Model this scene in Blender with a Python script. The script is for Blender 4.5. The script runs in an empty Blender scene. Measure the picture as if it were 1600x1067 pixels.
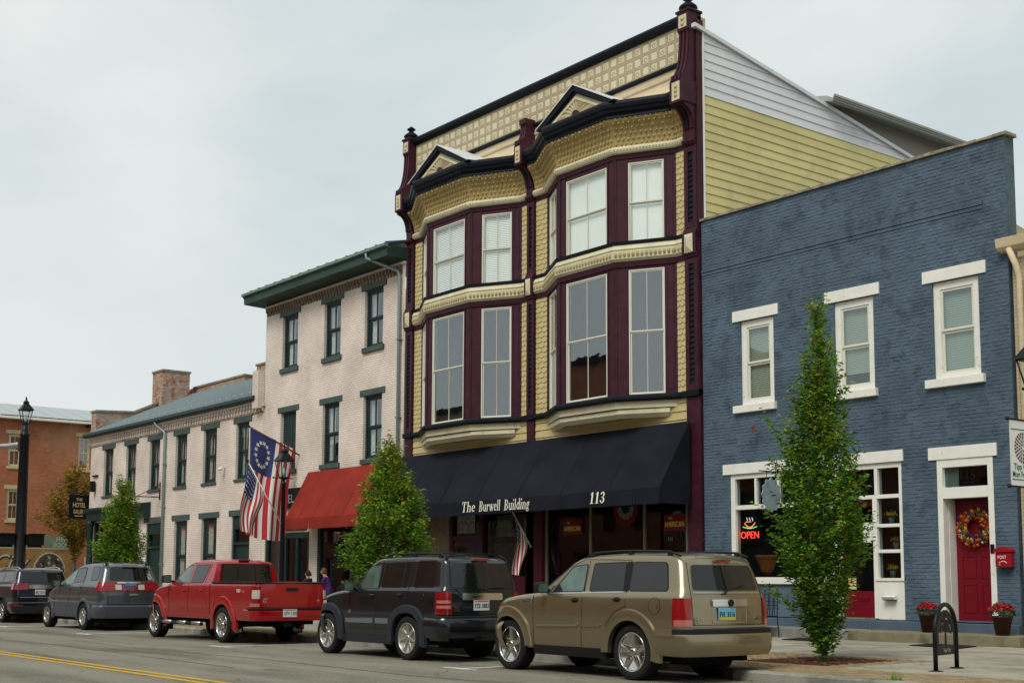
import bpy, bmesh, math, random
import numpy as np
from mathutils import Vector, Matrix
random.seed(7)
rnd = random.random
def U(a, b): return a + (b - a) * rnd()
S = bpy.context.scene
C = S.collection
R = math.radians

# ------------------------------------------------------------------ camera
cam = bpy.data.cameras.new('camera'); co = bpy.data.objects.new('camera', cam); C.objects.link(co)
YAW, PITCH, ROLL = R(51.777), R(6.188), R(0.232)
fw = Vector((-math.sin(YAW)*math.cos(PITCH), math.cos(YAW)*math.cos(PITCH), math.sin(PITCH)))
rt = Vector((math.cos(YAW), math.sin(YAW), 0)); up = rt.cross(fw)
r2 = rt*math.cos(ROLL) + up*math.sin(ROLL); u2 = -rt*math.sin(ROLL) + up*math.cos(ROLL)
co.matrix_world = Matrix(((r2.x, u2.x, -fw.x, 0), (r2.y, u2.y, -fw.y, 0), (r2.z, u2.z, -fw.z, 1.355), (0, 0, 0, 1)))
cam.sensor_width = 36; cam.lens = 2063.17*36/1600; cam.shift_y = (684.2-533.5)/1600
cam.clip_start = 0.1; cam.clip_end = 3000
S.camera = co

# ------------------------------------------------------------------ world, sun, exposure
w = bpy.data.worlds.new('World'); S.world = w; w.use_nodes = True
nt = w.node_tree; nt.nodes.clear()
def N(nt, t, **k):
    n = nt.nodes.new(t)
    for a, b in k.items(): setattr(n, a, b)
    return n
L = nt.links.new
sky = N(nt, 'ShaderNodeTexSky', sky_type='NISHITA', sun_disc=False, sun_elevation=R(52), sun_rotation=R(150))
bs = N(nt, 'ShaderNodeBackground'); bs.inputs[1].default_value = 0.08; L(sky.outputs[0], bs.inputs[0])
tc = N(nt, 'ShaderNodeTexCoord')
mp = N(nt, 'ShaderNodeMapping'); mp.inputs['Scale'].default_value = (1.0, 1.0, 1.7); L(tc.outputs['Generated'], mp.inputs[0])
ns = N(nt, 'ShaderNodeTexNoise'); ns.inputs['Scale'].default_value = 2.6; ns.inputs['Detail'].default_value = 6; ns.inputs['Roughness'].default_value = .5; ns.inputs['Distortion'].default_value = .3
L(mp.outputs[0], ns.inputs[0])
rp = N(nt, 'ShaderNodeValToRGB'); e = rp.color_ramp.elements
e[0].position = .36; e[0].color = (.63, .72, .735, 1); e[1].position = .64; e[1].color = (.86, .89, .87, 1)
L(ns.outputs[0], rp.inputs[0])
sp = N(nt, 'ShaderNodeSeparateXYZ'); L(tc.outputs['Generated'], sp.inputs[0])
hz = N(nt, 'ShaderNodeMapRange'); hz.inputs['From Min'].default_value = 0; hz.inputs['From Max'].default_value = .26; hz.inputs['To Min'].default_value = 1; hz.inputs['To Max'].default_value = 0
L(sp.outputs[2], hz.inputs[0])
mxh = N(nt, 'ShaderNodeMix', data_type='RGBA'); L(hz.outputs[0], mxh.inputs[0]); L(rp.outputs[0], mxh.inputs[6]); mxh.inputs[7].default_value = (.86, .88, .85, 1)
bc = N(nt, 'ShaderNodeBackground'); L(mxh.outputs[2], bc.inputs[0]); bc.inputs[1].default_value = 0.65
mx = N(nt, 'ShaderNodeMixShader'); mx.inputs[0].default_value = .93
L(bs.outputs[0], mx.inputs[1]); L(bc.outputs[0], mx.inputs[2])
wo = N(nt, 'ShaderNodeOutputWorld'); L(mx.outputs[0], wo.inputs[0])
sl = bpy.data.lights.new('sun', 'SUN'); sl.energy = 1.5; sl.angle = R(25); sl.color = (1, .96, .88)
so = bpy.data.objects.new('sun', sl); C.objects.link(so)
sd = Vector((.28, -.62, .80)).normalized()
so.rotation_euler = sd.to_track_quat('Z', 'Y').to_euler(); so.location = (0, 0, 40)
S.view_settings.view_transform = 'Standard'; S.view_settings.look = 'None'
S.view_settings.exposure = .6; S.view_settings.gamma = 1; S.view_settings.use_curve_mapping = False
S.render.engine = 'CYCLES'

# ------------------------------------------------------------------ materials
def mat(name, col, rough=.6, metal=0, var=0, vscale=6, bump=0, bscale=40, spec=.22, coat=0, emit=0, dirt=None, speck=None, stretch=None):
    m = bpy.data.materials.new(name); m.use_nodes = True; t = m.node_tree; b = t.nodes['Principled BSDF']
    b.inputs['Roughness'].default_value = rough; b.inputs['Metallic'].default_value = metal
    b.inputs['Specular IOR Level'].default_value = spec; b.inputs['Coat Weight'].default_value = coat; b.inputs['Coat Roughness'].default_value = .04
    b.inputs['Base Color'].default_value = (*col, 1)
    if emit: b.inputs['Emission Color'].default_value = (*col, 1); b.inputs['Emission Strength'].default_value = emit
    if var or bump or dirt or speck:
        tc = N(t, 'ShaderNodeNewGeometry'); src = tc.outputs['Position']
        if stretch:
            mp = N(t, 'ShaderNodeMapping'); mp.inputs['Scale'].default_value = stretch; t.links.new(src, mp.inputs[0]); src = mp.outputs[0]
    cur = None
    if var:
        n = N(t, 'ShaderNodeTexNoise'); n.inputs['Scale'].default_value = vscale; n.inputs['Detail'].default_value = 5; t.links.new(src, n.inputs[0])
        r = N(t, 'ShaderNodeMapRange'); r.inputs['From Min'].default_value = .3; r.inputs['From Max'].default_value = .7
        r.inputs['To Min'].default_value = 1-var; r.inputs['To Max'].default_value = 1+var; t.links.new(n.outputs[0], r.inputs[0])
        mm = N(t, 'ShaderNodeVectorMath', operation='SCALE'); mm.inputs[0].default_value = col; t.links.new(r.outputs[0], mm.inputs[3]); cur = mm.outputs[0]
    for item, det in ((dirt, 8), (speck, 2)):
        if item:
            dc, ds, lo, hi = item
            n = N(t, 'ShaderNodeTexNoise'); n.inputs['Scale'].default_value = ds; n.inputs['Detail'].default_value = det; t.links.new(src, n.inputs[0])
            r = N(t, 'ShaderNodeMapRange'); r.inputs['From Min'].default_value = lo; r.inputs['From Max'].default_value = hi; t.links.new(n.outputs[0], r.inputs[0])
            x = N(t, 'ShaderNodeMix', data_type='RGBA'); t.links.new(r.outputs[0], x.inputs[0])
            if cur: t.links.new(cur, x.inputs[6])
            else: x.inputs[6].default_value = (*col, 1)
            x.inputs[7].default_value = (*dc, 1); cur = x.outputs[2]
    if cur: t.links.new(cur, b.inputs['Base Color'])
    if bump:
        n = N(t, 'ShaderNodeTexNoise'); n.inputs['Scale'].default_value = bscale; n.inputs['Detail'].default_value = 6; t.links.new(src, n.inputs[0])
        bp = N(t, 'ShaderNodeBump'); bp.inputs['Strength'].default_value = bump; bp.inputs['Distance'].default_value = .02
        t.links.new(n.outputs[0], bp.inputs['Height']); t.links.new(bp.outputs[0], b.inputs['Normal'])
    return m

def brickmat(name, c1, c2, mortar, worn=None, lo=.56, hi=.6, bump=.5, bw=.215, bh=.075, mw=.009, wscale=.8, bias=0, wave=0):
    m = bpy.data.materials.new(name); m.use_nodes = True; t = m.node_tree; b = t.nodes['Principled BSDF']; k = t.links.new
    b.inputs['Roughness'].default_value = .8
    tc = N(t, 'ShaderNodeTexCoord'); s = N(t, 'ShaderNodeSeparateXYZ'); k(tc.outputs['Object'], s.inputs[0])
    a = N(t, 'ShaderNodeMath', operation='ADD'); k(s.outputs[0], a.inputs[0]); k(s.outputs[1], a.inputs[1])
    cb = N(t, 'ShaderNodeCombineXYZ'); k(a.outputs[0], cb.inputs[0]); k(s.outputs[2], cb.inputs[1])
    src = cb.outputs[0]
    # courses waver a little
    nw = N(t, 'ShaderNodeTexNoise'); nw.inputs['Scale'].default_value = 1.3; k(tc.outputs['Object'], nw.inputs[0])
    sc = N(t, 'ShaderNodeVectorMath', operation='SCALE'); k(nw.outputs['Color'], sc.inputs[0]); sc.inputs[3].default_value = .03
    ad = N(t, 'ShaderNodeVectorMath', operation='ADD'); k(src, ad.inputs[0]); k(sc.outputs[0], ad.inputs[1]); src = ad.outputs[0]
    br = N(t, 'ShaderNodeTexBrick'); k(src, br.inputs[0]); br.inputs['Scale'].default_value = 1
    br.inputs['Brick Width'].default_value = bw; br.inputs['Row Height'].default_value = bh; br.inputs['Mortar Size'].default_value = mw; br.inputs['Mortar Smooth'].default_value = .4
    br.inputs['Color1'].default_value = (*c1, 1); br.inputs['Color2'].default_value = (*c2, 1); br.inputs['Mortar'].default_value = (*mortar, 1); br.inputs['Bias'].default_value = bias
    n = N(t, 'ShaderNodeTexNoise'); n.inputs['Scale'].default_value = .7; n.inputs['Detail'].default_value = 8; k(tc.outputs['Object'], n.inputs[0])
    r = N(t, 'ShaderNodeMapRange'); r.inputs['From Min'].default_value = .3; r.inputs['From Max'].default_value = .7; r.inputs['To Min'].default_value = .82; r.inputs['To Max'].default_value = 1.15; k(n.outputs[0], r.inputs[0])
    mm = N(t, 'ShaderNodeVectorMath', operation='SCALE'); k(br.outputs[0], mm.inputs[0]); k(r.outputs[0], mm.inputs[3]); cur = mm.outputs[0]
    if worn:
        n2 = N(t, 'ShaderNodeTexNoise'); n2.inputs['Scale'].default_value = wscale; n2.inputs['Detail'].default_value = 9; n2.inputs['Roughness'].default_value = .65; k(tc.outputs['Object'], n2.inputs[0])
        r3 = N(t, 'ShaderNodeMapRange'); r3.inputs['From Min'].default_value = lo; r3.inputs['From Max'].default_value = hi; k(n2.outputs[0], r3.inputs[0])
        x = N(t, 'ShaderNodeMix', data_type='RGBA'); k(r3.outputs[0], x.inputs[0]); k(cur, x.inputs[6]); x.inputs[7].default_value = (*worn, 1); cur = x.outputs[2]
    k(cur, b.inputs['Base Color'])
    n3 = N(t, 'ShaderNodeTexNoise'); n3.inputs['Scale'].default_value = 25; n3.inputs['Detail'].default_value = 4; k(tc.outputs['Object'], n3.inputs[0])
    hh = N(t, 'ShaderNodeMath', operation='MULTIPLY_ADD'); k(br.outputs['Fac'], hh.inputs[0]); hh.inputs[1].default_value = -1; k(n3.outputs[0], hh.inputs[2])
    bp = N(t, 'ShaderNodeBump'); bp.inputs['Strength'].default_value = bump; bp.inputs['Distance'].default_value = .02
    k(hh.outputs[0], bp.inputs['Height']); k(bp.outputs[0], b.inputs['Normal'])
    return m

def glassmat(name, tint=(.96, .98, .97), refl=.08, wav=.0):
    m = bpy.data.materials.new(name); m.use_nodes = True; t = m.node_tree; k = t.links.new
    t.nodes.remove(t.nodes['Principled BSDF']); o = t.nodes['Material Output']
    tr = N(t, 'ShaderNodeBsdfTransparent'); tr.inputs[0].default_value = (*tint, 1)
    gl = N(t, 'ShaderNodeBsdfGlossy'); gl.inputs['Roughness'].default_value = .015; gl.inputs[0].default_value = (.92, .96, 1, 1)
    g = N(t, 'ShaderNodeNewGeometry'); d = N(t, 'ShaderNodeVectorMath', operation='DOT_PRODUCT'); k(g.outputs['Normal'], d.inputs[0]); k(g.outputs['Incoming'], d.inputs[1])
    ab = N(t, 'ShaderNodeMath', operation='ABSOLUTE'); k(d.outputs['Value'], ab.inputs[0])
    om = N(t, 'ShaderNodeMath', operation='SUBTRACT'); om.inputs[0].default_value = 1; k(ab.outputs[0], om.inputs[1])
    pw = N(t, 'ShaderNodeMath', operation='POWER'); k(om.outputs[0], pw.inputs[0]); pw.inputs[1].default_value = 5
    f = N(t, 'ShaderNodeMath', operation='MULTIPLY_ADD'); k(pw.outputs[0], f.inputs[0]); f.inputs[1].default_value = 1-refl; f.inputs[2].default_value = refl
    tc = N(t, 'ShaderNodeTexCoord'); n = N(t, 'ShaderNodeTexNoise'); n.inputs['Scale'].default_value = 1.6; k(tc.outputs['Object'], n.inputs[0])
    bp = N(t, 'ShaderNodeBump'); bp.inputs['Strength'].default_value = .04+wav; bp.inputs['Distance'].default_value = .03; k(n.outputs[0], bp.inputs['Height']); k(bp.outputs[0], gl.inputs['Normal'])
    mx = N(t, 'ShaderNodeMixShader'); k(f.outputs[0], mx.inputs[0]); k(tr.outputs[0], mx.inputs[1]); k(gl.outputs[0], mx.inputs[2]); k(mx.outputs[0], o.inputs[0])
    return m

M = {}
M['asphalt'] = mat('asphalt', (.205, .190, .145), .9, var=.22, vscale=1.3, bump=.9, bscale=70, dirt=((.105, .095, .066), .8, .50, .66), speck=((.30, .28, .22), 45, .56, .70), stretch=(.22, 1, 1))
def asphalt_detail(m):
    t = m.node_tree; b = t.nodes['Principled BSDF']; k = t.links.new; g = N(t, 'ShaderNodeNewGeometry'); src = b.inputs['Base Color'].links[0].from_socket
    def mixin(fac, col):
        nonlocal src
        x = N(t, 'ShaderNodeMix', data_type='RGBA'); k(fac, x.inputs[0]); k(src, x.inputs[6]); x.inputs[7].default_value = (*col, 1); src = x.outputs[2]
    # thin cracks
    nz = N(t, 'ShaderNodeTexNoise'); nz.inputs['Scale'].default_value = .9; nz.inputs['Detail'].default_value = 6; k(g.outputs['Position'], nz.inputs[0])
    ad = N(t, 'ShaderNodeVectorMath', operation='ADD'); k(g.outputs['Position'], ad.inputs[0]); k(nz.outputs['Color'], ad.inputs[1])
    v = N(t, 'ShaderNodeTexVoronoi', feature='DISTANCE_TO_EDGE'); v.inputs['Scale'].default_value = .33; k(ad.outputs[0], v.inputs['Vector'])
    r = N(t, 'ShaderNodeMapRange'); r.inputs['From Min'].default_value = .0015; r.inputs['From Max'].default_value = .006; r.inputs['To Min'].default_value = .55; r.inputs['To Max'].default_value = 0; k(v.outputs['Distance'], r.inputs[0]); mixin(r.outputs[0], (.05, .045, .035))
    # oil spots
    v2 = N(t, 'ShaderNodeTexVoronoi'); v2.inputs['Scale'].default_value = .8; k(ad.outputs[0], v2.inputs['Vector'])
    r2_ = N(t, 'ShaderNodeMapRange'); r2_.inputs['From Min'].default_value = .05; r2_.inputs['From Max'].default_value = .16; r2_.inputs['To Min'].default_value = .65; r2_.inputs['To Max'].default_value = 0; k(v2.outputs['Distance'], r2_.inputs[0]); mixin(r2_.outputs[0], (.07, .062, .045))
    # polished wheel tracks along the lane
    sp_ = N(t, 'ShaderNodeSeparateXYZ'); k(g.outputs['Position'], sp_.inputs[0]); sn = N(t, 'ShaderNodeMath', operation='SINE'); ml = N(t, 'ShaderNodeMath', operation='MULTIPLY_ADD'); k(sp_.outputs[1], ml.inputs[0]); ml.inputs[1].default_value = 3.6; ml.inputs[2].default_value = .8; k(ml.outputs[0], sn.inputs[0])
    r3_ = N(t, 'ShaderNodeMapRange'); r3_.inputs['From Min'].default_value = -.2; r3_.inputs['From Max'].default_value = 1; r3_.inputs['To Min'].default_value = 0; r3_.inputs['To Max'].default_value = .35; k(sn.outputs[0], r3_.inputs[0]); mixin(r3_.outputs[0], (.25, .235, .19))
    k(src, b.inputs['Base Color'])
asphalt_detail(M['asphalt'])
M['concrete'] = mat('concrete', (.30, .28, .22), .9, var=.14, vscale=1.6, bump=.25, bscale=60, dirt=((.19, .175, .13), .9, .52, .72))
M['curb'] = mat('curb', (.27, .26, .22), .9, var=.2, vscale=3, bump=.3, bscale=40, dirt=((.12, .12, .10), 2, .5, .66))
M['step'] = mat('step_stone', (.22, .19, .12), .95, var=.25, vscale=3, bump=.5, bscale=40, dirt=((.10, .095, .06), 3, .5, .66))
M['step2'] = mat('step_stone_grey', (.21, .21, .18), .95, var=.2, vscale=4, bump=.4, bscale=40)
M['paver'] = [mat('paver_%d' % i, c, .9, var=.2, vscale=8, bump=.3, bscale=50) for i, c in enumerate([(.27, .20, .11), (.23, .17, .10), (.30, .23, .13)])]
M['joint'] = mat('paver_joint', (.13, .11, .075), .95)
M['yellow'] = mat('yellow_paint', (.55, .33, .025), .8, var=.15, vscale=9, dirt=((.25, .19, .08), 5, .6, .75))
M['whiteline'] = mat('white_road_paint', (.66, .65, .58), .8, var=.1, dirt=((.2, .2, .17), 4, .52, .7))
M['bluepaint'] = mat('blue_brick_paint', (.080, .119, .158), .75, var=.2, vscale=1.1, bump=.9, bscale=14, dirt=((.048, .075, .105), 3.2, .52, .72), speck=((.19, .035, .02), 1.7, .728, .735))
M['bluebase'] = mat('blue_base_paint', (.074, .110, .146), .65, var=.15, vscale=2, bump=.3, bscale=20)
M['whitetrim'] = mat('white_trim_paint', (.74, .73, .66), .55, var=.05, vscale=4, dirt=((.45, .42, .33), 9, .64, .8), bump=.08, bscale=12)
M['cream'] = mat('cream_paint', (.58, .54, .37), .55, var=.10, vscale=3, dirt=((.36, .31, .2), 6, .58, .8))
M['gold'] = mat('straw_yellow_paint', (.50, .41, .20), .5, var=.08, vscale=5)
M['goldd'] = mat('ochre_ornament_paint', (.37, .28, .115), .6, var=.15, vscale=12, bump=.3, bscale=30)
M['tan'] = mat('tan_paint', (.45, .37, .22), .5, var=.1, vscale=3)
M['palet'] = mat('pale_tan_paint', (.60, .50, .33), .5, var=.1, vscale=3, stretch=(1, 1, 5))
M['burg'] = mat('burgundy_paint', (.040, .007, .016), .5, var=.3, vscale=3, dirt=((.055, .022, .026), 7, .58, .8))
M['burgr'] = mat('dark_red_paint', (.045, .004, .012), .45, var=.15, vscale=4)
M['black'] = mat('black_paint', (.006, .008, .013), .5, var=.2, spec=.12)
M['blackmetal'] = mat('black_metal', (.007, .007, .009), .4)
M['sashw'] = mat('sash_cream_paint', (.62, .62, .52), .5)
M['blind'] = mat('pale_blind', (.90, .91, .87), .6)
M['blind2'] = mat('green_grey_blind', (.26, .34, .28), .6)
M['curtain'] = mat('lace_curtain', (.42, .43, .42), .9, var=.2, vscale=9)
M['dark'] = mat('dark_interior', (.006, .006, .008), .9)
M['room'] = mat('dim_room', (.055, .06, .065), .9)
M['glass'] = glassmat('window_glass', refl=.09)
M['glassd'] = glassmat('shop_glass', tint=(.7, .74, .75), refl=.035)
M['glassr'] = glassmat('old_wavy_glass', tint=(.8, .84, .84), refl=.15, wav=.03)
M['green'] = mat('dark_green_paint', (.013, .033, .031), .5, var=.2, vscale=5)
M['greenl'] = mat('green_stone_paint', (.058, .088, .080), .65, var=.2, vscale=5)
M['greeneave'] = mat('green_eave_paint', (.028, .060, .046), .55, var=.2, vscale=2)
M['whitebrick'] = brickmat('white_painted_brick', (.76, .66, .58), (.69, .59, .51), (.48, .41, .36), worn=(.30, .12, .07), lo=.70, hi=.74, wscale=1.6, bump=.45, mw=.012)
M['redbrick'] = brickmat('red_brick', (.40, .125, .045), (.29, .075, .028), (.32, .17, .10), worn=(.40, .25, .14), lo=.56, hi=.75, bump=.3, wscale=.25)
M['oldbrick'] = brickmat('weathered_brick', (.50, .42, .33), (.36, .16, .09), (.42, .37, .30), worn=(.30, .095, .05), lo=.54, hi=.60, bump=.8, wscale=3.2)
M['creambrick'] = brickmat('cream_brick', (.52, .42, .27), (.46, .36, .23), (.36, .29, .19), bump=.5)
M['sidingw'] = mat('white_siding', (.64, .66, .68), .5, var=.05, vscale=1, dirt=((.5, .52, .53), 2, .55, .8))
M['sidingy'] = mat('yellow_siding', (.56, .50, .22), .5, var=.10, vscale=.8, dirt=((.45, .39, .19), 2.5, .56, .8))
M['roofblue'] = mat('blue_grey_metal_roof', (.075, .135, .175), .38, metal=.3, var=.25, vscale=1.5)
M['roofpale'] = mat('pale_sheet_roof', (.62, .64, .64), .5, var=.1, vscale=3)
M['soffit'] = mat('grey_soffit', (.33, .34, .31), .6, var=.1)
M['seam'] = mat('pale_roof_seam', (.42, .48, .49), .4, metal=.3)
M['gutter'] = mat('grey_green_gutter', (.22, .29, .28), .4, metal=.3)
M['coping'] = mat('weathered_coping', (.24, .20, .15), .9, var=.4, vscale=7, bump=.6, bscale=30)
M['navy'] = mat('black_canvas', (.0075, .009, .016), .95, var=.35, vscale=1.2, bump=1, bscale=1.6)
M['redcanvas'] = mat('red_canvas', (.23, .021, .012), .85, var=.2, vscale=1.5, bump=1, bscale=2.2)
M['doorred'] = mat('dark_red_door', (.155, .004, .012), .4, var=.05)
M['lettering'] = mat('cream_lettering', (.80, .78, .66), .6)
M['goldletter'] = mat('gold_lettering', (.55, .38, .07), .5)
M['bark'] = mat('bark', (.13, .12, .095), .9, var=.3, vscale=20, bump=.5, bscale=40)
M['rust'] = mat('rusty_grate', (.085, .028, .018), .9, var=.2, vscale=10)
M['mat'] = mat('rubber_mat', (.010, .009, .008), .9)
M['terracotta'] = mat('terracotta', (.36, .10, .03), .7, var=.2)
M['potbrown'] = mat('brown_plastic_pot', (.055, .022, .014), .55)
M['aluminium'] = mat('aluminium', (.45, .46, .45), .35, metal=.8)

# ------------------------------------------------------------------ mesh helpers
class MB:
    """collects shapes; local frame: x along the wall, y inward, z up"""
    def __init__(s, T=None): s.v = []; s.f = []; s.mi = []; s.sm = []; s.T = T; s.cur = 0; s.smooth = False
    def add(s, vs, fs):
        b = len(s.v)
        if s.T:
            ax, ay, ex, ey = s.T; vs = [(ax+ex*x-ey*y, ay+ey*x+ex*y, z) for x, y, z in vs]
        s.v += [tuple(p) for p in vs]; s.f += [tuple(i+b for i in f) for f in fs]; s.mi += [s.cur]*len(fs); s.sm += [s.smooth]*len(fs); return s
    def box(s, x0, x1, y0, y1, z0, z1):
        if x0 > x1: x0, x1 = x1, x0
        if y0 > y1: y0, y1 = y1, y0
        if z0 > z1: z0, z1 = z1, z0
        return s.add([(x0, y0, z0), (x1, y0, z0), (x1, y1, z0), (x0, y1, z0), (x0, y0, z1), (x1, y0, z1), (x1, y1, z1), (x0, y1, z1)],
              [(0, 3, 2, 1), (4, 5, 6, 7), (0, 1, 5, 4), (1, 2, 6, 5), (2, 3, 7, 6), (3, 0, 4, 7)])
    def quad(s, *p): return s.add(p, [tuple(range(len(p)))])
    def prism(s, poly, a, b, ax='x'):
        """poly in the plane normal to ax (yz / xz / xy), from a to b"""
        n = len(poly); f = {'x': lambda p, t: (t, p[0], p[1]), 'y': lambda p, t: (p[0], t, p[1]), 'z': lambda p, t: (p[0], p[1], t)}[ax]
        vs = [f(p, a) for p in poly] + [f(p, b) for p in poly]
        return s.add(vs, [tuple(range(n))[::-1], tuple(range(n, 2*n))] + [(i, (i+1) % n, (i+1) % n+n, i+n) for i in range(n)])
    def tube(s, pts, r, n=8, cap=True):
        pts = [Vector(p) for p in pts]; rs = r if isinstance(r, (list, tuple)) else [r]*len(pts); vs = []; fs = []
        ref = None
        for i, p in enumerate(pts):
            d = ((pts[min(i+1, len(pts)-1)]-pts[max(i-1, 0)])); d.normalize()
            if ref is None: ref = Vector((0, 0, 1)) if abs(d.z) < .9 else Vector((1, 0, 0))
            a = d.cross(ref); a.normalize(); b = d.cross(a); b.normalize(); ref = -b if False else ref
            for j in range(n):
                t = 2*math.pi*j/n; q = p + (a*math.cos(t)+b*math.sin(t))*rs[i]; vs.append(tuple(q))
        for i in range(len(pts)-1):
            for j in range(n): fs.append((i*n+j, i*n+(j+1) % n, (i+1)*n+(j+1) % n, (i+1)*n+j))
        if cap: fs.append(tuple(range(n))[::-1]); fs.append(tuple((len(pts)-1)*n+j for j in range(n)))
        o = s.smooth; s.smooth = True; s.add(vs, fs); s.smooth = o; return s
    def lathe(s, prof, cx, cy, n=16, cz=0, axis='z'):
        vs = []; fs = []
        for r, z in prof:
            for j in range(n):
                t = 2*math.pi*j/n
                if axis == 'z': vs.append((cx+r*math.cos(t), cy+r*math.sin(t), cz+z))
                else: vs.append((cx+r*math.cos(t), cy+z, cz+r*math.sin(t)))
        for i in range(len(prof)-1):
            for j in range(n): fs.append((i*n+j, i*n+(j+1) % n, (i+1)*n+(j+1) % n, (i+1)*n+j))
        fs.append(tuple(range(n))[::-1]); fs.append(tuple((len(prof)-1)*n+j for j in range(n)))
        o = s.smooth; s.smooth = True; s.add(vs, fs); s.smooth = o; return s
    def sweep(s, path, prof, closed=True):
        """path = xy polyline running in +x, prof = (out, z) polygon; out is towards the street"""
        P = [Vector(p) for p in path]; n = len(P); nm = []
        for i in range(n):
            if i == 0: d = (P[1]-P[0]).normalized(); m = Vector((d.y, -d.x))
            elif i == n-1: d = (P[-1]-P[-2]).normalized(); m = Vector((d.y, -d.x))
            else:
                d1 = (P[i]-P[i-1]).normalized(); d2 = (P[i+1]-P[i]).normalized(); n1 = Vector((d1.y, -d1.x)); n2 = Vector((d2.y, -d2.x))
                m = (n1+n2); m = m/ (m.dot(n1) if abs(m.dot(n1)) > .2 else .2)
            nm.append(m)
        k = len(prof); vs = [(P[i].x+nm[i].x*o, P[i].y+nm[i].y*o, z) for i in range(n) for o, z in prof]; fs = []
        for i in range(n-1):
            for j in range(k if closed else k-1): fs.append((i*k+j, (i+1)*k+j, (i+1)*k+(j+1) % k, i*k+(j+1) % k))
        if closed: fs.append(tuple(range(k))); fs.append(tuple((n-1)*k+j for j in range(k))[::-1])
        return s.add(vs, fs)
    def build(s, name, mats, parent=None, kind=None, bevel=0, label=None, cat=None, group=None):
        me = bpy.data.meshes.new(name); me.from_pydata(s.v, [], s.f)
        for m in (mats if isinstance(mats, (list, tuple)) else [mats]): me.materials.append(m)
        me.polygons.foreach_set('material_index', s.mi); me.polygons.foreach_set('use_smooth', s.sm)
        bm = bmesh.new(); bm.from_mesh(me); bmesh.ops.recalc_face_normals(bm, faces=bm.faces); bm.to_mesh(me); bm.free()
        me.update()
        return link(name, me, parent, kind, bevel, label, cat, group)
def wloc(o):
    v = Vector((0, 0, 0))
    while o: v = v + o.location; o = o.parent
    return v
def link(name, me, parent=None, kind=None, bevel=0, label=None, cat=None, group=None, pos=None):
    o = bpy.data.objects.new(name, me); C.objects.link(o)
    if parent:
        o.parent = parent; o.location = (Vector(pos) if pos is not None else Vector((0, 0, 0))) - wloc(parent)
    elif pos is not None: o.location = pos
    if kind: o['kind'] = kind
    if label: o['label'] = label
    if cat: o['category'] = cat
    if group: o['group'] = group
    if bevel:
        md = o.modifiers.new('bevel', 'BEVEL'); md.width = bevel; md.segments = 2; md.limit_method = 'ANGLE'; md.angle_limit = R(35)
    return o
def thing(name, label, cat, loc, group=None, rz=0):
    o = bpy.data.objects.new(name, None); C.objects.link(o); o.location = loc; o.rotation_euler = (0, 0, rz); o['label'] = label; o['category'] = cat
    if group: o['group'] = group
    o.empty_display_size = .3
    return o
def text(txt, size, m, parent, name='lettering', at=(0, 0, 0), ex=(1, 0), shear=0, sx=1.0, depth=.004, align='LEFT', weight=0, tilt=None, rot=None, spacing=1):
    cu = bpy.data.curves.new('t', 'FONT'); cu.body = txt; cu.size = size; cu.extrude = depth; cu.align_x = align; cu.shear = shear; cu.offset = weight; cu.resolution_u = 3; cu.space_character = spacing
    ob = bpy.data.objects.new('t', cu); C.objects.link(ob); dg = bpy.context.evaluated_depsgraph_get()
    me = bpy.data.meshes.new_from_object(ob.evaluated_get(dg)); bpy.data.objects.remove(ob); bpy.data.curves.remove(cu)
    me.name = name; X = Vector((ex[0], ex[1], 0)); Y = Vector(tilt) if tilt else Vector((0, 0, 1)); Z = X.cross(Y)
    if rot: X, Y, Z = rot
    for v in me.vertices: v.co = Vector(at) + X*v.co.x*sx + Y*v.co.y + Z*v.co.z
    me.materials.clear(); me.materials.append(m)
    return link(name, me, parent)
def hole_wall(mb, x0, x1, z0, z1, holes, depth=.3, back=None):
    """front face (local y=0) of a wall with real openings and their reveals"""
    xs = sorted({x0, x1} | {h[0] for h in holes} | {h[1] for h in holes}); zs = sorted({z0, z1} | {h[2] for h in holes} | {h[3] for h in holes})
    xs = [x for x in xs if x0 <= x <= x1]; zs = [z for z in zs if z0 <= z <= z1]
    for i in range(len(xs)-1):
        for j in range(len(zs)-1):
            cx, cz = (xs[i]+xs[i+1])/2, (zs[j]+zs[j+1])/2
            if any(h[0] < cx < h[1] and h[2] < cz < h[3] for h in holes): continue
            mb.quad((xs[i], 0, zs[j]), (xs[i+1], 0, zs[j]), (xs[i+1], 0, zs[j+1]), (xs[i], 0, zs[j+1]))
    for a, b, c, d in holes:
        mb.quad((a, 0, c), (a, 0, d), (a, depth, d), (a, depth, c)); mb.quad((b, 0, c), (b, depth, c), (b, depth, d), (b, 0, d))
        mb.quad((a, 0, d), (b, 0, d), (b, depth, d), (a, depth, d)); mb.quad((a, 0, c), (a, depth, c), (b, depth, c), (b, 0, c))
def blind_slats(m, a, b, c, e, d, pitch, tilt):
    z = e
    while z > c:
        m.add([(a, d+.12+tilt/2, z), (b, d+.12+tilt/2, z), (b, d+.12-tilt/2, z-pitch*.94), (a, d+.12-tilt/2, z-pitch*.94)], [(0, 1, 2, 3)]); z -= pitch
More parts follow.
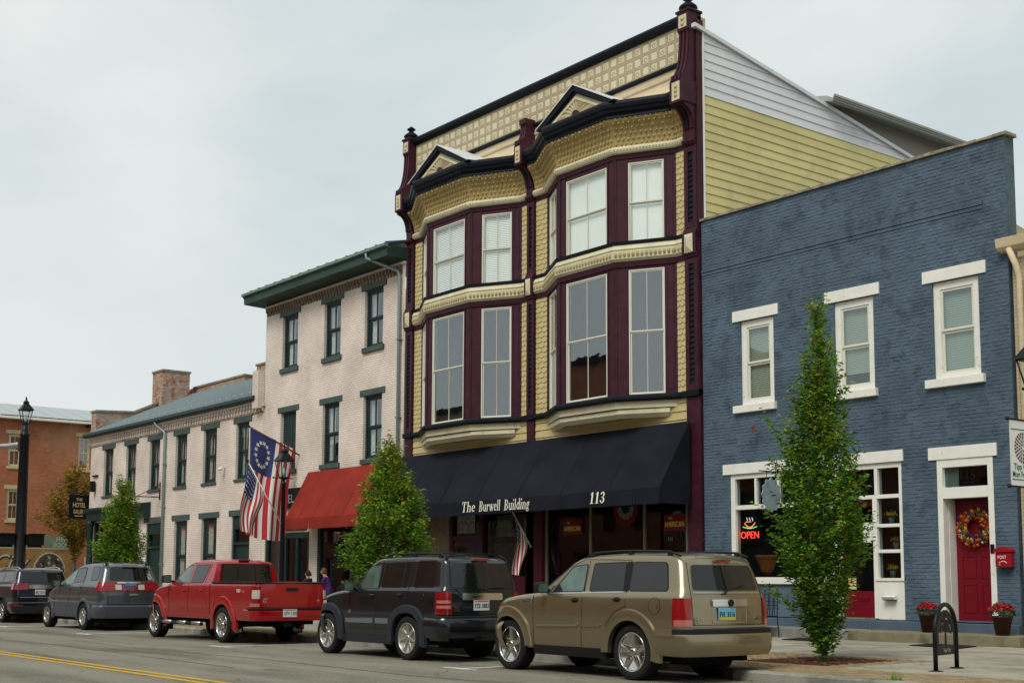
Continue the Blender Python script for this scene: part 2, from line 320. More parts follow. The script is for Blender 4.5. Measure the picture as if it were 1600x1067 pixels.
def window(bld, T, x0, x1, z0, z1, fm, sm, gm, fw=.08, sw=.045, d=.06, cols=1, inside=None, im=None, label=None, mun=.02, rail=.5, meet=True):
    """sash window: frame part with sash and pane sub-parts and what hangs behind the glass"""
    m = MB(T)
    m.box(x0, x0+fw, d, d+.14, z0, z1); m.box(x1-fw, x1, d, d+.14, z0, z1); m.box(x0+fw, x1-fw, d+.002, d+.14, z1-fw, z1); m.box(x0+fw, x1-fw, d+.002, d+.14, z0, z0+fw*.7)
    fr = m.build('window', fm, bld, label=label)
    a, b, c, e = x0+fw, x1-fw, z0+fw*.7, z1-fw; zm = c+(e-c)*rail
    for k, (p, q, dd) in enumerate(((c, zm, .05), (zm, e, .02)) if meet else ((c, e, .03),)):
        m = MB(T); y0 = d+dd
        m.box(a, a+sw, y0, y0+.035, p, q); m.box(b-sw, b, y0, y0+.035, p, q); m.box(a+sw, b-sw, y0+.001, y0+.035, q-sw, q); m.box(a+sw, b-sw, y0+.001, y0+.035, p, p+sw)
        for i in range(1, cols):
            xx = a+(b-a)*i/cols; m.box(xx-mun/2, xx+mun/2, y0+.004, y0+.03, p+sw, q-sw)
        m.build('sash', sm, fr)
        m = MB(T); m.box(a+sw, b-sw, y0+.014, y0+.02, p+sw, q-sw); m.build('pane', gm, fr)
    if inside == 'blind': m = MB(T); blind_slats(m, a, b, c+U(0, .12), e, d, .052 if im is M['blind'] else .045, .014 if im is M['blind'] else .012); m.build('blind', im, fr)
    elif inside == 'shade': m = MB(T); m.quad((a, d+.12, c+.02), (b, d+.12, c+.02), (b, d+.13, e), (a, d+.13, e)); m.build('roller_shade', im, fr)
    elif inside == 'halfblind': m = MB(T); blind_slats(m, a, b, c+.32, e, d, .045, .012); m.build('blind', im, fr)
    elif inside == 'curtain':
        for s in (0, 1):
            m = MB(T); n = 10; wid = (b-a)*.36; xa = a if s == 0 else b-wid
            vs = []
            for i in range(n+1):
                xx = xa+wid*i/n; yy = d+.16+.03*math.sin(i*2.1); vs += [(xx, yy, c), (xx, yy, e)]
            m.add(vs, [(2*i, 2*i+2, 2*i+3, 2*i+1) for i in range(n)]); m.build('curtain', im, fr)
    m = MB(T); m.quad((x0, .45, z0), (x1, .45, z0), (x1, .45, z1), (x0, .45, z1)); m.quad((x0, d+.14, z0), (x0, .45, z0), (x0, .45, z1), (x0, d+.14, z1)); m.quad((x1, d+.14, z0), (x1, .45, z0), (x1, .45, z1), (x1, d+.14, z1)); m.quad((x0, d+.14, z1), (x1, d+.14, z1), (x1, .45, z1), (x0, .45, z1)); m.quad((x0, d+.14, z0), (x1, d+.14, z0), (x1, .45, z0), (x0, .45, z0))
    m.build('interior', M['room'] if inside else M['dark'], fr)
    return fr
FY = 23.0
TF = (0, FY, 1, 0)
# ================================================================== SETTING: ground, road, pavements
CURB = 14.65
def struct(name, mb, m): return mb.build(name, m, kind='structure')
mb = MB(); mb.quad((-900, -700, -.06), (500, -700, -.06), (500, 900, -.06), (-900, 900, -.06)); struct('ground', mb, M['asphalt'])
mb = MB(); mb.quad((-300, 1.9, 0), (60, 1.9, 0), (60, CURB+.02, 0), (-300, CURB+.02, 0)); road = struct('road', mb, M['asphalt'])
mb = MB(); mb.quad((-76, CURB+.02, -.004), (-63.5, CURB+.02, -.004), (-63.5, 120, -.004), (-76, 120, -.004)); struct('side_street', mb, M['asphalt'])
# painted lines
for yy in (7.78, 8.02):
    mb = MB(); mb.quad((-120, yy-.055, .004), (30, yy-.055, .004), (30, yy+.055, .004), (-120, yy+.055, .004)); mb.build('centre_line', M['yellow'], road)
for px in (-8.9, -16.9, -25.3, -33.0, -39.4, -46.0):
    mb = MB(); mb.box(px-.05, px+.05, 12.35, CURB-.1, .001, .004); mb.box(px-.42, px+.42, 12.25, 12.35, .001, .004); mb.build('parking_mark', M['whiteline'], road)
mb = MB()
for x0, pts in ((-30, [(0, 10.9), (4, 10.6), (9, 10.95), (14, 10.8), (17, 11.2)]), (-44, [(0, 9.6), (8, 9.4), (16, 9.75), (25, 9.5)])):
    for a, b in zip(pts, pts[1:]):
        mb.quad((x0+a[0], a[1]-.015, .003), (x0+b[0], b[1]-.015, .003), (x0+b[0], b[1]+.015, .003), (x0+a[0], a[1]+.015, .003))
mb.build('crack', mat('tar_seam', (.045, .042, .035), .8), road)
# kerb: bulges out by the tree; split in stones
kpath = [(-61.5, CURB), (-13.75, CURB), (-12.75, 13.98), (-4, 13.9), (20, 13.9)]
mb = MB(); mb.sweep([(a, b) for a, b in kpath], [(0, -.03), (.0, .12), (-.03, .15), (-.16, .152), (-.16, -.03)]); curb = struct('kerb', mb, M['curb'])
gut = MB(); gut.sweep([(a, b) for a, b in kpath], [(0.0, .003), (.38, .0035), (.38, -.02), (0, -.02)]); struct('gutter_strip', gut, mat('gutter_concrete', (.20, .19, .145), .9, var=.2, vscale=3, dirt=((.09, .085, .065), 2, .5, .68)))
ZC, ZW = .15, .20     # kerb side and wall side pavement height
def pz(y): return ZC+(ZW-ZC)*max(0, min(1, (y-14.2)/8))
mb = MB()
for xa, xb in ((-61.5, -13.2),): mb.quad((xa, CURB+.14, ZC-.012), (xb, CURB+.14, ZC-.012), (xb, 23.6, ZW-.012), (xa, 23.6, ZW-.012))
mb.quad((-13.2, 14.05, ZC-.012), (20, 14.05, ZC-.012), (20, 23.6, ZW-.012), (-13.2, 23.6, ZW-.012))
side = struct('pavement', mb, M['joint'])
# concrete slabs, one by one where they read
def slab(x0, x1, y0, y1, name='paving_slab', m=None, g=.008):
    b = MB(); z0, z1 = pz(y0), pz(y1); d = U(-.002, .002)
    b.add([(x0+g, y0+g, z0+d), (x1-g, y0+g, z0+d), (x1-g, y1-g, z1+d), (x0+g, y1-g, z1+d), (x0, y0, z0-.02), (x1, y0, z0-.02), (x1, y1, z1-.02), (x0, y1, z1-.02)],
          [(0, 1, 2, 3), (4, 5, 1, 0), (5, 6, 2, 1), (6, 7, 3, 2), (7, 4, 0, 3)])
    b.build(name, m or M['concrete'], side)
SP = [M['concrete'], mat('concrete_b', (.33, .31, .245), .9, var=.14, vscale=2.1, bump=.25, bscale=60, dirt=((.2, .185, .14), 1.3, .5, .7)), mat('concrete_c', (.27, .255, .20), .9, var=.14, vscale=1.9, bump=.25, bscale=60)]
for ys in ((17.75, 19.2), (19.2, 20.65), (20.65, 22.12)):
    x = -61.4
    while x < 4: slab(x, x+1.83, ys[0], ys[1], m=random.choice(SP)); x += 1.83
x = -12.05
while x < 2: slab(x, x+1.6, 15.35, 17.75, m=SP[1]); x += 1.6
x = -61.4
while x < -16: slab(x, x+2.2, 16.0, 17.75, m=random.choice(SP)); x += 2.2
slab(-61.5, 6, 22.12, 23.6)
# brick pavers by the kerb and round the grate
cells = []
row = 0; y = 14.12
while y < 17.7:
    x = -61.4 + (row % 2)*.1
    while x < 3:
        x1 = x+.2
        yk = CURB+.16 if x < -13.75 else (13.98+.16 if x > -12.7 else 14.3)
        ok = y > yk and (y < 15.3 if x > -12.1 else (y < 15.95 if x < -15.8 else y < 17.7))
        if -14.02 < (x+x1)/2 < -12.42 and 15.5 < y < 17.45: ok = False
        if ok: cells.append((x, y))
        x = x1+.006
    y += .106; row += 1
cells.sort(key=lambda c: math.hypot(c[0]+0, c[1]) + (40 if c[0] > -9.5 else 0))
def pavermesh(m):
    b = MB(); g = .006; b.add([(g, g, 0), (.2-g, g, 0), (.2-g, .1-g, 0), (g, .1-g, 0), (0, 0, -.015), (.2, 0, -.015), (.2, .1, -.015), (0, .1, -.015)], [(0, 1, 2, 3), (4, 5, 1, 0), (5, 6, 2, 1), (6, 7, 3, 2), (7, 4, 0, 3)])
    me = bpy.data.meshes.new('paving_brick'); me.from_pydata(b.v, [], b.f); me.materials.append(m); return me
PM = [pavermesh(m) for m in M['paver']]
for c in cells[:300]: link('paving_brick', random.choice(PM), side, pos=(c[0], c[1], pz(c[1])+U(-.002, .003)))
b = MB()
for c in cells[300:]:
    b.cur = random.randrange(3); z = pz(c[1])+U(-.002, .003); g = .006; x, y = c
    b.add([(x+g, y+g, z), (x+.2-g, y+g, z), (x+.2-g, y+.1-g, z), (x+g, y+.1-g, z), (x, y, z-.015), (x+.2, y, z-.015), (x+.2, y+.1, z-.015), (x, y+.1, z-.015)], [(0, 1, 2, 3), (4, 5, 1, 0), (6, 7, 3, 2)])
b.build('paving_bricks', M['paver'], side, kind='stuff')
# far side kerb and pavement (where the photographer stands)
mb = MB(); mb.box(-80, 40, -8, 1.9, -.05, .13); struct('far_pavement', mb, M['concrete'])
# stone step in front of the blue building
st = MB(); x = -19.7; k = 0
stn = thing('stone_step', 'long low stone doorstep along the foot of the blue brick building', 'step', (-16, 22.5, .2))
for xa, xb, m in ((-19.75, -17.05, M['step2']), (-17.05, -15.0, M['step']), (-15.0, -13.25, M['step'])):
    b = MB(); b.box(xa+.004, xb-.004, 22.12, 22.93, .1, .40); b.build('step_stone', m, stn, bevel=.02)
# rubber mats
def floor_mat(pts, label):
    b = MB(); z = .215; b.add([(x, y, pz(y)+.006) for x, y in pts] + [(x, y, pz(y)+.018) for x, y in pts], [(3, 2, 1, 0), (4, 5, 6, 7), (0, 1, 5, 4), (1, 2, 6, 5), (2, 3, 7, 6), (3, 0, 4, 7)])
    b.build('door_mat', M['mat'], label=label, cat='door mat', group='black door mats on the pavement')
floor_mat([(-17.95, 21.15), (-16.95, 21.15), (-17.15, 21.95), (-18.15, 21.95)], 'black rubber mat on the pavement in front of the shop door behind the tree')
floor_mat([(-14.95, 21.2), (-13.7, 20.95), (-13.95, 21.85), (-15.0, 22.0)], 'black rubber mat on the pavement in front of the red door with the wreath')
# tree grates
def grate(x0, x1, y0, y1, label):
    t = thing('tree_grate', label, 'tree grate', ((x0+x1)/2, (y0+y1)/2, .15), 'square tree grates'); z = pz(y0)
    b = MB(); n = 30; cx, cy = (x0+x1)/2, (y0+y1)/2
    for a, bb, c, d in ((x0, x1, y0, y0+.06), (x0, x1, y1-.06, y1), (x0, x0+.06, y0+.06, y1-.06), (x1-.06, x1, y0+.06, y1-.06)): b.box(a, bb, c, d, z-.03, z+.006)
    b.build('grate_frame', M['rust'], t)
    b = MB()
    for i in range(n):
        xx = x0+.07+(x1-x0-.14)*i/n; w_ = (x1-x0-.14)/n*.62
        dx = xx+w_/2-cx
        if abs(dx) < .26:
            h = math.sqrt(.26**2-dx*dx); b.box(xx, xx+w_, y0+.06, cy-h, z-.02, z+.004); b.box(xx, xx+w_, cy+h, y1-.06, z-.02, z+.004)
        else: b.box(xx, xx+w_, y0+.06, y1-.06, z-.02, z+.004)
    for r in (.27, .55, .8):
        for k in range(24):
            a0, a1 = 2*math.pi*k/24, 2*math.pi*(k+1)/24
            if r*1.0 > (x1-x0)/2: continue
            b.add([(cx+r*math.cos(a0), cy+r*math.sin(a0), z+.006), (cx+r*math.cos(a1), cy+r*math.sin(a1), z+.006), (cx+(r+.035)*math.cos(a1), cy+(r+.035)*math.sin(a1), z+.006), (cx+(r+.035)*math.cos(a0), cy+(r+.035)*math.sin(a0), z+.006)], [(0, 1, 2, 3)])
    b.build('grate_bars', M['rust'], t)
    b = MB(); b.quad((x0, y0, z-.009), (x1, y0, z-.009), (x1, y1, z-.009), (x0, y1, z-.009)); b.build('soil', mat('soil', (.035, .014, .009), 1, var=.3), t)
grate(-14.0, -12.44, 15.52, 17.42, 'rust brown square tree grate round the trunk in front of the blue building')
# ================================================================== BLUE BRICK BUILDING
X0, X1, ZT = -21.80, -13.72, 10.05
blue = thing('brick_building', 'two storey blue painted brick shop with white lintels and a dark red door', 'building', (-17.8, 24, .2))
uw = [(-20.60, -19.60), (-17.90, -16.87), (-15.43, -14.38)]
store = (-20.98, -16.28, .60, 3.84); door = (-15.44, -14.20, .60, 3.82)
bh = [(a, b, 5.41, 7.41) for a, b in uw] + [store, door]
b = MB(TF); hole_wall(b, X0, X1, .58, ZT, bh, depth=.28)
b.quad((X1, 0, .58), (X1, 9, .58), (X1, 9, 7.5), (X1, 0, 7.5)); b.quad((X1, 0, 7.5), (X1, .34, 7.5), (X1, .34, ZT), (X1, 0, ZT)); b.quad((X0, 0, .58), (X0, 9, .58), (X0, 9, ZT), (X0, 0, ZT))
b.quad((X0, 9, .58), (X1, 9, .58), (X1, 9, 7.5), (X0, 9, 7.5)); b.quad((X0, .34, 7.5), (X1, .34, 7.5), (X1, 9, 7.5), (X0, 9, 7.5)); b.quad((X0, .34, ZT), (X1, .34, ZT), (X1, .34, 7.5), (X0, .34, 7.5)); b.quad((X0, 0, ZT), (X1, 0, ZT), (X1, .34, ZT), (X0, .34, ZT))
b.build('wall', M['bluepaint'], blue)
# bricks, proud of their joints
cells = []; row = 0; z = .60; BW, BH = .212, .0735
lint = [(-20.82, -19.45, 7.41, 7.66), (-18.13, -16.70, 7.41, 7.66), (-15.64, -14.20, 7.41, 7.66), (-20.78, -19.53, 5.24, 5.42), (-17.98, -16.79, 5.24, 5.42), (-15.60, -14.28, 5.24, 5.42), (-21.18, -16.22, 3.82, 4.08), (-15.62, -14.10, 3.80, 4.05)]
blk = bh + lint
while z < ZT-.03:
    x = X0 - (row % 2)*.106 + U(-.01, .01)
    segs = []
    while x < X1:
        segs.append((max(x, X0), min(x+BW-.012, X1))); x += BW
    for a, c in segs:
        if c-a < .05: continue
        cx, cz = (a+c)/2, z+BH/2
        for h in blk:                                # trim against openings
            if h[2]-.03 < cz < h[3]+.03:
                if h[0] < cx < h[1]: a = c; break
                if a < h[1] < c and cx > h[1]: a = h[1]
                if a < h[0] < c and cx < h[0]: c = h[0]
        if c-a > .04: cells.append((a, c, z))
    z += BH+.0015; row += 1
cells.sort(key=lambda c: math.hypot(c[0], 23)+abs(c[2]-2)*.12 + (30 if c[2] < 0.95 else 0))
def brickverts(w_, h, ox=0, oz=0, y=0, j=0):
    d = .0065+U(-.004, .005); t1, t2 = U(-.004, .004), U(-.004, .004); e_ = .006
    return [(ox, y, oz), (ox+w_, y, oz), (ox+w_, y, oz+h), (ox, y, oz+h), (ox+e_, y-d+t1, oz+e_), (ox+w_-e_, y-d-t1, oz+e_), (ox+w_-e_, y-d-t2, oz+h-e_), (ox+e_, y-d+t2, oz+h-e_)]
BF = [(4, 5, 6, 7), (0, 1, 5, 4), (1, 2, 6, 5), (2, 3, 7, 6), (3, 0, 4, 7)]
BMs = []
for k in range(5):
    me = bpy.data.meshes.new('brick'); me.from_pydata(brickverts(BW-.012, BH-.012), [], BF); me.materials.append(M['bluepaint']); BMs.append(me)
n = 0; rest = []
for a, c, z in cells:
    if n < 300 and abs((c-a)-(BW-.012)) < .002: link('brick', random.choice(BMs), blue, pos=(a, FY-.0005, z)); n += 1
    else: rest.append((a, c, z))
b = MB()
for a, c, z in rest: b.add(brickverts(c-a, BH-.012, a, z+U(-.002, .002), FY-.0005), BF)
b.build('bricks', M['bluepaint'], blue, kind='stuff')
# stepped brick courses under the parapet
for zz, o in ((8.78, .035), (8.70, .02)):
    b = MB(TF); x = X0+.01
    while x < X1-.9: b.box(x, x+.62, -o, .02, zz, zz+.062); x += .632
    b.build('projecting_course', M['bluepaint'], blue)
# coping of weathered stones
x = X0-.02
while x < X1+.02:
    l = U(.28, .42); l = min(l, X1+.08-x); b = MB(TF); z0 = ZT+.003; h = U(.045, .075); t = U(-.015, .015)
    b.add([(x+.005, -.06+U(-.015, .01), z0), (x+l, -.06+U(-.015, .01), z0), (x+l, .34, z0), (x+.005, .34, z0), (x+.01, -.05, z0+h), (x+l-.006, -.05, z0+h+t), (x+l-.006, .33, z0+h+t), (x+.01, .33, z0+h)], [(0, 3, 2, 1), (4, 5, 6, 7), (0, 1, 5, 4), (1, 2, 6, 5), (2, 3, 7, 6), (3, 0, 4, 7)])
    b.build('coping_stone', M['coping'], blue); x += l
# blue painted base course
for xa, xb in ((X0, -17.15), (-17.15, X1)):
    b = MB(TF); b.box(xa+.003, xb-.003, -.09, .3, .15, .58); b.build('base_course', M['bluebase'], blue, bevel=.015)
# upper windows
for i, (a, c) in enumerate(uw):
    fr = window(blue, TF, a, c, 5.43, 7.40, M['whitetrim'], M['sashw'], M['glass'], fw=.15, sw=.05, d=.05, inside='halfblind' if i == 1 else 'blind', im=M['blind2'])
    b = MB(TF); b.box(*[lint[i][0], lint[i][1]], -.035, .12, 7.41, 7.66); b.build('lintel', M['whitetrim'], fr, bevel=.008)
    b = MB(TF); b.box(lint[i+3][0], lint[i+3][1], -.10, .09, 5.25, 5.42); b.build('sill', M['whitetrim'], fr, bevel=.01)
# shopfront
xa, xb, za, zb = store
b = MB(TF); b.box(-21.18, -16.22, -.035, .14, 3.84, 4.08); b.build('lintel', M['whitetrim'], blue, bevel=.008)
b = MB(TF); b.box(xa, xa+.13, .02, .2, 1.47, zb); b.box(xb-.09, xb, .02, .2, 1.44, zb); b.box(xa+.13, xb-.09, .021, .2, zb-.11, zb)
b.box(xa+.13, -18.05, .03, .18, 3.02, 3.12); b.box(-18.05, -16.37, .03, .18, 3.10, 3.18)
for x_ in (-20.24, -19.58, -18.92, -18.3): b.box(x_-.03, x_+.03, .031, .17, 3.12, zb-.11)
b.box(-18.15, -17.95, .025, .2, .62, zb-.11); b.box(-17.04, -16.93, .025, .2, .62, 3.10); b.box(-16.98, -16.9, .027, .19, 3.18, zb-.11)
for z_ in (2.50, 1.97): b.box(-16.93, -16.37, .03, .16, z_, z_+.07)
b.build('shop_window_frame', M['whitetrim'], blue, bevel=.006)
b = MB(TF); b.box(xa-.02, -18.15, -.07, .2, 1.32, 1.47); b.build('window_sill', M['whitetrim'], blue, bevel=.008)
b = MB(TF); b.box(xa, -18.15, .0, .28, .58, 1.32); b.build('shop_wall', M['bluepaint'], blue)
b = MB(TF); b.box(-16.93, -16.28, .025, .12, .61, 1.40); b.build('panel', M['whitetrim'], blue)
b = MB(TF); b.box(-16.98, -16.24, -.0, .13, 1.40, 1.455); b.build('panel_sill', M['whitetrim'], blue)
b = MB(TF); b.prism([(-.13, 1.07), (.0, 1.10), (.0, 1.02), (-.10, 1.02)], -16.76, -16.47, 'x'); b.build('letter_box', M['whitetrim'], blue)
b = MB(TF); b.box(-16.75, -16.48, -.10, -.0, 1.0, 1.018); b.build('letter_flap', M['black'], blue)
def pane(a, c, z0, z1, y=.10, gm=None, par=None, T=TF):
    q = MB(T); q.box(a, c, y, y+.006, z0, z1); return q.build('pane', gm or M['glassd'], par or blue)
pane(xa+.13, -18.15, 1.47, 3.02)
xs = [xa+.13, -20.27, -20.21, -19.61, -19.55, -18.95, -18.89, -18.33, -18.27, -18.15]
for i in range(0, 10, 2): pane(xs[i], xs[i+1], 3.12, zb-.11)
for z0, z1 in ((1.455, 1.97), (2.04, 2.50), (2.57, 3.10)): pane(-16.93, -16.37, z0, z1)
pane(-16.90, -16.37, 3.18, zb-.11); pane(-17.95, -16.98, 3.18, zb-.11)
# shop door, mostly behind the tree
sd_ = MB(TF); sd_.box(-17.95, -17.04, .20, .245, .62, 1.18); sd_.box(-17.95, -17.84, .20, .245, 1.18, 3.08); sd_.box(-17.15, -17.04, .20, .245, 1.18, 3.08); sd_.box(-17.84, -17.15, .20, .245, 2.97, 3.08)
dr = sd_.build('door', M['doorred'], blue, label='dark red glazed shop door behind the tree')
b = MB(TF); b.box(-17.83, -17.16, .21, .216, 1.18, 2.97); b.build('pane', M['glassd'], dr)
b = MB(TF); b.box(-17.70, -17.28, .185, .2, 1.02, 1.055); b.box(-17.66, -17.32, .187, .2, .98, 1.01); b.build('panel_moulding', M['doorred'], dr)
b = MB(TF); b.box(-17.96, -17.03, .1, .3, .60, .63); b.build('threshold', M['step'], dr)
b = MB(TF); b.box(-17.82, -17.62, .195, .2, 1.22, 1.45); b.build('notice', mat('yellow_notice', (.6, .5, .2), .7), dr)
b = MB(TF); b.box(-17.42, -17.12, .195, .2, 2.2, 2.62); b.build('notice', M['whitetrim'], dr)
b = MB(TF); b.box(-17.12, -17.05, .19, .198, 2.25, 2.45); b.build('notice', mat('red_notice', (.5, .05, .02), .6), dr)
# interior of the shop
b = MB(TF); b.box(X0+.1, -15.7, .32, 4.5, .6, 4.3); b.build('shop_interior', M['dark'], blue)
b = MB(TF); b.box(-20.85, -18.16, .29, .75, 1.40, 1.50); b.build('display_shelf', M['potbrown'], blue)
# the other door
xa, xb, za, zb = door
b = MB(TF); b.box(-15.62, -14.10, -.035, .12, 3.80, 4.05); b.build('lintel', M['whitetrim'], blue, bevel=.008)
b = MB(TF); b.box(xa, xa+.12, -.012, .16, .61, 3.80); b.box(xb-.12, xb, -.012, .16, .61, 3.80); b.box(xa+.12, xb-.12, -.011, .16, 3.64, 3.80); b.box(xa+.12, xb-.12, -.02, .2, 3.02, 3.24)
b.box(xa+.12, xa+.135, .16, .42, .61, 3.02); b.box(xb-.135, xb-.12, .16, .42, .61, 3.02); b.build('door_frame', M['whitetrim'], blue, bevel=.005)
pane(xa+.12, xb-.12, 3.24, 3.64, y=.09)
text('115', .26, M['black'], blue, at=(-15.02, FY+.085, 3.38), depth=.002)
text("E. MAIN", .10, M['black'], blue, at=(-15.02, FY+.085, 3.28), depth=.002)
b = MB(TF); b.box(xa+.13, xa+.42, .1, .105, 3.25, 3.63); b.build('transom_paper', M['blind2'], blue)
b = MB(TF); b.box(xa+.1, xb-.1, .45, .47, .6, 3.64); b.box(xa+.135, xb-.135, .30, .42, 3.0, 3.03); b.build('door_recess', M['dark'], blue)
b = MB(TF); b.box(xa+.14, xb-.14, .38, .43, .62, 3.0); dr = b.build('door', M['doorred'], blue, label='plain dark red panelled door with autumn wreath')
for p0, p1 in ((-15.18, -14.87), (-14.77, -14.46)):
    for z0, z1 in ((.78, 1.35), (1.45, 1.9), (2.0, 2.85)):
        b = MB(TF)
        for q in ((p0, p1, z0, z0+.025), (p0, p1, z1-.025, z1), (p0, p0+.025, z0+.025, z1-.025), (p1-.025, p1, z0+.025, z1-.025)): b.box(q[0], q[1], .368, .381, q[2], q[3])
        b.build('door_panel', M['doorred'], dr)
b = MB(TF); b.box(-14.3, -14.22, -.03, .0, 1.93, 2.1); b.build('lock_box', M['blackmetal'], blue)
b = MB(TF); b.box(xa, xb, .0, .45, .58, .62); b.build('threshold', M['bluebase'], blue)
# little black ring hook and lamp on the lintel
b = MB(); b.tube([(-17.62+.09*math.cos(t), FY-.05, 4.0+.09*math.sin(t)) for t in [i*.55 for i in range(12)]], .022, 6); b.build('hook', M['blackmetal'], blue)
b = MB(); b.tube([(-19.4+.05*math.cos(t)*(1-t/9), FY-.25, 4.02+.07*math.sin(t)*(1-t/9)) for t in [i*.55 for i in range(12)]]+[(-19.4, FY-.25, 3.5)], .012, 6); b.build('hook', M['blackmetal'], blue)

# ---- things on and by the blue building
t = thing('neon_sign', 'glowing red OPEN neon sign with coffee cup in the shop window', 'neon sign', (-20.55, FY+.2, 2.3))
b = MB(TF); b.box(-20.90, -20.20, .20, .215, 2.30, 2.86); b.build('backing', M['black'], t)
red = mat('red_neon', (1, .05, .03), emit=3.2); grn = mat('green_neon', (.1, .8, .3), emit=1.5); wht = mat('white_neon', (.8, .9, 1), emit=1.5); org = mat('orange_neon', (.95, .2, .05), emit=1.6)
text('OPEN', .235, red, t, 'neon_lettering', at=(-20.84, FY+.185, 2.36), depth=.006, weight=-.0035, sx=.92)
def ncurve(pts, m, r=.011): q = MB(); q.tube([(x, FY+.185, z) for x, z in pts], r, 6); q.build('neon_tube', m, t)
ncurve([(-20.68+.16*i/8, 2.74-.0) for i in range(9)], org)
ncurve([(-20.72+.32*i/8, 2.72-.12*math.sin(math.pi*i/8)) for i in range(9)], org); ncurve([(-20.70+.28*i/8, 2.69-.07*math.sin(math.pi*i/8)) for i in range(9)], org)
ncurve([(-20.77+.42*i/10, 2.63-.04*math.sin(math.pi*i/10)) for i in range(11)], grn)
for k in range(3): ncurve([(-20.64+.08*k+.015*math.sin(i*1.2), 2.76+.02*i) for i in range(5)], wht, .006)
# wreath: petals and leaves on a ring
t = thing('wreath', 'round autumn wreath of orange and yellow flowers hanging on the dark red door', 'wreath', (-14.83, FY+.3, 2.45))
cols = [mat('petal_orange', (.55, .10, .01), .7), mat('petal_yellow', (.60, .36, .03), .7), mat('petal_red', (.32, .02, .01), .7), mat('leaf_olive', (.10, .09, .02), .8), mat('petal_violet', (.05, .02, .10), .8), mat('petal_cream', (.5, .42, .22), .7)]
b = MB()
for k in range(230):
    a = U(0, 6.283); rr = U(.17, .37); cx, cz = -14.83+rr*math.cos(a), 2.45+rr*math.sin(a); cy = FY+.32-U(.0, .10)
    b.cur = random.choice([0, 0, 0, 1, 1, 2, 3, 3, 4, 5] if not (abs(a-4.7) < 1.2 and rr < .25) else [4, 3]); r_ = U(.025, .06); n = random.choice([4, 5, 6])
    c0 = (cx, cy-.03, cz); ring = []
    for j in range(n*2):
        q = r_*(1 if j % 2 else .45); th = math.pi*j/n+a; ring.append((cx+q*math.cos(th), cy+U(-.012, .012), cz+q*math.sin(th)))
    b.add([c0]+ring, [(0, j+1, (j+1) % (2*n)+1) for j in range(2*n)])
b.build('flowers', cols, t, kind='stuff')
b = MB(); b.tube([(-14.83+.27*math.cos(i*math.pi/12), FY+.33, 2.45+.27*math.sin(i*math.pi/12)) for i in range(25)], .05, 8); b.build('ring', M['bark'], t)
# mailbox
t = thing('mailbox', 'small red wall mailbox marked POST beside the red door', 'mailbox', (-13.97, FY-.1, 1.63))
rp_ = mat('red_enamel', (.28, .008, .018), .3, coat=.4)
b = MB(TF); b.prism([(-14.13, 1.66), (-13.81, 1.66), (-13.81, 1.94), (-14.13, 1.94)], -.15, -.015, 'y'); b.build('box', rp_, t, bevel=.012)
b = MB(TF); b.prism([(-14.15, 1.943)]+[(-13.97-.18*math.cos(i*math.pi/10), 1.965+.085*math.sin(i*math.pi/10)) for i in range(11)]+[(-13.79, 1.943)], -.175, -.012, 'y'); b.build('lid', rp_, t, bevel=.006)
text('POST', .085, M['lettering'], t, at=(-14.08, FY-.152, 1.82), depth=.001, sx=.9)
b = MB(); b.tube([(-13.97+.07*math.cos(i*.5)*1.2, FY-.153, 1.73+.04*math.sin(i*.5)) for i in range(9)], .006, 5); b.build('emblem', M['lettering'], t); b = MB(); b.tube([(-14.03, FY-.153, 1.97), (-13.97, FY-.153, 1.985), (-13.93, FY-.153, 1.97)], .005, 5); b.build('emblem', M['lettering'], t)
# flower pots with red mums
def mums(x, y, z, r, h, label, pm, n=260, fcol='red'):
    t = thing('potted_mum', label, 'potted flowers', (x, y, z), 'potted red mums at the blue building')
    b = MB(); b.lathe([(r*.66, 0), (r*.98, h*.9), (r*1.05, h*.9), (r*1.05, h), (r*.9, h), (r*.9, h-.03)], x, y, 20, z); b.build('pot', pm, t)
    b = MB(); ms = [mat('mum_leaf', (.035, .075, .02), .7), mat('mum_leaf_b', (.06, .11, .03), .7), mat('mum_red', (.42, .012, .018), .7), mat('mum_red_b', (.26, .008, .012), .7)]
    for k in range(n*2):
        th = U(0, 6.283); ph = math.acos(U(-.25, 1)); q = U(.75, 1.05)
        px_, py_, pz_ = x+r*1.25*q*math.sin(ph)*math.cos(th), y+r*1.25*q*math.sin(ph)*math.sin(th), z+h+.02+r*.95*q*math.cos(ph)+.04
        top = pz_ > z+h+.10
        b.cur = random.choice([2, 3, 2, 2]) if (top and rnd() < .85) else random.choice([0, 1]); s_ = U(.018, .034)
        d1 = Vector((U(-1, 1), U(-1, 1), U(-1, 1))).normalized(); d2 = d1.cross(Vector((U(-1, 1), U(-1, 1), U(-1, 1)))).normalized(); p = Vector((px_, py_, pz_))
        b.add([tuple(p-d1*s_), tuple(p-d2*s_*.7), tuple(p+d1*s_), tuple(p+d2*s_*.7)], [(0, 1, 2, 3)])
    b.build('flowers', ms, t, kind='stuff')
mums(-15.38, 22.45, .40, .17, .36, 'red mums in a dark brown pot behind the bicycle rack, left of the red door', M['potbrown'])
mums(-13.72, 22.35, .40, .185, .36, 'red mums in a dark brown pot on the step below the red mailbox', M['potbrown'])
mums(-13.0, 22.6, .2, .16, .3, 'dark pot at the right edge of the photo beside the red mums', M['black'], n=60)
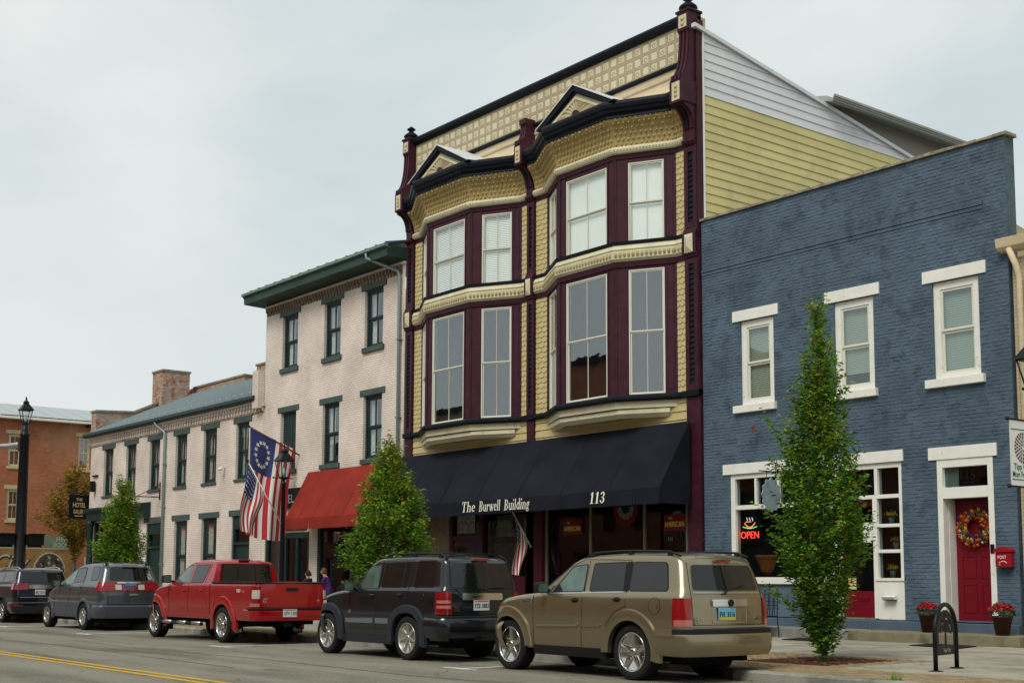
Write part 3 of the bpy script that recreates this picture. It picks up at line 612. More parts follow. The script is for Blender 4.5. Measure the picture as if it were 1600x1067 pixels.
# black urn with geraniums by the window
t = thing('planter', 'tall black urn planter with a few red geraniums under the shop window', 'planter', (-18.3, 22.45, .4))
b = MB(); b.lathe([(.20, 0), (.2, .05), (.09, .1), (.08, .2), (.2, .32), (.26, .5), (.29, .52), (.27, .52)], -18.22, 22.5, 18, .4); b.build('urn', M['black'], t)
b = MB()
for k in range(420):
    x, y, z = -18.22+random.gauss(0, .17), 22.5+random.gauss(0, .13), .98+random.gauss(0, .12); b.cur = 1 if (z > 1.1 and rnd() < .22) else 0; s_ = U(.025, .045)
    d1 = Vector((U(-1, 1), U(-1, 1), U(-1, 1))).normalized(); d2 = d1.cross(Vector((U(-1, 1), U(-1, 1), U(-1, 1)))).normalized(); p = Vector((x, y, z)); b.add([tuple(p-d1*s_), tuple(p-d2*s_), tuple(p+d1*s_), tuple(p+d2*s_)], [(0, 1, 2, 3)])
b.build('leaves', [mat('geranium_leaf', (.05, .10, .03), .7), mat('geranium_red', (.5, .01, .03), .7)], t, kind='stuff')
# wrought iron chair
t = thing('metal_chair', 'black wrought iron chair on the pavement behind the gold car', 'chair', (-18.95, 21.75, .2))
def bar(pts, name, r=.011): q = MB(); q.tube(pts, r, 6); q.build(name, M['blackmetal'], t)
cx, cy = -18.98, 21.8
for dx, dy in ((-.2, -.2), (-.2, .2)): bar([(cx+dx, cy+dy, .2), (cx+dx, cy+dy, .64)], 'leg')
for dy in (-.2, .2): bar([(cx+.24, cy+dy, .2), (cx+.2, cy+dy, .64), (cx+.22, cy+dy, 1.2)], 'leg')
bar([(cx+.22, cy-.2, 1.2), (cx+.23, cy-.1, 1.27), (cx+.23, cy+.1, 1.27), (cx+.22, cy+.2, 1.2)], 'back_rail')
for i in range(4): bar([(cx+.2, cy-.12+.08*i, .66), (cx+.22, cy-.12+.08*i+.03*(-1)**i, .95), (cx+.225, cy-.12+.08*i, 1.25)], 'back_bar', .007)
for zz in (.8, .95, 1.1): bar([(cx+.21, cy-.2, zz), (cx+.215, cy+.2, zz)], 'back_bar', .007)
for dy in (-.22, .22): bar([(cx+.2, cy+dy, .86), (cx-.15, cy+dy, .87), (cx-.2, cy+dy, .64)], 'arm')
q = MB(); q.box(cx-.22, cx+.2, cy-.21, cy+.21, .63, .65); q.build('seat', M['blackmetal'], t)
# terracotta urn in the window
t = thing('terracotta_pot', 'big two handled terracotta pot standing in the shop window', 'pot', (-20.2, FY+.5, 1.5))
b = MB(); b.lathe([(.16, 0), (.26, .12), (.33, .33), (.36, .40), (.38, .42), (.38, .47), (.35, .48), (.33, .46)], -20.18, FY+.5, 22, 1.5); b.build('bowl', M['terracotta'], t)
for s_ in (-1, 1):
    b = MB(); b.tube([(-20.18+s_*(.34+.0), FY+.5, 1.93), (-20.18+s_*.47, FY+.5, 1.93), (-20.18+s_*.5, FY+.5, 1.84), (-20.18+s_*.4, FY+.5, 1.76), (-20.18+s_*.3, FY+.5, 1.74)], .022, 8); b.build('handle', M['terracotta'], t)
# small potted flowers on the shelves of the side window
for nm, z0, col in (('yellow', 2.57, (.75, .45, .02)), ('orange', 2.05, (.65, .2, .01)), ('golden yellow', 1.47, (.78, .42, .01))):
    t = thing('potted_flower', 'small grey pot of %s flowers on a shelf in the narrow shop side window' % nm, 'potted flowers', (-16.72, FY+.25, z0), 'flower pots on the window shelves')
    x = -16.72 + (.08 if nm == 'orange' else -.02)
    b = MB(); b.box(-16.95, -16.36, .19, .40, z0-.03, z0-.012); b.T = TF; b = MB(TF); b.box(-16.95, -16.36, .19, .40, z0-.035, z0-.012); b.build('shelf', M['whitetrim'], blue)
    b = MB(); b.lathe([(.045, 0), (.065, .15), (.06, .15)], x, FY+.27, 12, z0-.012); b.build('pot', mat('grey_pot', (.16, .18, .16), .7), t)
    b = MB()
    for k in range(110):
        p = Vector((x+random.gauss(0, .065), FY+.27+random.gauss(0, .03), z0+.2+random.gauss(0, .028))); s_ = U(.012, .024); b.cur = 0 if p.z > z0+.18 else 1
        d1 = Vector((U(-1, 1), U(-.3, .3), U(-1, 1))).normalized(); d2 = d1.cross(Vector((0, 1, .2))).normalized(); b.add([tuple(p-d1*s_), tuple(p-d2*s_), tuple(p+d1*s_), tuple(p+d2*s_)], [(0, 1, 2, 3)])
    b.build('flowers', [mat('flower', col, .7), mat('flower_leaf', (.06, .10, .04), .8)], t, kind='stuff')
# straw baskets on top shelf
t = thing('straw_basket', 'pale straw basket on the top shelf of the left shop window', 'basket', (-20.2, FY+.4, 3.1))
b = MB(); b.lathe([(.1, 0), (.2, .03), (.21, .16), (.19, .16)], -19.95, FY+.4, 16, 3.12); b.build('basket', mat('straw', (.35, .24, .12), .9, var=.3, vscale=30), t)
# bicycle rack
t = thing('bicycle_rack', 'black arched bicycle rack with cut-out tree emblem on the pavement', 'bicycle rack', (-10.8, 16.2, .16))
A = Vector((-10.74, 15.83, .16)); B = Vector((-10.92, 16.60, .17)); ctr = (A+B)/2; hd = (B-A)/2; wd = hd.length; hu = hd.normalized()
pts = [A, A+Vector((0, 0, .52))]+[ctr+Vector((0, 0, .52)) - hu*wd*math.cos(th) + Vector((0, 0, 1))*wd*math.sin(th)*.95 for th in [math.pi*i/14 for i in range(1, 14)]]+[B+Vector((0, 0, .52)), B]
b = MB(); b.tube(pts, .032, 12); b.build('hoop', M['blackmetal'], t)
for P in (A, B): b = MB(); b.lathe([(.1, 0), (.1, .015), (.04, .025)], P.x, P.y, 16, P.z-.01); b.build('foot_plate', M['blackmetal'], t)
def rk(u, z): p = ctr+hu*u; return (p.x, p.y, z)
# panel with openings: tree emblem left as metal strips
nrm = Vector((hu.y, -hu.x, 0))*.006
def plate(poly, name='plate', m=None):
    q = MB(); n = len(poly); v = [tuple(Vector(rk(u, z))+nrm) for u, z in poly]+[tuple(Vector(rk(u, z))-nrm) for u, z in poly]
    q.add(v, [tuple(range(n)), tuple(range(n, 2*n))[::-1]]+[(i, (i+1) % n, (i+1) % n+n, i+n) for i in range(n)]); return q.build(name, m or M['blackmetal'], t)
W = wd-.07
plate([(-W, .37), (W, .37), (W, .50), (-W, .50)])
plate([(-W, .50), (-W+.06, .50), (-W+.06, .68), (-W, .68)])
for th in range(9):
    a0, a1 = math.pi*th/9, math.pi*(th+1)/9
    plate([(W*math.cos(a0), .68+W*.95*math.sin(a0)), (W*math.cos(a1), .68+W*.95*math.sin(a1)), (W*.72*math.cos(a1), .68+W*.6*math.sin(a1)), (W*.72*math.cos(a0), .68+W*.6*math.sin(a0))])
plate([(-.03, .50), (.03, .50), (.015, .72), (-.015, .72)], 'emblem_trunk')
for k in range(64):
    a = U(-.1, 3.24); rr = U(.04, .24); u, z = rr*math.cos(a)*.85, .70+rr*math.sin(a); s_ = U(.014, .028)
    plate([(u-s_, z), (u, z-s_), (u+s_, z), (u, z+s_)], 'emblem_leaf')
plate([(W-.02, .5), (W, .5), (W, .7), (W-.02, .7)])
for sgn in (-1, 1):
    text('Tipp City', .075, mat('rack_lettering', (.35, .35, .33), .4), t, at=tuple(Vector(rk(-.13, .41))+Vector((hu.y, -hu.x, 0))*.009), ex=(hu.x, hu.y), depth=.001) if sgn == 1 else None
# ================================================================== THE TALL COMMERCIAL BUILDING (burgundy and straw)
BX0, BX1 = -34.70, -21.85
bw = thing('commercial_building', 'tall three storey Victorian building with burgundy and straw yellow bay windows and black awning', 'building', (-28.3, 24, .2))
PIL = [(-34.57, -34.18), (-28.45, -28.13), (-22.28, -21.85)]
MODS = [(-34.18, -28.45, -31.27), (-28.13, -22.28, -25.13)]
HI, HO, BD = 1.09, 2.50, .78       # half width front facet, half width bay, depth
def path(m, y=FY):
    L_, R_, c = m; return [(L_, y), (c-HO, y), (c-HI, y-BD), (c+HI, y-BD), (c+HO, y), (R_, y)]
# carcass
b = MB(); b.box(BX0+.02, BX1-.05, FY+1.5, FY+4.6, .2, 13.5); b.quad((BX0, FY+.02, 5.2), (BX0, FY+9, 5.2), (BX0, FY+9, 13.2), (BX0, FY+.02, 15)); b.build('wall', M['tan'], bw)
b = MB(); b.prism([(FY+.02, 13.35), (FY+.3, 13.35), (FY+.3, 15.3), (FY+.02, 15.3)], BX0, BX1-.02, 'x'); b.build('parapet', M['tan'], bw)
# roof sloping back
b = MB(); b.prism([(FY+.3, 14.6), (31.55, 13.15), (40, 11.8), (40, 10), (FY+.3, 10)], BX0+.02, BX1-.05, 'x'); b.build('roof', M['roofpale'], bw)
SL = math.hypot(HO-HI, BD); ce, se = (HO-HI)/SL, BD/SL
def facets(c):
    return [((c-HO, FY, ce, -se), SL, 'L'), ((c-HI, FY-BD, 1, 0), 2*HI, 'F'), ((c+HI, FY-BD, ce, se), SL, 'R')]
tiles = []
for L_, R_, c in MODS:
    for z0, z1, wz0, wz1, lo in ((5.93, 9.36, 5.97, 9.12, 1), (9.80, 12.16, 9.80, 11.88, 0)):
        for T, ln, k in facets(c):
            a, e_ = {'L': (ln-1.29, ln-.36), 'F': (.30, ln-.30), 'R': (.36, 1.29)}[k]
            b = MB(T); hole_wall(b, 0, ln, z0, z1, [(a, e_, wz0, wz1)], depth=.12)
            for xx in (.0, ln-.05): b.box(xx, xx+.05, -.018, .02, z0, z1)           # corner beads
            b.box(a-.06, a-.03, -.015, .01, wz0+.02, z1-.1); b.box(e_+.03, e_+.06, -.015, .01, wz0+.02, z1-.1)
            if k != 'F':
                q = (1.36, 1.52) if k == 'R' else (.07, .23); b.box(q[0], q[1], -.012, .01, wz0+.1, wz1)
            b.build('bay_frame', M['burg'], bw)
            fr = window(bw, T, a, e_, wz0, wz1, M['sashw'], M['sashw'], M['glassr' if lo else 'glass'], fw=.028, sw=.035, d=-.01, cols=2, inside=None if lo else ('blind' if c < -30 else 'shade'), im=M['blind'], mun=.014, rail=.5)
    # soffit slab under the bay
    P = [(c-HO+.55, FY-.05), (c-HI+.05, FY-BD+.08), (c+HI-.05, FY-BD+.08), (c+HO-.55, FY-.05)]
    b = MB(); b.sweep([(c-HO+.25, FY), (c-HI, FY-BD+.16), (c+HI, FY-BD+.16), (c+HO-.25, FY)], [(0, 5.62), (.10, 5.60), (.10, 5.50), (-.02, 5.40), (-.06, 5.62)]); b.build('bay_soffit_moulding', M['cream'], bw)
    b = MB(); b.prism([(c-HO, FY+.3), (c-HO, FY), (c-HI, FY-BD), (c+HI, FY-BD), (c+HO, FY), (c+HO, FY+.3)], 5.63, 5.80, 'z'); b.build('bay_floor', M['cream'], bw)
    b = MB(); b.prism([(c-HO+.2, FY+.2), (c-HO+.2, FY), (c-HI, FY-BD+.17), (c+HI, FY-BD+.17), (c+HO-.2, FY), (c+HO-.2, FY+.2)], 5.42, 5.63, 'z'); b.build('bay_underside', M['tan'], bw)
    # clapboards between sill rail and awning
    for i in range(4):
        z = 5.08+.205*i; b = MB(); b.add([(L_, FY-.03, z), (R_, FY-.03, z), (R_, FY-.005, z+.2), (L_, FY-.005, z+.2), (L_, FY+.1, z), (R_, FY+.1, z), (R_, FY+.1, z+.2), (L_, FY+.1, z+.2)], [(0, 1, 2, 3), (0, 1, 5, 4), (3, 2, 6, 7)])
        b.build('clapboard', M['gold'], bw)
    p = path((L_, R_, c))
    # sill rail, belt, rope moulding, cove, cornice, all following the bay
    b = MB(); b.sweep(p, [(-.05, 5.80), (.10, 5.80), (.14, 5.84), (.14, 5.90), (.10, 5.95), (-.05, 5.95)]); b.build('sill_rail', M['black'], bw)
    b = MB(); b.sweep(p, [(-.05, 9.20), (.04, 9.20), (.06, 9.33), (-.05, 9.33)]); b.build('belt_head', M['burg'], bw)
    b = MB(); b.sweep(p, [(-.05, 9.33), (.06, 9.34), (.12, 9.40), (.13, 9.58), (.10, 9.60), (.13, 9.64), (.06, 9.77), (-.05, 9.79)]); b.build('belt_course', M['cream'], bw)
    b = MB(); b.sweep(p, [(-.05, 9.775), (.10, 9.775), (.11, 9.85), (-.05, 9.86)]); b.build('belt_top', M['black'], bw)
    b = MB(); b.sweep(p, [(-.05, 12.0), (.03, 12.0), (.05, 12.13), (-.05, 12.13)]); b.build('window_head', M['burg'], bw)
    b = MB(); b.sweep(p, [(-.05, 12.13)]+[(.06+.09*math.cos(t), 12.215+.10*math.sin(t)) for t in [-1.5, -.9, -.3, .3, .9, 1.5]]+[(-.05, 12.30)]); b.build('rope_moulding', M['cream'], bw)
    cove = [(.06, 12.32), (.07, 12.42), (.10, 12.55), (.155, 12.68), (.235, 12.80), (.33, 12.90), (.35, 12.97)]
    b = MB(); b.sweep(p, cove+[(-.05, 12.97), (-.05, 12.30)]); b.build('cove', M['goldd'], bw)
    b = MB(); b.sweep(p, [(-.05, 12.955), (.33, 12.955), (.39, 12.97), (.37, 13.03), (.39, 13.07), (.44, 13.10), (.46, 13.17), (.50, 13.20), (.52, 13.29), (.50, 13.36), (-.05, 13.38)]); b.build('cornice', M['black'], bw)
    b = MB(); b.sweep(p, [(.48, 13.365), (.50, 13.375), (-.02, 13.50), (-.02, 13.40)]); b.build('cornice_roof', M['roofpale'], bw)
    # ornaments set along the path
    def along(p, step, off):
        out = []
        for i in range(len(p)-1):
            a, e_ = Vector(p[i]), Vector(p[i+1]); d = (e_-a).normalized(); nr = Vector((d.y, -d.x)); ln = (e_-a).length; n = max(1, int(round(ln/step)))
            for j in range(n): q = a+d*((j+.5)*ln/n); out.append((q.x+nr.x*off, q.y+nr.y*off, d, nr))
        return out
    b = MB()
    for row in range(6):
        f = (row+.5)/6; i = f*6; k = int(i); o = cove[k][0]+(cove[k+1][0]-cove[k][0])*(i-k); z = cove[k][1]+(cove[k+1][1]-cove[k][1])*(i-k)
        st_ = .135*(1+.0*row)
        for x, y, d, nr in along(p, st_, o):
            D = Vector((d.x, d.y, 0)); Nn = Vector((nr.x, nr.y, 0)); Z_ = Vector((0, 0, 1)); c0 = Vector((x, y, z)) + (D*.06 if row % 2 else D*0); sx_, sz_ = .05, .05
            tip = c0+Nn*.045-Z_*.025*(1 if row < 5 else 0)
            q = [c0-D*sx_+Z_*sz_*.6, c0-Z_*sz_+Nn*-.01, c0+D*sx_+Z_*sz_*.6, c0+Z_*sz_+Nn*.02, tip]
            b.add([tuple(v) for v in q], [(0, 1, 4), (1, 2, 4), (2, 3, 4), (3, 0, 4)])
    for x, y, d, nr in along(p, .27, .345): 
        q0 = Vector((x, y, 12.90)); D = Vector((d.x, d.y, 0)); Nn = Vector((nr.x, nr.y, 0)); 
        b.add([tuple(q0+D*.045*math.cos(t)+Vector((0, 0, .045*math.sin(t)))) for t in [i*math.pi/3 for i in range(6)]]+[tuple(q0+Nn*.06)], [(i, (i+1) % 6, 6) for i in range(6)])
    b.build('cove_ornament', M['goldd'], bw, kind='stuff')
    b = MB()
    for x, y, d, nr in along(p, .085, .148):
        D = Vector((d.x, d.y, 0)); Nn = Vector((nr.x, nr.y, 0)); c0 = Vector((x, y, 12.215)); s_ = Vector((0, 0, 1))
        b.add([tuple(c0-D*.034-s_*.07-Nn*.04), tuple(c0-D*.006-s_*.07-Nn*.04), tuple(c0+D*.034+s_*.07-Nn*.04), tuple(c0+D*.006+s_*.07-Nn*.04), tuple(c0-D*.016+Nn*.022), tuple(c0+D*.016+Nn*.022)], [(0, 1, 5, 4), (4, 5, 2, 3), (1, 2, 5), (0, 4, 3)])
    b.build('rope_twist', M['cream'], bw, kind='stuff')
    b = MB()
    for x, y, d, nr in along(p, .115, .132):
        D = Vector((d.x, d.y, 0)); Nn = Vector((nr.x, nr.y, 0)); c0 = Vector((x, y, 9.49))
        b.add([tuple(c0+D*.045*math.cos(t)+Vector((0, 0, .07*math.sin(t)))) for t in [i*math.pi/3 for i in range(6)]]+[tuple(c0+Nn*.03)], [(i, (i+1) % 6, 6) for i in range(6)])
    b.build('belt_ornament', M['goldd'], bw, kind='stuff')
    # shingle strips
    tiles += [(L_, c-HO, 0), (c+HO, R_, 0)]
    # pediment
    ax, az, hw_ = c+.0, 14.20, 1.52
    yf = FY-BD-.40; yb = FY+.02
    def raf(s0, s1, t, m, nm, y0, y1):
        b = MB()
        for sg in (-1, 1):
            pl = [(ax+sg*hw_*1, 13.38+s0), (ax+sg*hw_, 13.38+s1), (ax, az+s1), (ax, az+s0)]; b.prism(pl, y0, y1, 'y')
        return b.build(nm, m, bw)
    b = MB()
    for sg in (-1, 1):
        b.prism([(ax+sg*hw_, 13.36), (ax+sg*hw_*.85, 13.36), (ax, az-.145), (ax, az)], yf-.05, yf+.16, 'y')
    b.build('pediment_cornice', M['black'], bw)
    b = MB()
    for sg in (-1, 1):
        b.prism([(ax+sg*hw_*.87, 13.37), (ax+sg*hw_*.80, 13.37), (ax, az-.20), (ax, az-.13)], yf, yf+.14, 'y')
    b.build('pediment_moulding', M['black'], bw)
    b = MB(); b.prism([(ax-hw_*.8, 13.38), (ax+hw_*.8, 13.38), (ax, az-.2)], yf+.06, yf+.12, 'y'); b.build('pediment_face', M['cream'], bw)
    b = MB(); b.box(ax-hw_*.72, ax+hw_*.72, yf+.02, yf+.07, 13.385, 13.42)
    for sg in (-1, 1): b.prism([(ax+sg*hw_*.70, 13.38), (ax+sg*hw_*.60, 13.38), (ax, az-.36), (ax, az-.29)], yf+.02, yf+.07, 'y')
    b.build('pediment_frame', M['cream'], bw)
    for k in range(11):
        a0, a1 = math.pi*(k+.08)/11, math.pi*(k+.92)/11; 
        def rad(a_): return min(.86, .47/max(.05, math.sin(a_)+ .56*abs(math.cos(a_))))*(.98)
        b = MB(); am = (a0+a1)/2
        v = [(ax+.1*math.cos(a0), yf+.055, 13.43+.1*math.sin(a0)), (ax+rad(a0)*math.cos(a0), yf+.05, 13.43+rad(a0)*math.sin(a0)), (ax+rad(am)*1.0*math.cos(am), yf+.015, 13.43+rad(am)*math.sin(am)), (ax+rad(a1)*math.cos(a1), yf+.05, 13.43+rad(a1)*math.sin(a1)), (ax+.1*math.cos(a1), yf+.055, 13.43+.1*math.sin(a1))]
        b.add(v, [(0, 1, 2), (0, 2, 4), (2, 3, 4)]); b.build('sunburst_ray', M['tan'], bw)
    b = MB(); b.prism([(ax+.12*math.cos(math.pi*i/8), 13.425+.12*math.sin(math.pi*i/8)) for i in range(9)], yf+.0, yf+.06, 'y'); b.build('sunburst_boss', M['burgr'], bw)
    b = MB()
    for sg in (-1, 1): b.add([(ax+sg*(hw_+.02), yf-.08, 13.385), (ax, yf-.08, az+.03), (ax, yb, az+.03), (ax+sg*(hw_+.02), yb, 13.50), (ax+sg*(hw_+.02), yf-.08, 13.36), (ax, yf-.08, az+.0)], [(0, 1, 2, 3), (0, 1, 5, 4)])
    b.build('pediment_roof', M['roofpale'], bw)
# shingles: bigger right-hand strips as single pieces
def shingle_v(w_, h, x=0, y=0, z=0, cut=True):
    c = h*.28
    f = [(x, z+h), (x, z+c), (x+w_*.28, z), (x+w_*.72, z), (x+w_, z+c), (x+w_, z+h)]
    return [(a, y-.022+.018*((q-z)/h), q) for a, q in f]+[(a, y-.003, q) for a, q in f]
SF = [(0, 1, 2, 3, 4, 5)]+[(i, i+1, i+7, i+6) for i in range(5)]
sh_n = 0; rest = MB(); smesh = {}
strips = []
for i, (a, e_, _) in enumerate(tiles): strips.append((a, e_))
strips.sort(key=lambda s: -s[0])
for a, e_ in strips:
    wd_ = (e_-a)/2
    for z0, z1 in ((5.95, 9.22), (9.86, 12.02)):
        b = MB(); b.quad((a, FY-.002, z0), (e_, FY-.002, z0), (e_, FY-.002, z1), (a, FY-.002, z1)); b.build('strip_backing', M['gold'], bw)
        z = z0; r = 0
        while z < z1-.08:
            xs = [a, a+wd_] if r % 2 == 0 else [a, a+wd_*.5, a+wd_*1.5]; ws = [wd_, wd_] if r % 2 == 0 else [wd_*.5, wd_, wd_*.5]
            for x, w_ in zip(xs, ws):
                if sh_n < 300:
                    key = round(w_, 3)
                    if key not in smesh:
                        me = bpy.data.meshes.new('shingle'); me.from_pydata(shingle_v(w_-.006, .15), [], SF); me.materials.append(M['gold']); smesh[key] = me
                    link('shingle', smesh[key], bw, pos=(x+.003, FY, z)); sh_n += 1
                else: rest.add(shingle_v(w_-.006, .15, x+.003, FY, z), SF)
            z += .142; r += 1
rest.build('shingles', M['gold'], bw, kind='stuff')
# pilasters
for k, (a, e_) in enumerate(PIL):
    c = (a+e_)/2; wd_ = e_-a
    b = MB()
    b.box(a, e_, FY-.08, FY+.1, .2, 5.80)
    for z0, z1 in ((5.95, 9.22), (9.95, 12.02)):
        b.box(a+.004, a+wd_*.3, FY-.10, FY+.1, z0, z1); b.box(e_-wd_*.3, e_-.004, FY-.10, FY+.1, z0, z1); b.box(a+wd_*.3, e_-wd_*.3, FY-.098, FY+.1, z1-.16, z1); b.box(a+wd_*.3, e_-wd_*.3, FY-.098, FY+.1, z0, z0+.14)
    b.box(a-.02, e_+.02, FY-.14, FY+.1, 9.215, 9.30); b.prism([(FY-.10, 9.95), (FY-.18, 9.80), (FY-.18, 9.28), (FY+.1, 9.28), (FY+.1, 9.95)], a-.015, e_+.015, 'x')
    b.build('pilaster', M['burg'], bw, bevel=.008)
    if k == 2: b = MB(); b.box(e_+.0, e_+.03, FY-.08, FY+.16, .6, 15.2); b.build('corner_board', M['burg'], bw)
    b = MB(); b.box(a-.03, e_+.03, FY-.15, FY+.1, 5.805, 5.945); b.build('sill_block', M['black'], bw)
    q = MB(); x0, x1 = a+wd_*.3, e_-wd_*.3
    for z0, z1 in ((6.09, 9.06), (10.09, 11.86)):
        q.box(x0, x1, FY-.05, FY+.05, z0, z1); z = z0; r = 0
        while z < z1-.1: q.add([(x0+.005, FY-.088, z), (x1-.005, FY-.088, z+.0), (x1-.005, FY-.06, z+.12), (x0+.005, FY-.06, z+.12), (x0+.005, FY-.05, z), (x1-.005, FY-.05, z)], [(0, 1, 2, 3), (0, 1, 5, 4)]); z += .13
    q.build('inset_panel', M['black'], bw)
    # cream diamond-point block
    b = MB(); x0, x1, y0, z0, z1 = a+wd_*.18, e_-wd_*.18, FY-.185, 9.32, 9.78
    b.add([(x0, y0, z0), (x1, y0, z0), (x1, y0, z1), (x0, y0, z1), (c, y0-.07, (z0+z1)/2+.08), (c, y0-.07, (z0+z1)/2-.08), (x0, y0+.1, z0), (x1, y0+.1, z0), (x1, y0+.1, z1), (x0, y0+.1, z1)], [(0, 1, 5), (1, 2, 4, 5), (2, 3, 4), (3, 0, 5, 4), (0, 1, 7, 6), (1, 2, 8, 7), (2, 3, 9, 8), (3, 0, 6, 9)])
    b.build('point_block', M['cream'], bw)
    # brackets
    def S(pts, x0, x1, m, nm, bev=0): b = MB(); b.prism(pts, x0, x1, 'x'); return b.build(nm, m, bw, bevel=bev)
    yb = FY+.15
    low = [(yb, 12.02), (FY-.13, 12.02), (FY-.19, 12.10), (FY-.19, 12.16), (FY-.12, 12.2), (FY-.13, 12.4)]+[(FY-.14-.31*(1-math.cos(t)), 12.42+.50*math.sin(t)) for t in [i*math.pi/2/7 for i in range(8)]]+[(FY-.47, 12.95), (FY-.52, 13.0), (yb, 13.0)]
    S(low, a+.02, e_-.02, M['burg'], 'bracket')
    for j in range(3): x_ = a+wd_*(.2+.3*j); S([(y_-.035, z_) if y_ < FY else (y_, z_) for y_, z_ in low[6:15]]+[(FY, 13.0), (FY, 12.4)], x_-.035, x_+.035, M['black'] if j == 1 else M['burg'], 'bracket_rib')
    S([(yb, 13.0), (FY-.56, 13.0), (FY-.56, 13.58), (yb, 13.58)], a-.01, e_+.01, M['burg'], 'bracket_block', .01)
    b = MB(); b.box(a+wd_*.2, e_-wd_*.2, FY-.575, FY-.55, 13.06, 13.52); rb = b.build('rosette_panel', M['cream'], bw)
    b = MB()
    for zz in (13.18, 13.29, 13.40): b.lathe([(.06, 0), (.045, -.02), (.02, -.03)], c, FY-.575, 8, zz, axis='y')
    b.build('rosette', M['gold'], rb)
    if k == 1:
        hi = [(yb, 13.58), (FY-.56, 13.58), (FY-.54, 13.66)]+[(FY-.54+.20*math.sin(t), 13.70+.34*(1-math.cos(t))) for t in [i*math.pi/2/6 for i in range(7)]]+[(FY-.32, 14.12), (FY-.34, 14.2), (FY-.40, 14.22), (FY-.40, 14.36), (yb, 14.36)]
        S(hi, a+.02, e_-.02, M['burg'], 'bracket')
        for j in range(3): x_ = a+wd_*(.2+.3*j); S([(y_-.03, z_) if y_ < FY else (y_, z_) for y_, z_ in hi[1:12]]+[(FY, 14.2), (FY, 13.6)], x_-.03, x_+.03, M['burg'], 'bracket_rib')
    else:
        hi = [(yb, 13.58), (FY-.56, 13.58), (FY-.54, 13.66)]+[(FY-.54+.30*math.sin(t), 13.70+1.15*(1-math.cos(t))) for t in [i*math.pi/2/8 for i in range(9)]]+[(FY-.26, 14.90), (FY-.30, 14.92), (FY-.30, 15.38), (yb, 15.38)]
        S(hi, a+.02, e_-.02, M['burg'], 'bracket')
        for j in range(3): x_ = a+wd_*(.2+.3*j); S([(y_-.03, z_) if y_ < FY else (y_, z_) for y_, z_ in hi[1:13]]+[(FY, 14.86), (FY, 13.6)], x_-.03, x_+.03, M['burg'], 'bracket_rib')
        b = MB(); b.box(a+wd_*.2, e_-wd_*.2, FY-.315, FY-.29, 14.98, 15.30); rb = b.build('rosette_panel', M['cream'], bw)
        b = MB(); b.lathe([(.07, 0), (.05, -.02), (.02, -.035)], c, FY-.315, 8, 15.2, axis='y'); b.lathe([(.06, 0), (.05, -.02), (.02, -.035)], c, FY-.315, 8, 15.07, axis='y'); b.build('rosette', M['gold'], rb)
        b = MB(); b.box(a-.02, e_+.02, FY-.33, FY+.17, 15.38, 15.44); b.build('cap', M['burg'], bw, bevel=.01)
        b = MB(); b.lathe([(.2, 0), (.2, .05), (.24, .08), (.22, .13), (.14, .2), (.08, .24), (.07, .28), (.13, .31), (.14, .34), (.06, .40), (.01, .44)], c, FY-.10, 16, 15.44); b.build('finial', M['black'], bw)
# frieze between cornice and grid, black bands, grid of square tiles
b = MB(); b.sweep([(PIL[0][1], FY), (PIL[2][0], FY)], [(-.02, 13.40), (.20, 13.42), (.08, 13.62), (.035, 13.80), (.03, 13.92), (.07, 13.94), (.08, 13.99), (.03, 14.02), (.03, 14.16), (-.02, 14.16)]); b.build('frieze', M['palet'], bw)
b = MB(); b.sweep([(PIL[0][1], FY), (PIL[2][0], FY)], [(-.02, 14.15), (.07, 14.15), (.12, 14.20), (.10, 14.26), (-.02, 14.26)]); b.build('lower_band', M['black'], bw)
b = MB(); b.sweep([(PIL[0][1], FY), (PIL[2][0], FY)], [(-.3, 15.20), (.08, 15.20), (.16, 15.28), (.18, 15.36), (.14, 15.43), (-.3, 15.45)]); b.build('top_band', M['black'], bw)
grid = mat('grid_tan', (.38, .32, .20), .6, var=.08, bump=.15, bscale=25)
b = MB(); hs = []; nx = 39; pit = (PIL[2][0]-PIL[0][1]-.02)/nx
for i in range(nx):
    for j in range(3): x_ = PIL[0][1]+.01+pit*(i+.5); z_ = 14.43+.295*j; hs.append((x_, z_))
b.T = (0, FY-.03, 1, 0); hole_wall(b, PIL[0][1], PIL[2][0], 14.26, 15.20, [(x_-.112, x_+.112, z_-.112, z_+.112) for x_, z_ in hs], depth=.03); b.build('grid_panel', grid, bw)
tp = []
b = MB(); b.add([(-.10, -.02, -.10), (.10, -.02, -.10), (.10, -.02, .10), (-.10, -.02, .10), (-.112, 0, -.112), (.112, 0, -.112), (.112, 0, .112), (-.112, 0, .112)], [(0, 1, 2, 3), (4, 5, 1, 0), (5, 6, 2, 1), (6, 7, 3, 2), (7, 4, 0, 3)])
me = bpy.data.meshes.new('square_tile'); me.from_pydata(b.v, [], b.f); me.materials.append(mat('tile_paint', (.61, .55, .39), .55)); tp.append(me)
for k in range(8):
    a = k*math.pi/4; dx, dz = math.cos(a), math.sin(a); px_, pz_ = -dz*.025, dx*.025
    b.add([(dx*.015, -.02, dz*.015), (dx*.055+px_, -.021, dz*.055+pz_), (dx*.085, -.022, dz*.085), (dx*.055-px_, -.021, dz*.055-pz_), (dx*.05, -.045, dz*.05)], [(0, 1, 4), (1, 2, 4), (2, 3, 4), (3, 0, 4)])
me = bpy.data.meshes.new('flower_tile'); me.from_pydata(b.v, [], b.f); me.materials.append(mat('flower_tile_paint', (.60, .54, .37), .55)); tp.append(me)
for i, (x_, z_) in enumerate(hs):
    f = (i//3 + i % 3) % 2; link(['square_tile', 'flower_tile'][f], tp[f], bw, pos=(x_, FY-.012, z_))
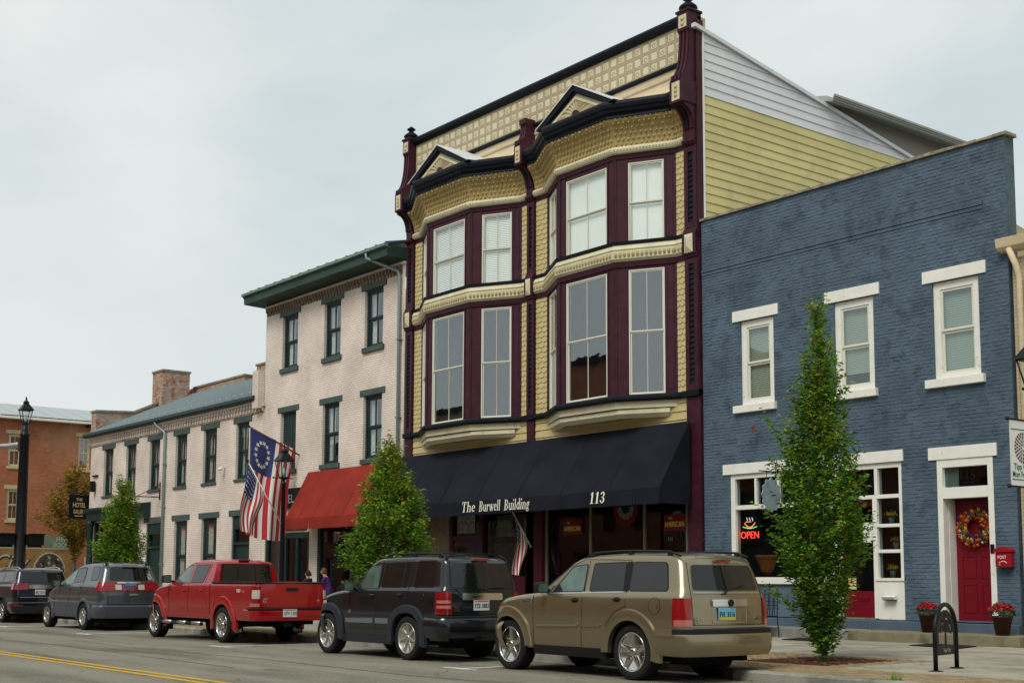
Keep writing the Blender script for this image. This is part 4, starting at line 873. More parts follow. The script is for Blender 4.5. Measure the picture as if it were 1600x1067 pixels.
# side wall: boards
def rake(y): return 14.92-(y-22.87)*(14.92-13.41)/(31.55-22.87)
z = 9.7; k = 0; SXX = BX1+.02
while z < 14.9:
    z1 = z+.225; y0 = FY+.16
    yt = lambda zz: min(36, 22.87+(14.92-zz)*(31.55-22.87)/(14.92-13.41))
    ya, yb = yt(z), max(y0, yt(z1)); ztop = min(z1, rake(y0))
    b = MB(); v = [(SXX+.025, y0, z), (SXX+.025, ya, z)]
    if yt(z1) > y0: v += [(SXX+.004, yb, z1), (SXX+.004, y0, z1)]
    else: v += [(SXX+.006, y0, ztop)]
    n = len(v); b.add(v+[(SXX-.02, p[1], p[2]) for p in v], [tuple(range(n))]+[(i, (i+1) % n, (i+1) % n+n, i+n) for i in range(n)])
    b.build('siding_board', M['sidingw'] if z > 13.14 else M['sidingy'], bw); z = z1
b = MB(); b.box(SXX-.03, SXX+.035, FY+.12, FY+.17, 9.6, 14.9); b.build('corner_trim', M['whitetrim'], bw)
b = MB(); b.prism([(22.80, 14.94), (36, 12.64), (36, 12.74), (22.80, 15.04)], SXX-.1, SXX+.09, 'x'); b.build('rake_trim', M['sidingw'], bw)
b = MB(); b.quad((SXX-.04, FY, 9), (SXX-.04, 40, 9), (SXX-.04, 40, 12), (SXX-.04, FY, 14.9)); b.build('side_wall', M['tan'], bw)
# rear wing roof seen over the side wall
b = MB(); b.prism([(-22.2, 14.35), (-21.5, 14.12), (-21.5, 14.22), (-21.7, 14.34), (-24.5, 15.0), (-24.5, 14.4)], 27.8, 35.4, 'y'); b.build('rear_roof', M['soffit'], bw)
b = MB()
for i in range(3): b.box(-21.49+.03*i, -21.46+.03*i, 27.75, 35.4, 14.14+.05*i, 14.2+.05*i)
b.build('rear_gutter', M['soffit'], bw)
b = MB(); b.box(-26, -22.05, 28.2, 35.2, 10.5, 14.3); b.build('rear_wall', mat('grey_siding', (.30, .29, .27), .6), bw)
# ---------------- ground floor under the awning
shop = MB(TF)
b = MB(TF); b.box(-34.18, -32.2, -.02, .2, .2, 5.1); b.build('pier', mat('brown_stucco', (.16, .12, .075), .8, var=.2), bw)
b = MB(TF); b.box(-32.2, -28.53, .02, .25, 4.2, 5.1); b.box(-28.13, -22.35, .02, .25, 4.2, 5.1); b.box(-28.13, -22.35, -.05, .15, .2, .75); b.box(-30.55, -28.53, -.05, .15, .2, 1.5); b.build('bulkhead', M['burgr'], bw)
b = MB(TF); b.box(-32.2, -32.05, -.02, .15, .2, 4.2); b.box(-30.72, -30.55, -.02, .15, .2, 4.2); b.box(-32.05, -30.72, .0, .14, 2.55, 2.68); b.box(-32.05, -30.72, .0, .14, 3.35, 3.5); b.build('door_frame', M['burg'], bw)
b = MB(TF); b.box(-32.05, -30.72, .05, .1, .25, 2.55); dr = b.build('door', M['burg'], bw)
b = MB(TF); b.box(-31.85, -30.92, .03, .045, 1.2, 2.35); b.build('pane', M['glassd'], dr)
pane(-32.05, -30.72, 2.68, 3.35, par=bw); pane(-30.55, -28.53, 1.5, 4.2, y=.08, par=bw)
for a, e_ in ((-28.13, -27.78), (-27.70, -25.97), (-25.90, -23.95), (-23.87, -22.46), (-22.40, -22.3)): pane(a, e_, .75, 4.2, y=.08, par=bw)
mat('dull_mullion', (.14, .13, .09), .5)
for x_ in (-27.74, -25.935, -23.91, -22.43): b = MB(TF); b.box(x_-.035, x_+.035, .04, .12, .75, 4.2); b.build('mullion', bpy.data.materials['dull_mullion'], bw)
b = MB(TF); b.box(-28.45, -27.78, -.08, .1, .2, 4.2); b.build('shop_post', M['burgr'], bw)
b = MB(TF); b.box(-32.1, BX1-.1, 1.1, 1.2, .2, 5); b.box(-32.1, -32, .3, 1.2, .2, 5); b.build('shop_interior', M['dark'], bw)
pic = mat('print_grey', (.20, .21, .18), .7, var=.6, vscale=9); sg = mat('sign_red_dim', (.12, .008, .004), .6); 
b = MB(TF); b.box(-31.9, -31.05, .085, .09, 2.75, 3.28); b.build('window_print', pic, bw)
b = MB(TF); b.box(-30.2, -28.8, .25, .26, 2.62, 3.25); b.build('window_poster', mat('poster_pale', (.20, .19, .12), .8, var=.3), bw)
b = MB(TF); b.prism([(-29.35+.26*(1 if i % 2 == 0 else .42)*math.sin(i*math.pi/5), 2.98+.26*(1 if i % 2 == 0 else .42)*math.cos(i*math.pi/5)) for i in range(10)], .235, .245, 'y'); b.build('star', M['dark'], bw)
b = MB(TF); b.box(-30.4, -29.4, .3, .5, 1.5, 2.45); b.build('display_board', mat('display_brown', (.10, .07, .05), .9, var=.5, vscale=6), bw)
for x_, z_ in ((-27.03, 2.60), (-23.22, 2.60)):
    b = MB(TF); b.box(x_, x_+.74, .06, .07, z_, z_+.40); si = b.build('window_sign', sg, bw)
    text('AMERICAN', .175, M['goldletter'], si, at=(x_+.02, FY+.055, z_+.1), depth=.002, sx=.78, weight=.004); text('THE', .08, M['goldletter'], si, at=(x_+.14, FY+.055, z_+.28), depth=.002)
text('113', .12, mat('dim_letter', (.25, .25, .2), .6), bw, at=(-23.1, FY+.055, 2.36), depth=.002)
b = MB(TF); n = 12
for r0, r1, mi in ((0, .16, 0), (.16, .30, 1), (.30, .46, 2)):
    b.cur = mi
    for i in range(n):
        a0, a1 = -math.pi*i/n, -math.pi*(i+1)/n; b.add([(-24.6+r*math.cos(a_), .055+.015*(i % 2), 3.25+r*1.1*math.sin(a_)) for r, a_ in ((r0, a0), (r1, a0), (r1, a1), (r0, a1))], [(0, 1, 2, 3)])
b.build('bunting', [mat('bunt_blue', (.01, .012, .05), .8), mat('bunt_white', (.16, .15, .14), .8), mat('bunt_red', (.12, .006, .01), .8)], bw)
# awning
AX0, AX1, AYF = -34.62, -22.08, 21.78
def awning(name, label, x0, x1, yf, zt, zf, zv, m, valn, seams, cat='awning', scal=.10):
    t = thing(name, label, cat, ((x0+x1)/2, yf, zv), 'shop awnings')
    b = MB(); n = seams*4; vs = []; fs = []; rows = 7
    for i in range(n+1):
        x = x0+(x1-x0)*i/n
        for j in range(rows+1):
            f = j/rows; sag = -.035*math.sin(math.pi*f)*(1-.7*abs(math.cos(math.pi*i/4)))+.006*math.sin(i*2.3+j*1.1)*math.sin(math.pi*f); vs.append((x, FY-.19+(yf-FY+.19)*f, zt+(zf-zt)*f+sag))
    for i in range(n):
        for j in range(rows): a = i*(rows+1)+j; fs.append((a, a+1, a+rows+2, a+rows+1))
    b.smooth = True; b.add(vs, fs); b.build('canopy', m, t)
    b = MB(); k = int((x1-x0)/scal); pts = []
    for i in range(k):
        xa = x0+(x1-x0)*i/k; xb = x0+(x1-x0)*(i+1)/k; wv = .012*math.sin(i*.7)
        b.add([(xa, yf, zf), (xb, yf, zf), (xb, yf-.004+wv, zv+.04), (xb-(xb-xa)*.25, yf-.004+wv, zv), (xa+(xb-xa)*.25, yf-.004+wv, zv), (xa, yf-.004+wv, zv+.04)], [(0, 1, 2, 3, 4, 5)])
    b.build('valance', m, t)
    for x in (x0, x1):
        b = MB(); b.add([(x, FY-.19, zt), (x, yf, zf), (x, yf, zv+.02), (x, FY-.19, zv+.02)], [(0, 1, 2, 3)]); b.build('side_panel', m, t)
    for i in range(1, seams):
        x = x0+(x1-x0)*i/seams; b = MB(); b.tube([(x, FY-.19, zt+.004), (x, (FY-.19+yf)/2, (zt+zf)/2-.01), (x, yf, zf+.004)], .008, 5); b.build('seam', m, t)
    for x in (x0+.02, (x0+x1)/2, x1-.02): b = MB(); b.tube([(x, FY-.19, zf-.05), (x, yf+.05, zf-.05)], .014, 5); b.build('awning_arm', M['aluminium'], t)
    return t
aw = awning('awning', 'long black canvas awning lettered The Burwell Building 113', AX0, AX1, AYF, 5.20, 3.56, 3.17, M['navy'], 0, 7)
SERIF = {
 'T': (.62, [('v', .31, 0, .70, .13), ('h', .02, .60, .665, .05), ('h', .18, .44, .0, .035), ('v', .035, .52, .69, .03), ('v', .585, .52, .69, .03)]),
 'h': (.56, [('v', .12, 0, .72, .11), ('v', .42, 0, .34, .11), ('a', .28, .32, .195, .15, 0, 160, .10, .05), ('h', .02, .23, 0, .03), ('h', .32, .53, 0, .03), ('h', .02, .12, .69, .03)]),
 'e': (.46, [('a', .23, .235, .20, .235, 8, 325, .11, .045), ('h', .06, .41, .25, .035)]),
 'B': (.64, [('v', .15, 0, .70, .13), ('a', .33, .535, .20, .165, -90, 90, .12, .045), ('a', .34, .185, .235, .185, -90, 90, .13, .045), ('h', .02, .36, .665, .035), ('h', .1, .34, .355, .035), ('h', .02, .36, 0, .035)]),
 'u': (.56, [('v', .12, .13, .46, .11), ('v', .42, 0, .46, .11), ('a', .27, .15, .195, .15, 200, 350, .10, .05), ('h', .02, .12, .43, .03), ('h', .32, .42, .43, .03), ('h', .42, .54, 0, .03)]),
 'r': (.42, [('v', .12, 0, .46, .11), ('a', .27, .30, .15, .16, 20, 160, .08, .06), ('h', .02, .23, 0, .03), ('h', .02, .12, .43, .03), ('v', .37, .33, .42, .09)]),
 'w': (.72, [('d', .08, .46, .24, 0, .11), ('d', .24, 0, .37, .46, .05), ('d', .34, .46, .50, 0, .11), ('d', .50, 0, .65, .46, .05), ('h', .0, .20, .43, .03), ('h', .28, .46, .43, .03), ('h', .55, .72, .43, .03)]),
 'l': (.26, [('v', .12, 0, .72, .11), ('h', .02, .23, 0, .03), ('h', .02, .12, .69, .03)]),
 'i': (.26, [('v', .12, 0, .46, .11), ('v', .12, .58, .70, .11), ('h', .02, .23, 0, .03), ('h', .02, .12, .43, .03)]),
 'd': (.56, [('v', .42, 0, .72, .11), ('a', .25, .235, .20, .235, 30, 330, .11, .045), ('h', .42, .54, 0, .03), ('h', .30, .42, .69, .03)]),
 'n': (.56, [('v', .12, 0, .46, .11), ('v', .42, 0, .34, .11), ('a', .28, .32, .195, .15, 0, 160, .10, .05), ('h', .02, .23, 0, .03), ('h', .32, .53, 0, .03), ('h', .02, .12, .43, .03)]),
 'g': (.50, [('a', .22, .31, .17, .155, 0, 359, .10, .045), ('a', .23, -.06, .20, .10, 0, 359, .07, .045), ('d', .14, .16, .12, .04, .06), ('h', .12, .36, .03, .06), ('v', .42, .40, .47, .08)]),
 '1': (.44, [('v', .22, 0, .70, .14), ('h', .06, .38, 0, .035), ('d', .07, .55, .20, .69, .05)]),
 '3': (.50, [('a', .22, .53, .17, .165, -80, 160, .12, .045), ('a', .22, .19, .20, .19, -160, 85, .13, .045), ('h', .14, .26, .35, .035), ('v', .09, .53, .62, .08), ('v', .07, .10, .20, .08)]),
 ' ': (.26, [])}
def serif_text(txt, size, m, parent, x0, y, z0, width, slant=.17, gap=.03):
    tot = sum(SERIF[c][0]+gap for c in txt)*size; k = width/tot; X = 0; q = MB(); dd = 0
    def put(pts):
        nonlocal dd
        dd += .00025; q.add([(x0+(X+(px_+pz_*slant))*size*k, y-dd, z0+pz_*size) for px_, pz_ in pts], [tuple(range(len(pts)))])
    for c in txt:
        for s_ in SERIF[c][1]:
            if s_[0] == 'v': _, a, b0, b1, w_ = s_; put([(a-w_/2, b0), (a+w_/2, b0), (a+w_/2, b1), (a-w_/2, b1)])
            elif s_[0] == 'h': _, a, b0, z_, h_ = s_; put([(a, z_), (b0, z_), (b0, z_+h_), (a, z_+h_)])
            elif s_[0] == 'd': _, a, z_, b0, z2, w_ = s_; put([(a-w_/2, z_), (a+w_/2, z_), (b0+w_/2, z2), (b0-w_/2, z2)])
            else:
                _, cx_, cz_, rx, rz, a0, a1, wv, wh = s_; n = max(4, int((a1-a0)/24))
                for i in range(n):
                    t0, t1 = R(a0+(a1-a0)*i/n), R(a0+(a1-a0)*(i+1)/n)
                    put([(cx_+rx*math.cos(t0), cz_+rz*math.sin(t0)), (cx_+rx*math.cos(t1), cz_+rz*math.sin(t1)), (cx_+(rx-wv)*math.cos(t1), cz_+(rz-wh)*math.sin(t1)), (cx_+(rx-wv)*math.cos(t0), cz_+(rz-wh)*math.sin(t0))])
        X += SERIF[c][0]+gap
    q.build('lettering', m, parent, kind=None)
serif_text('The', .40, M['lettering'], aw, -29.90, AYF-.03, 3.26, .66); serif_text('Burwell', .40, M['lettering'], aw, -29.08, AYF-.03, 3.255, .98); serif_text('Building', .40, M['lettering'], aw, -27.96, AYF-.03, 3.25, 1.12)
serif_text('113', .40, M['lettering'], aw, -24.52, AYF-.03, 3.27, .60)
# ================================================================== WHITE THREE STOREY BUILDING
W0, W1 = -44.15, -34.76
wb = thing('brick_building', 'three storey white painted brick building with green lintels and a green eave', 'building', (-39.5, 24, .2))
top = [(-42.87, -41.72), (-39.85, -38.73), (-37.18, -36.04)]
holes = [(a, c, 9.04, 10.98) for a, c in top]+[(a, c, 5.33, 7.43) for a, c in top]+[(-43.87, -40.60, .3, 3.05), (-40.05, -35.6, .3, 3.6)]
b = MB(TF); hole_wall(b, W0, W1, .2, 11.5, holes, depth=.28)
b.quad((W0, 0, .2), (W0, 11, .2), (W0, 11, 12.3), (W0, 5.5, 13.3), (W0, 0, 11.7)); b.quad((W0, .5, 11.4), (W1, .5, 11.4), (W1, .5, .2), (W0, .5, .2)) if False else None
b.build('wall', M['whitebrick'], wb)
for a, c in top:
    for z0, z1 in ((9.04, 10.98), (5.33, 7.43)):
        ins = 'curtain'
        if a < -42 and z0 < 6:
            b = MB(TF); b.box(a, c, .12, .2, z0, z1); fr = b.build('window', M['green'], wb, label='shuttered dark green window'); 
            for k in range(1, 5): q = MB(TF); q.box(a+(c-a)*k/5-.012, a+(c-a)*k/5+.012, .105, .12, z0, z1); q.build('shutter_batten', M['green'], fr)
        else: fr = window(wb, TF, a, c, z0, z1, M['green'], M['green'], M['glass'], fw=.09, sw=.07, d=.10, cols=2, inside=ins, im=M['curtain'], mun=.07)
        b = MB(TF); b.box(a-.20, c+.20, -.03, .08, z1, z1+.20); b.build('lintel', M['greenl'], fr, bevel=.01)
        b = MB(TF); b.box(a-.06, c+.10, -.08, .12, z0-.17, z0); b.build('sill', M['greenl'], fr, bevel=.01)
# storefront
b = MB(TF)
for x0, x1, z0, z1 in ((-43.87, -43.7, .3, 3.05), (-40.77, -40.6, .3, 3.05), (-42.5, -42.3, .3, 2.9), (-43.7, -40.77, 2.85, 3.05), (-43.7, -42.5, .3, 1.0), (-42.3, -41.6, .3, 1.1), (-41.6, -41.5, .3, 2.85)): b.box(x0, x1, .03, .16, z0, z1)
b.build('shop_front', M['green'], wb)
for x0, x1, z0 in ((-43.7, -42.5, 1.0), (-42.3, -41.6, 1.1), (-41.5, -40.77, .5)): q = MB(TF); q.box(x0, x1, .1, .106, z0, 2.85); q.build('pane', M['glassd'], wb)
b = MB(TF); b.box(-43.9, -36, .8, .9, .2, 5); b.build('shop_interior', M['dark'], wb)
b = MB(TF); b.box(-44.0, -40.9, -.06, .0, 3.12, 3.32); b.box(-40.05, -35.6, -.03, .1, 3.4, 3.6); b.box(-40.05, -39.9, .02, .15, .3, 3.4); b.box(-37.9, -37.75, .02, .15, .3, 3.4); b.box(-39.9, -37.9, .03, .15, .3, .9); b.build('shop_front_trim', M['green'], wb)
for x0, x1 in ((-39.9, -37.9), (-37.75, -35.6)): q = MB(TF); q.box(x0, x1, .1, .106, .9, 3.4); q.build('pane', M['glassd'], wb)
t = thing('shop_sign', 'black board lettered HOTEL above the green shopfront behind the big flag', 'sign', (-42.5, FY-.1, 4))
b = MB(TF); b.box(-44.0, -41.0, -.12, -.0, 3.92, 4.62); b.build('board', M['black'], t, bevel=.01)
text('HOTEL', .42, mat('pale_letter', (.45, .43, .33), .6), t, at=(-42.92, FY-.125, 4.1), depth=.003, weight=.006, spacing=1.1, sx=.98)
# dentil brick course
b = MB(TF)
x = W0+.1
while x < W1-.1:
    b.box(x, x+.10, -.10, .02, 11.30, 11.46); b.box(x+.02, x+.12, -.055, .02, 11.18, 11.30); x += .2
b.build('dentils', mat('brown_dentil', (.20, .15, .10), .8, var=.3), wb, kind='stuff')
b = MB(TF); b.box(W0, W1, -.06, .05, 11.46, 11.56); b.build('eave_course', M['whitebrick'], wb)
# eave, fascia, roof panels
b = MB(); b.prism([(FY+.2, 11.60), (FY-.72, 11.63), (FY-.74, 11.86), (FY-.80, 11.90), (FY-.80, 11.96), (FY+.2, 12.0)], -44.60, -34.74, 'x'); b.build('eave', M['greeneave'], wb)
b = MB(); b.prism([(FY-.84, 11.93), (FY-.84, 12.02), (FY-.70, 12.03), (FY-.70, 11.9)], -44.62, -34.72, 'x'); b.build('gutter', mat('old_green_metal', (.13, .21, .18), .5, var=.3), wb)
x = -44.62
while x < -34.9:
    x1 = min(x+.62, -34.74); b = MB(); b.prism([(FY-.80, 12.01), (FY+5.5, 13.4), (FY+5.5, 13.34), (FY-.8, 11.97)], x+.015, x1-.015, 'x'); b.build('roof_panel', M['roofblue'], wb)
    b = MB(); b.prism([(FY-.82, 12.0), (FY-.80, 12.07), (FY+5.5, 13.46), (FY+5.5, 13.36)], x1-.015, x1+.015, 'x'); b.build('roof_seam', M['roofblue'], wb); x = x1
b = MB(); b.box(-47.1, -45.2, FY+5.0, FY+6.2, 11.5, 14.0); b.build('chimney', M['oldbrick'], wb) if False else None
b = MB(); b.box(-44.55, -43.2, FY+1.6, FY+2.3, 12.3, 12.98); ch = b.build('chimney', M['oldbrick'], wb)
b = MB(); b.box(-44.6, -43.15, FY+1.55, FY+2.35, 12.98, 13.08); b.build('chimney_cap', M['coping'], ch)
b = MB(); b.box(-35.3, -34.8, FY+.5, FY+1.0, 12.0, 12.5); b.build('vent_box', M['gutter'], wb)
# downspout
t = thing('downspout', 'grey green downspout at the right corner of the three storey white building', 'downspout', (-34.95, FY-.1, .2))
b = MB(); b.tube([(-35.9, FY-.78, 11.9), (-35.9, FY-.78, 11.75), (-35.0, FY-.12, 11.25), (-34.95, FY-.10, 11.1), (-34.95, FY-.10, .3)], .055, 10); b.build('pipe', M['gutter'], t)
for z in (9, 6.5, 4): b = MB(); b.box(-35.03, -34.87, FY-.17, FY, z, z+.04); b.build('pipe_strap', M['gutter'], t)
# red awning
aw2 = awning('awning', 'brick red canvas awning with scalloped edge over the green shopfront', -40.43, -35.75, 21.95, 5.10, 3.45, 3.06, M['redcanvas'], 0, 5, scal=.16)
# ================================================================== LONG WHITE TWO STOREY BUILDING
l0, l1 = -61.6, -44.16
lb = thing('brick_building', 'long two storey white painted brick building with a blue grey metal roof', 'building', (-53, 24, .2))
uws = [(-59.93, -58.80), (-57.29, -56.14), (-54.68, -53.58), (-51.98, -50.86), (-49.31, -48.10), (-46.42, -45.35)]
low_ = [(-54.78, -53.15), (-51.88, -50.62), (-49.29, -47.90), (-46.60, -45.10)]
holes = [(a, c, 5.2, 7.36) for a, c in uws]+[(low_[0][0], low_[0][1], .25, 3.78), (low_[1][0], low_[1][1], .9, 3.78), (low_[2][0], low_[2][1], .9, 3.8), (low_[3][0], low_[3][1], .25, 3.85), (-60.9, -55.6, .25, 4.0)]
b = MB(TF); hole_wall(b, l0, l1, .2, 7.75, holes, depth=.28); b.quad((l0, 0, .2), (l0, 10, .2), (l0, 10, 8), (l0, 5, 10.5), (l0, 0, 7.9)); b.build('wall', M['whitebrick'], lb)
for i, (a, c) in enumerate(uws):
    fr = window(lb, TF, a, c, 5.2, 7.36, M['green'], M['green'], M['glass'], fw=.12, sw=.08, d=.10, cols=2, inside='curtain', im=M['curtain'], mun=.08)
    b = MB(TF); b.box(a-.22, c+.24, -.03, .08, 7.36, 7.60); b.build('lintel', M['greenl'], fr, bevel=.01)
    b = MB(TF); b.box(a-.06, c+.06, -.06, .12, 5.1, 5.2); b.build('sill', M['greenl'], fr, bevel=.01)
for i, (a, c) in enumerate(low_):
    if i in (1, 2): fr = window(lb, TF, a, c, .9, 3.78, M['green'], M['green'], M['glass'], fw=.14, sw=.08, d=.10, cols=1, inside='curtain', im=M['curtain'])
    else:
        b = MB(TF); b.box(a, a+.12, .05, .2, .25, 3.78); b.box(c-.12, c, .05, .2, .25, 3.78); b.box(a+.12, c-.12, .06, .2, 3.3, 3.78); b.box(a+.12, c-.12, .06, .2, 2.7, 2.8); fr = b.build('door_frame', M['green'], lb)
        b = MB(TF); b.box(a+.12, c-.12, .14, .18, .25, 2.7); b.build('door', M['green'], fr)
        b = MB(TF); b.box(a+.12, c-.12, .15, .156, 2.8, 3.3); b.build('pane', M['glassd'], fr)
    b = MB(TF); b.box(a-.24, c+.22, -.03, .08, 3.8+.0, 4.02); b.build('lintel', M['greenl'], fr, bevel=.01)
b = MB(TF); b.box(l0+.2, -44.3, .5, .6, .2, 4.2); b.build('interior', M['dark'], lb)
# corner porch
b = MB(TF); b.prism([(-.30, 4.06), (-.30, 4.38), (-.44, 4.52), (-.44, 4.64), (.0, 4.7), (.0, 4.06)], -61.15, -54.35, 'x'); b.build('porch_cornice', M['green'], lb)
b = MB(); b.lathe([(.20, 0), (.20, .2), (.15, .25), (.13, 3.6), (.17, 3.7), (.2, 3.86)], -60.75, FY-.22, 16, .2); b.build('column', M['green'], lb)
b = MB(TF); b.box(-60.9, -60.75, .05, .2, .25, 4.0); b.box(-55.75, -55.6, .05, .2, .25, 4.0); b.box(-58.6, -58.4, .05, .2, .25, 4.0); b.box(-60.75, -55.75, .06, .2, .25, 1.0); b.build('shop_front', M['green'], lb)
for x0, x1 in ((-60.75, -58.6), (-58.4, -55.75)): q = MB(TF); q.box(x0, x1, .1, .106, 1.0, 4.0); q.build('pane', M['glassd'], lb)
# dentil cornice
b = MB(TF); x = l0+.05
while x < l1-.1:
    b.box(x, x+.13, -.07, .02, 7.66, 7.79); b.box(x+.12, x+.25, -.12, .02, 7.82, 7.94); x += .25
b.build('dentils', M['whitebrick'], lb, kind='stuff')
b = MB(TF); b.box(l0-.02, l1, -.05, .03, 7.79, 7.82); b.box(l0-.02, l1, -.16, .03, 7.94, 8.03); b.build('cornice_course', M['whitebrick'], lb)
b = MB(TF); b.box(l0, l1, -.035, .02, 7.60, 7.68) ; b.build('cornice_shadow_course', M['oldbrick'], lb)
b = MB(); b.prism([(FY-.38, 8.10), (FY-.36, 8.22), (FY-.18, 8.24), (FY-.18, 8.04), (FY-.34, 8.05)], l0-.25, l1-.25, 'x'); b.build('gutter', M['green'], lb)
x = l0-.2; RZ = 10.55
while x < l1-.3:
    x1 = min(x+.66, l1-.28); b = MB(); b.prism([(FY-.25, 8.24), (FY+4.9, RZ), (FY+4.9, RZ-.06), (FY-.25, 8.2)], x+.012, x1-.012, 'x'); b.build('roof_panel', M['roofblue'], lb)
    b = MB(); b.prism([(FY-.25, 8.23), (FY-.25, 8.31), (FY+4.9, RZ+.08), (FY+4.9, RZ-.03)], x1-.015, x1+.015, 'x'); b.build('roof_seam', M['seam'], lb); x = x1
for j, yy in enumerate((.35,)):
    x = l0+.15
    while x < l1-.5:
        zz = 8.26+(yy+.25)*(RZ-8.24)/5.15; b = MB(); b.prism([(FY+yy, zz), (FY+yy+.10, zz+.1), (FY+yy+.12, zz+.03)], x, x+.09, 'x'); b.build('snow_guard', M['seam'], lb); x += .66
# party wall stub and weathered gable walls with chimneys
b = MB(); b.prism([(FY-.32, 7.9), (FY-.32, 9.2), (FY+.0, 9.25), (FY+5, 11.0), (FY+5, 8)], -44.72, -44.22, 'x') if False else b.box(-44.62, -44.18, FY-.28, FY+.35, 7.75, 9.15); b.build('party_wall', M['whitebrick'], lb)
b = MB(); b.prism([(FY+.3, 8.0), (FY+.3, 8.6), (FY+2.9, 9.55), (FY+3.0, 9.6), (FY+5.2, 11.0), (FY+5.2, 8)], -61.9, -61.5, 'x'); b.build('gable_wall', M['oldbrick'], lb)
for x0, x1, y0, y1, z1 in ((-62.0, -61.4, FY+.1, FY+3.1, 9.95), (-62.2, -60.95, FY+3.2, FY+4.6, 11.55), (-61.5, -56.0, FY+5.1, FY+5.6, 10.9), (-54.8, -52.0, FY+5.1, FY+5.8, 11.2)):
    if x1-x0 < .7 and z1 < 11: pts = [(y0, 8.0), (y0, 9.3), (y0+1.9, 9.4), (y1, 9.95), (y1, 8.0)]; b = MB(); b.prism(pts, x0, x1, 'x'); o = b.build('gable_parapet', M['oldbrick'], lb); b = MB(); b.prism([(y0-.05, 9.30), (y0-.05, 9.40), (y0+1.9, 9.5), (y1+.1, 10.06), (y1+.1, 9.95), (y0+1.9, 9.4)], x0-.06, x1+.06, 'x'); b.build('parapet_coping', M['coping'], o)
    else: b = MB(); b.box(x0, x1, y0, y1, 8, z1); o = b.build('chimney', M['oldbrick'], lb); b = MB(); b.box(x0-.05, x1+.05, y0-.05, y1+.05, z1, z1+.09); b.build('chimney_cap', M['coping'], o)
t = thing('downspout', 'grey green downspout in the middle of the long white building', 'downspout', (-52.9, FY-.1, .2))
b = MB(); b.tube([(-53.5, FY-.3, 8.1), (-53.5, FY-.28, 7.95), (-52.95, FY-.1, 7.6), (-52.9, FY-.09, 7.45), (-52.9, FY-.09, .3)], .06, 10); b.build('pipe', M['gutter'], t)
for z in (6.2, 4.4, 2): b = MB(); b.box(-52.99, -52.81, FY-.16, FY, z, z+.04); b.build('pipe_strap', M['gutter'], t)
t = thing('sign_bracket', 'empty rusty iron sign bracket on the long white building', 'bracket', (-53.4, FY-.05, 4.9))
b = MB(); b.tube([(-53.4, FY-.03, 5.5), (-53.4, FY-.03, 4.75)], .03, 6); b.build('wall_bar', M['rust'], t)
b = MB(); b.tube([(-53.4, FY-.03, 4.85), (-53.4, FY-1.5, 4.85)], .025, 6); b.tube([(-53.4, FY-.03, 5.4), (-53.4, FY-1.0, 4.87)], .015, 6); b.build('arm', M['rust'], t)
t = thing('flood_light', 'small white flood light on the long white wall near the flag', 'light', (-47.3, FY-.1, 5.7))
b = MB(); b.lathe([(.09, 0), (.09, .1), (.05, .12)], -47.3, FY-.2, 12, 5.6); b.box(-47.34, -47.26, FY-.15, FY, 5.72, 5.78); b.build('lamp_head', M['whitetrim'], t)
t = thing('wall_lantern', 'small black lantern and bracket at the left end of the long white building', 'lantern', (-61.0, FY-.1, 5.8))
b = MB(); b.box(-60.95, -60.75, FY-.25, FY-.06, 5.45, 5.95); b.box(-61.15, -60.55, FY-.09, FY, 6.17, 6.24); b.build('lantern_body', M['blackmetal'], t)
b = MB(); b.tube([(-61.1, FY-.02, 5.9), (-61.3, FY-.08, 5.8), (-61.15, FY-.1, 5.6), (-61.05, FY-.02, 5.6)], .02, 6); b.build('scroll', M['blackmetal'], t)
# hotel gallery hanging sign
t = thing('hanging_sign', 'black hanging sign lettered THE HOTEL GALLERY at the corner porch', 'sign', (-61.8, FY-1.2, 4.2))
b = MB(); b.box(-61.88, -61.82, FY-.88, FY+.08, 4.22, 5.34); b.build('board', M['black'], t, bevel=.01)
b = MB(); b.tube([(-61.85, FY-.95, 5.44), (-61.65, FY+.1, 5.44)], .025, 6); b.tube([(-61.85, FY-.7, 5.44), (-61.85, FY-.7, 5.3)], .012, 6); b.tube([(-61.85, FY-.1, 5.44), (-61.85, FY-.1, 5.3)], .012, 6); b.build('hanger', M['blackmetal'], t)
gl_ = mat('sign_gold', (.50, .36, .14), .5)
for s_, z_, sz, sx_ in (('THE', 5.06, .18, .9), ('HOTEL', 4.76, .30, .66), ('GALLERY', 4.46, .27, .50)):
    text(s_, sz, gl_, t, at=(-61.815, FY-.40, z_), ex=(0, 1), depth=.003, sx=sx_, align='CENTER', weight=.004)
b = MB(); b.box(-61.82, -61.812, FY-.6, FY-.2, 4.33, 4.37); b.build('underline', gl_, t)
# ================================================================== RED BRICK BUILDING ACROSS THE SIDE STREET
RX = -73.0
rb_ = thing('brick_building', 'red brick building across the side street with old painted wall advertising', 'building', (RX-6, 24, .2))
TR = (RX, 0, 0, 1)     # local x = world y, inward = -x
def WR(px0, px1, pz0, pz1): return (px0, px1, pz0, pz1)
def rbx(u0, u1, d0, d1, z0, z1, q): q.box(RX-d1, RX-d0, u0, u1, z0, z1)
wins = [(22.68, 23.40, 7.47, 9.23), (22.72, 23.40, 4.55, 6.22), (26.52, 27.2, 7.5, 9.33), (19.9, 20.6, 7.47, 9.23), (19.9, 20.6, 4.55, 6.22)]
holes = [(a, c, z0, z1) for a, c, z0, z1 in wins]
b = MB((RX, 0, 0, 1)); hole_wall(b, 6, 44, .2, 10.05, holes, depth=.25); 
b.build('wall', M['redbrick'], rb_)
b = MB(); b.box(RX-14, RX-.3, 6, 44, .2, 10.0); b.build('wall', M['redbrick'], rb_)
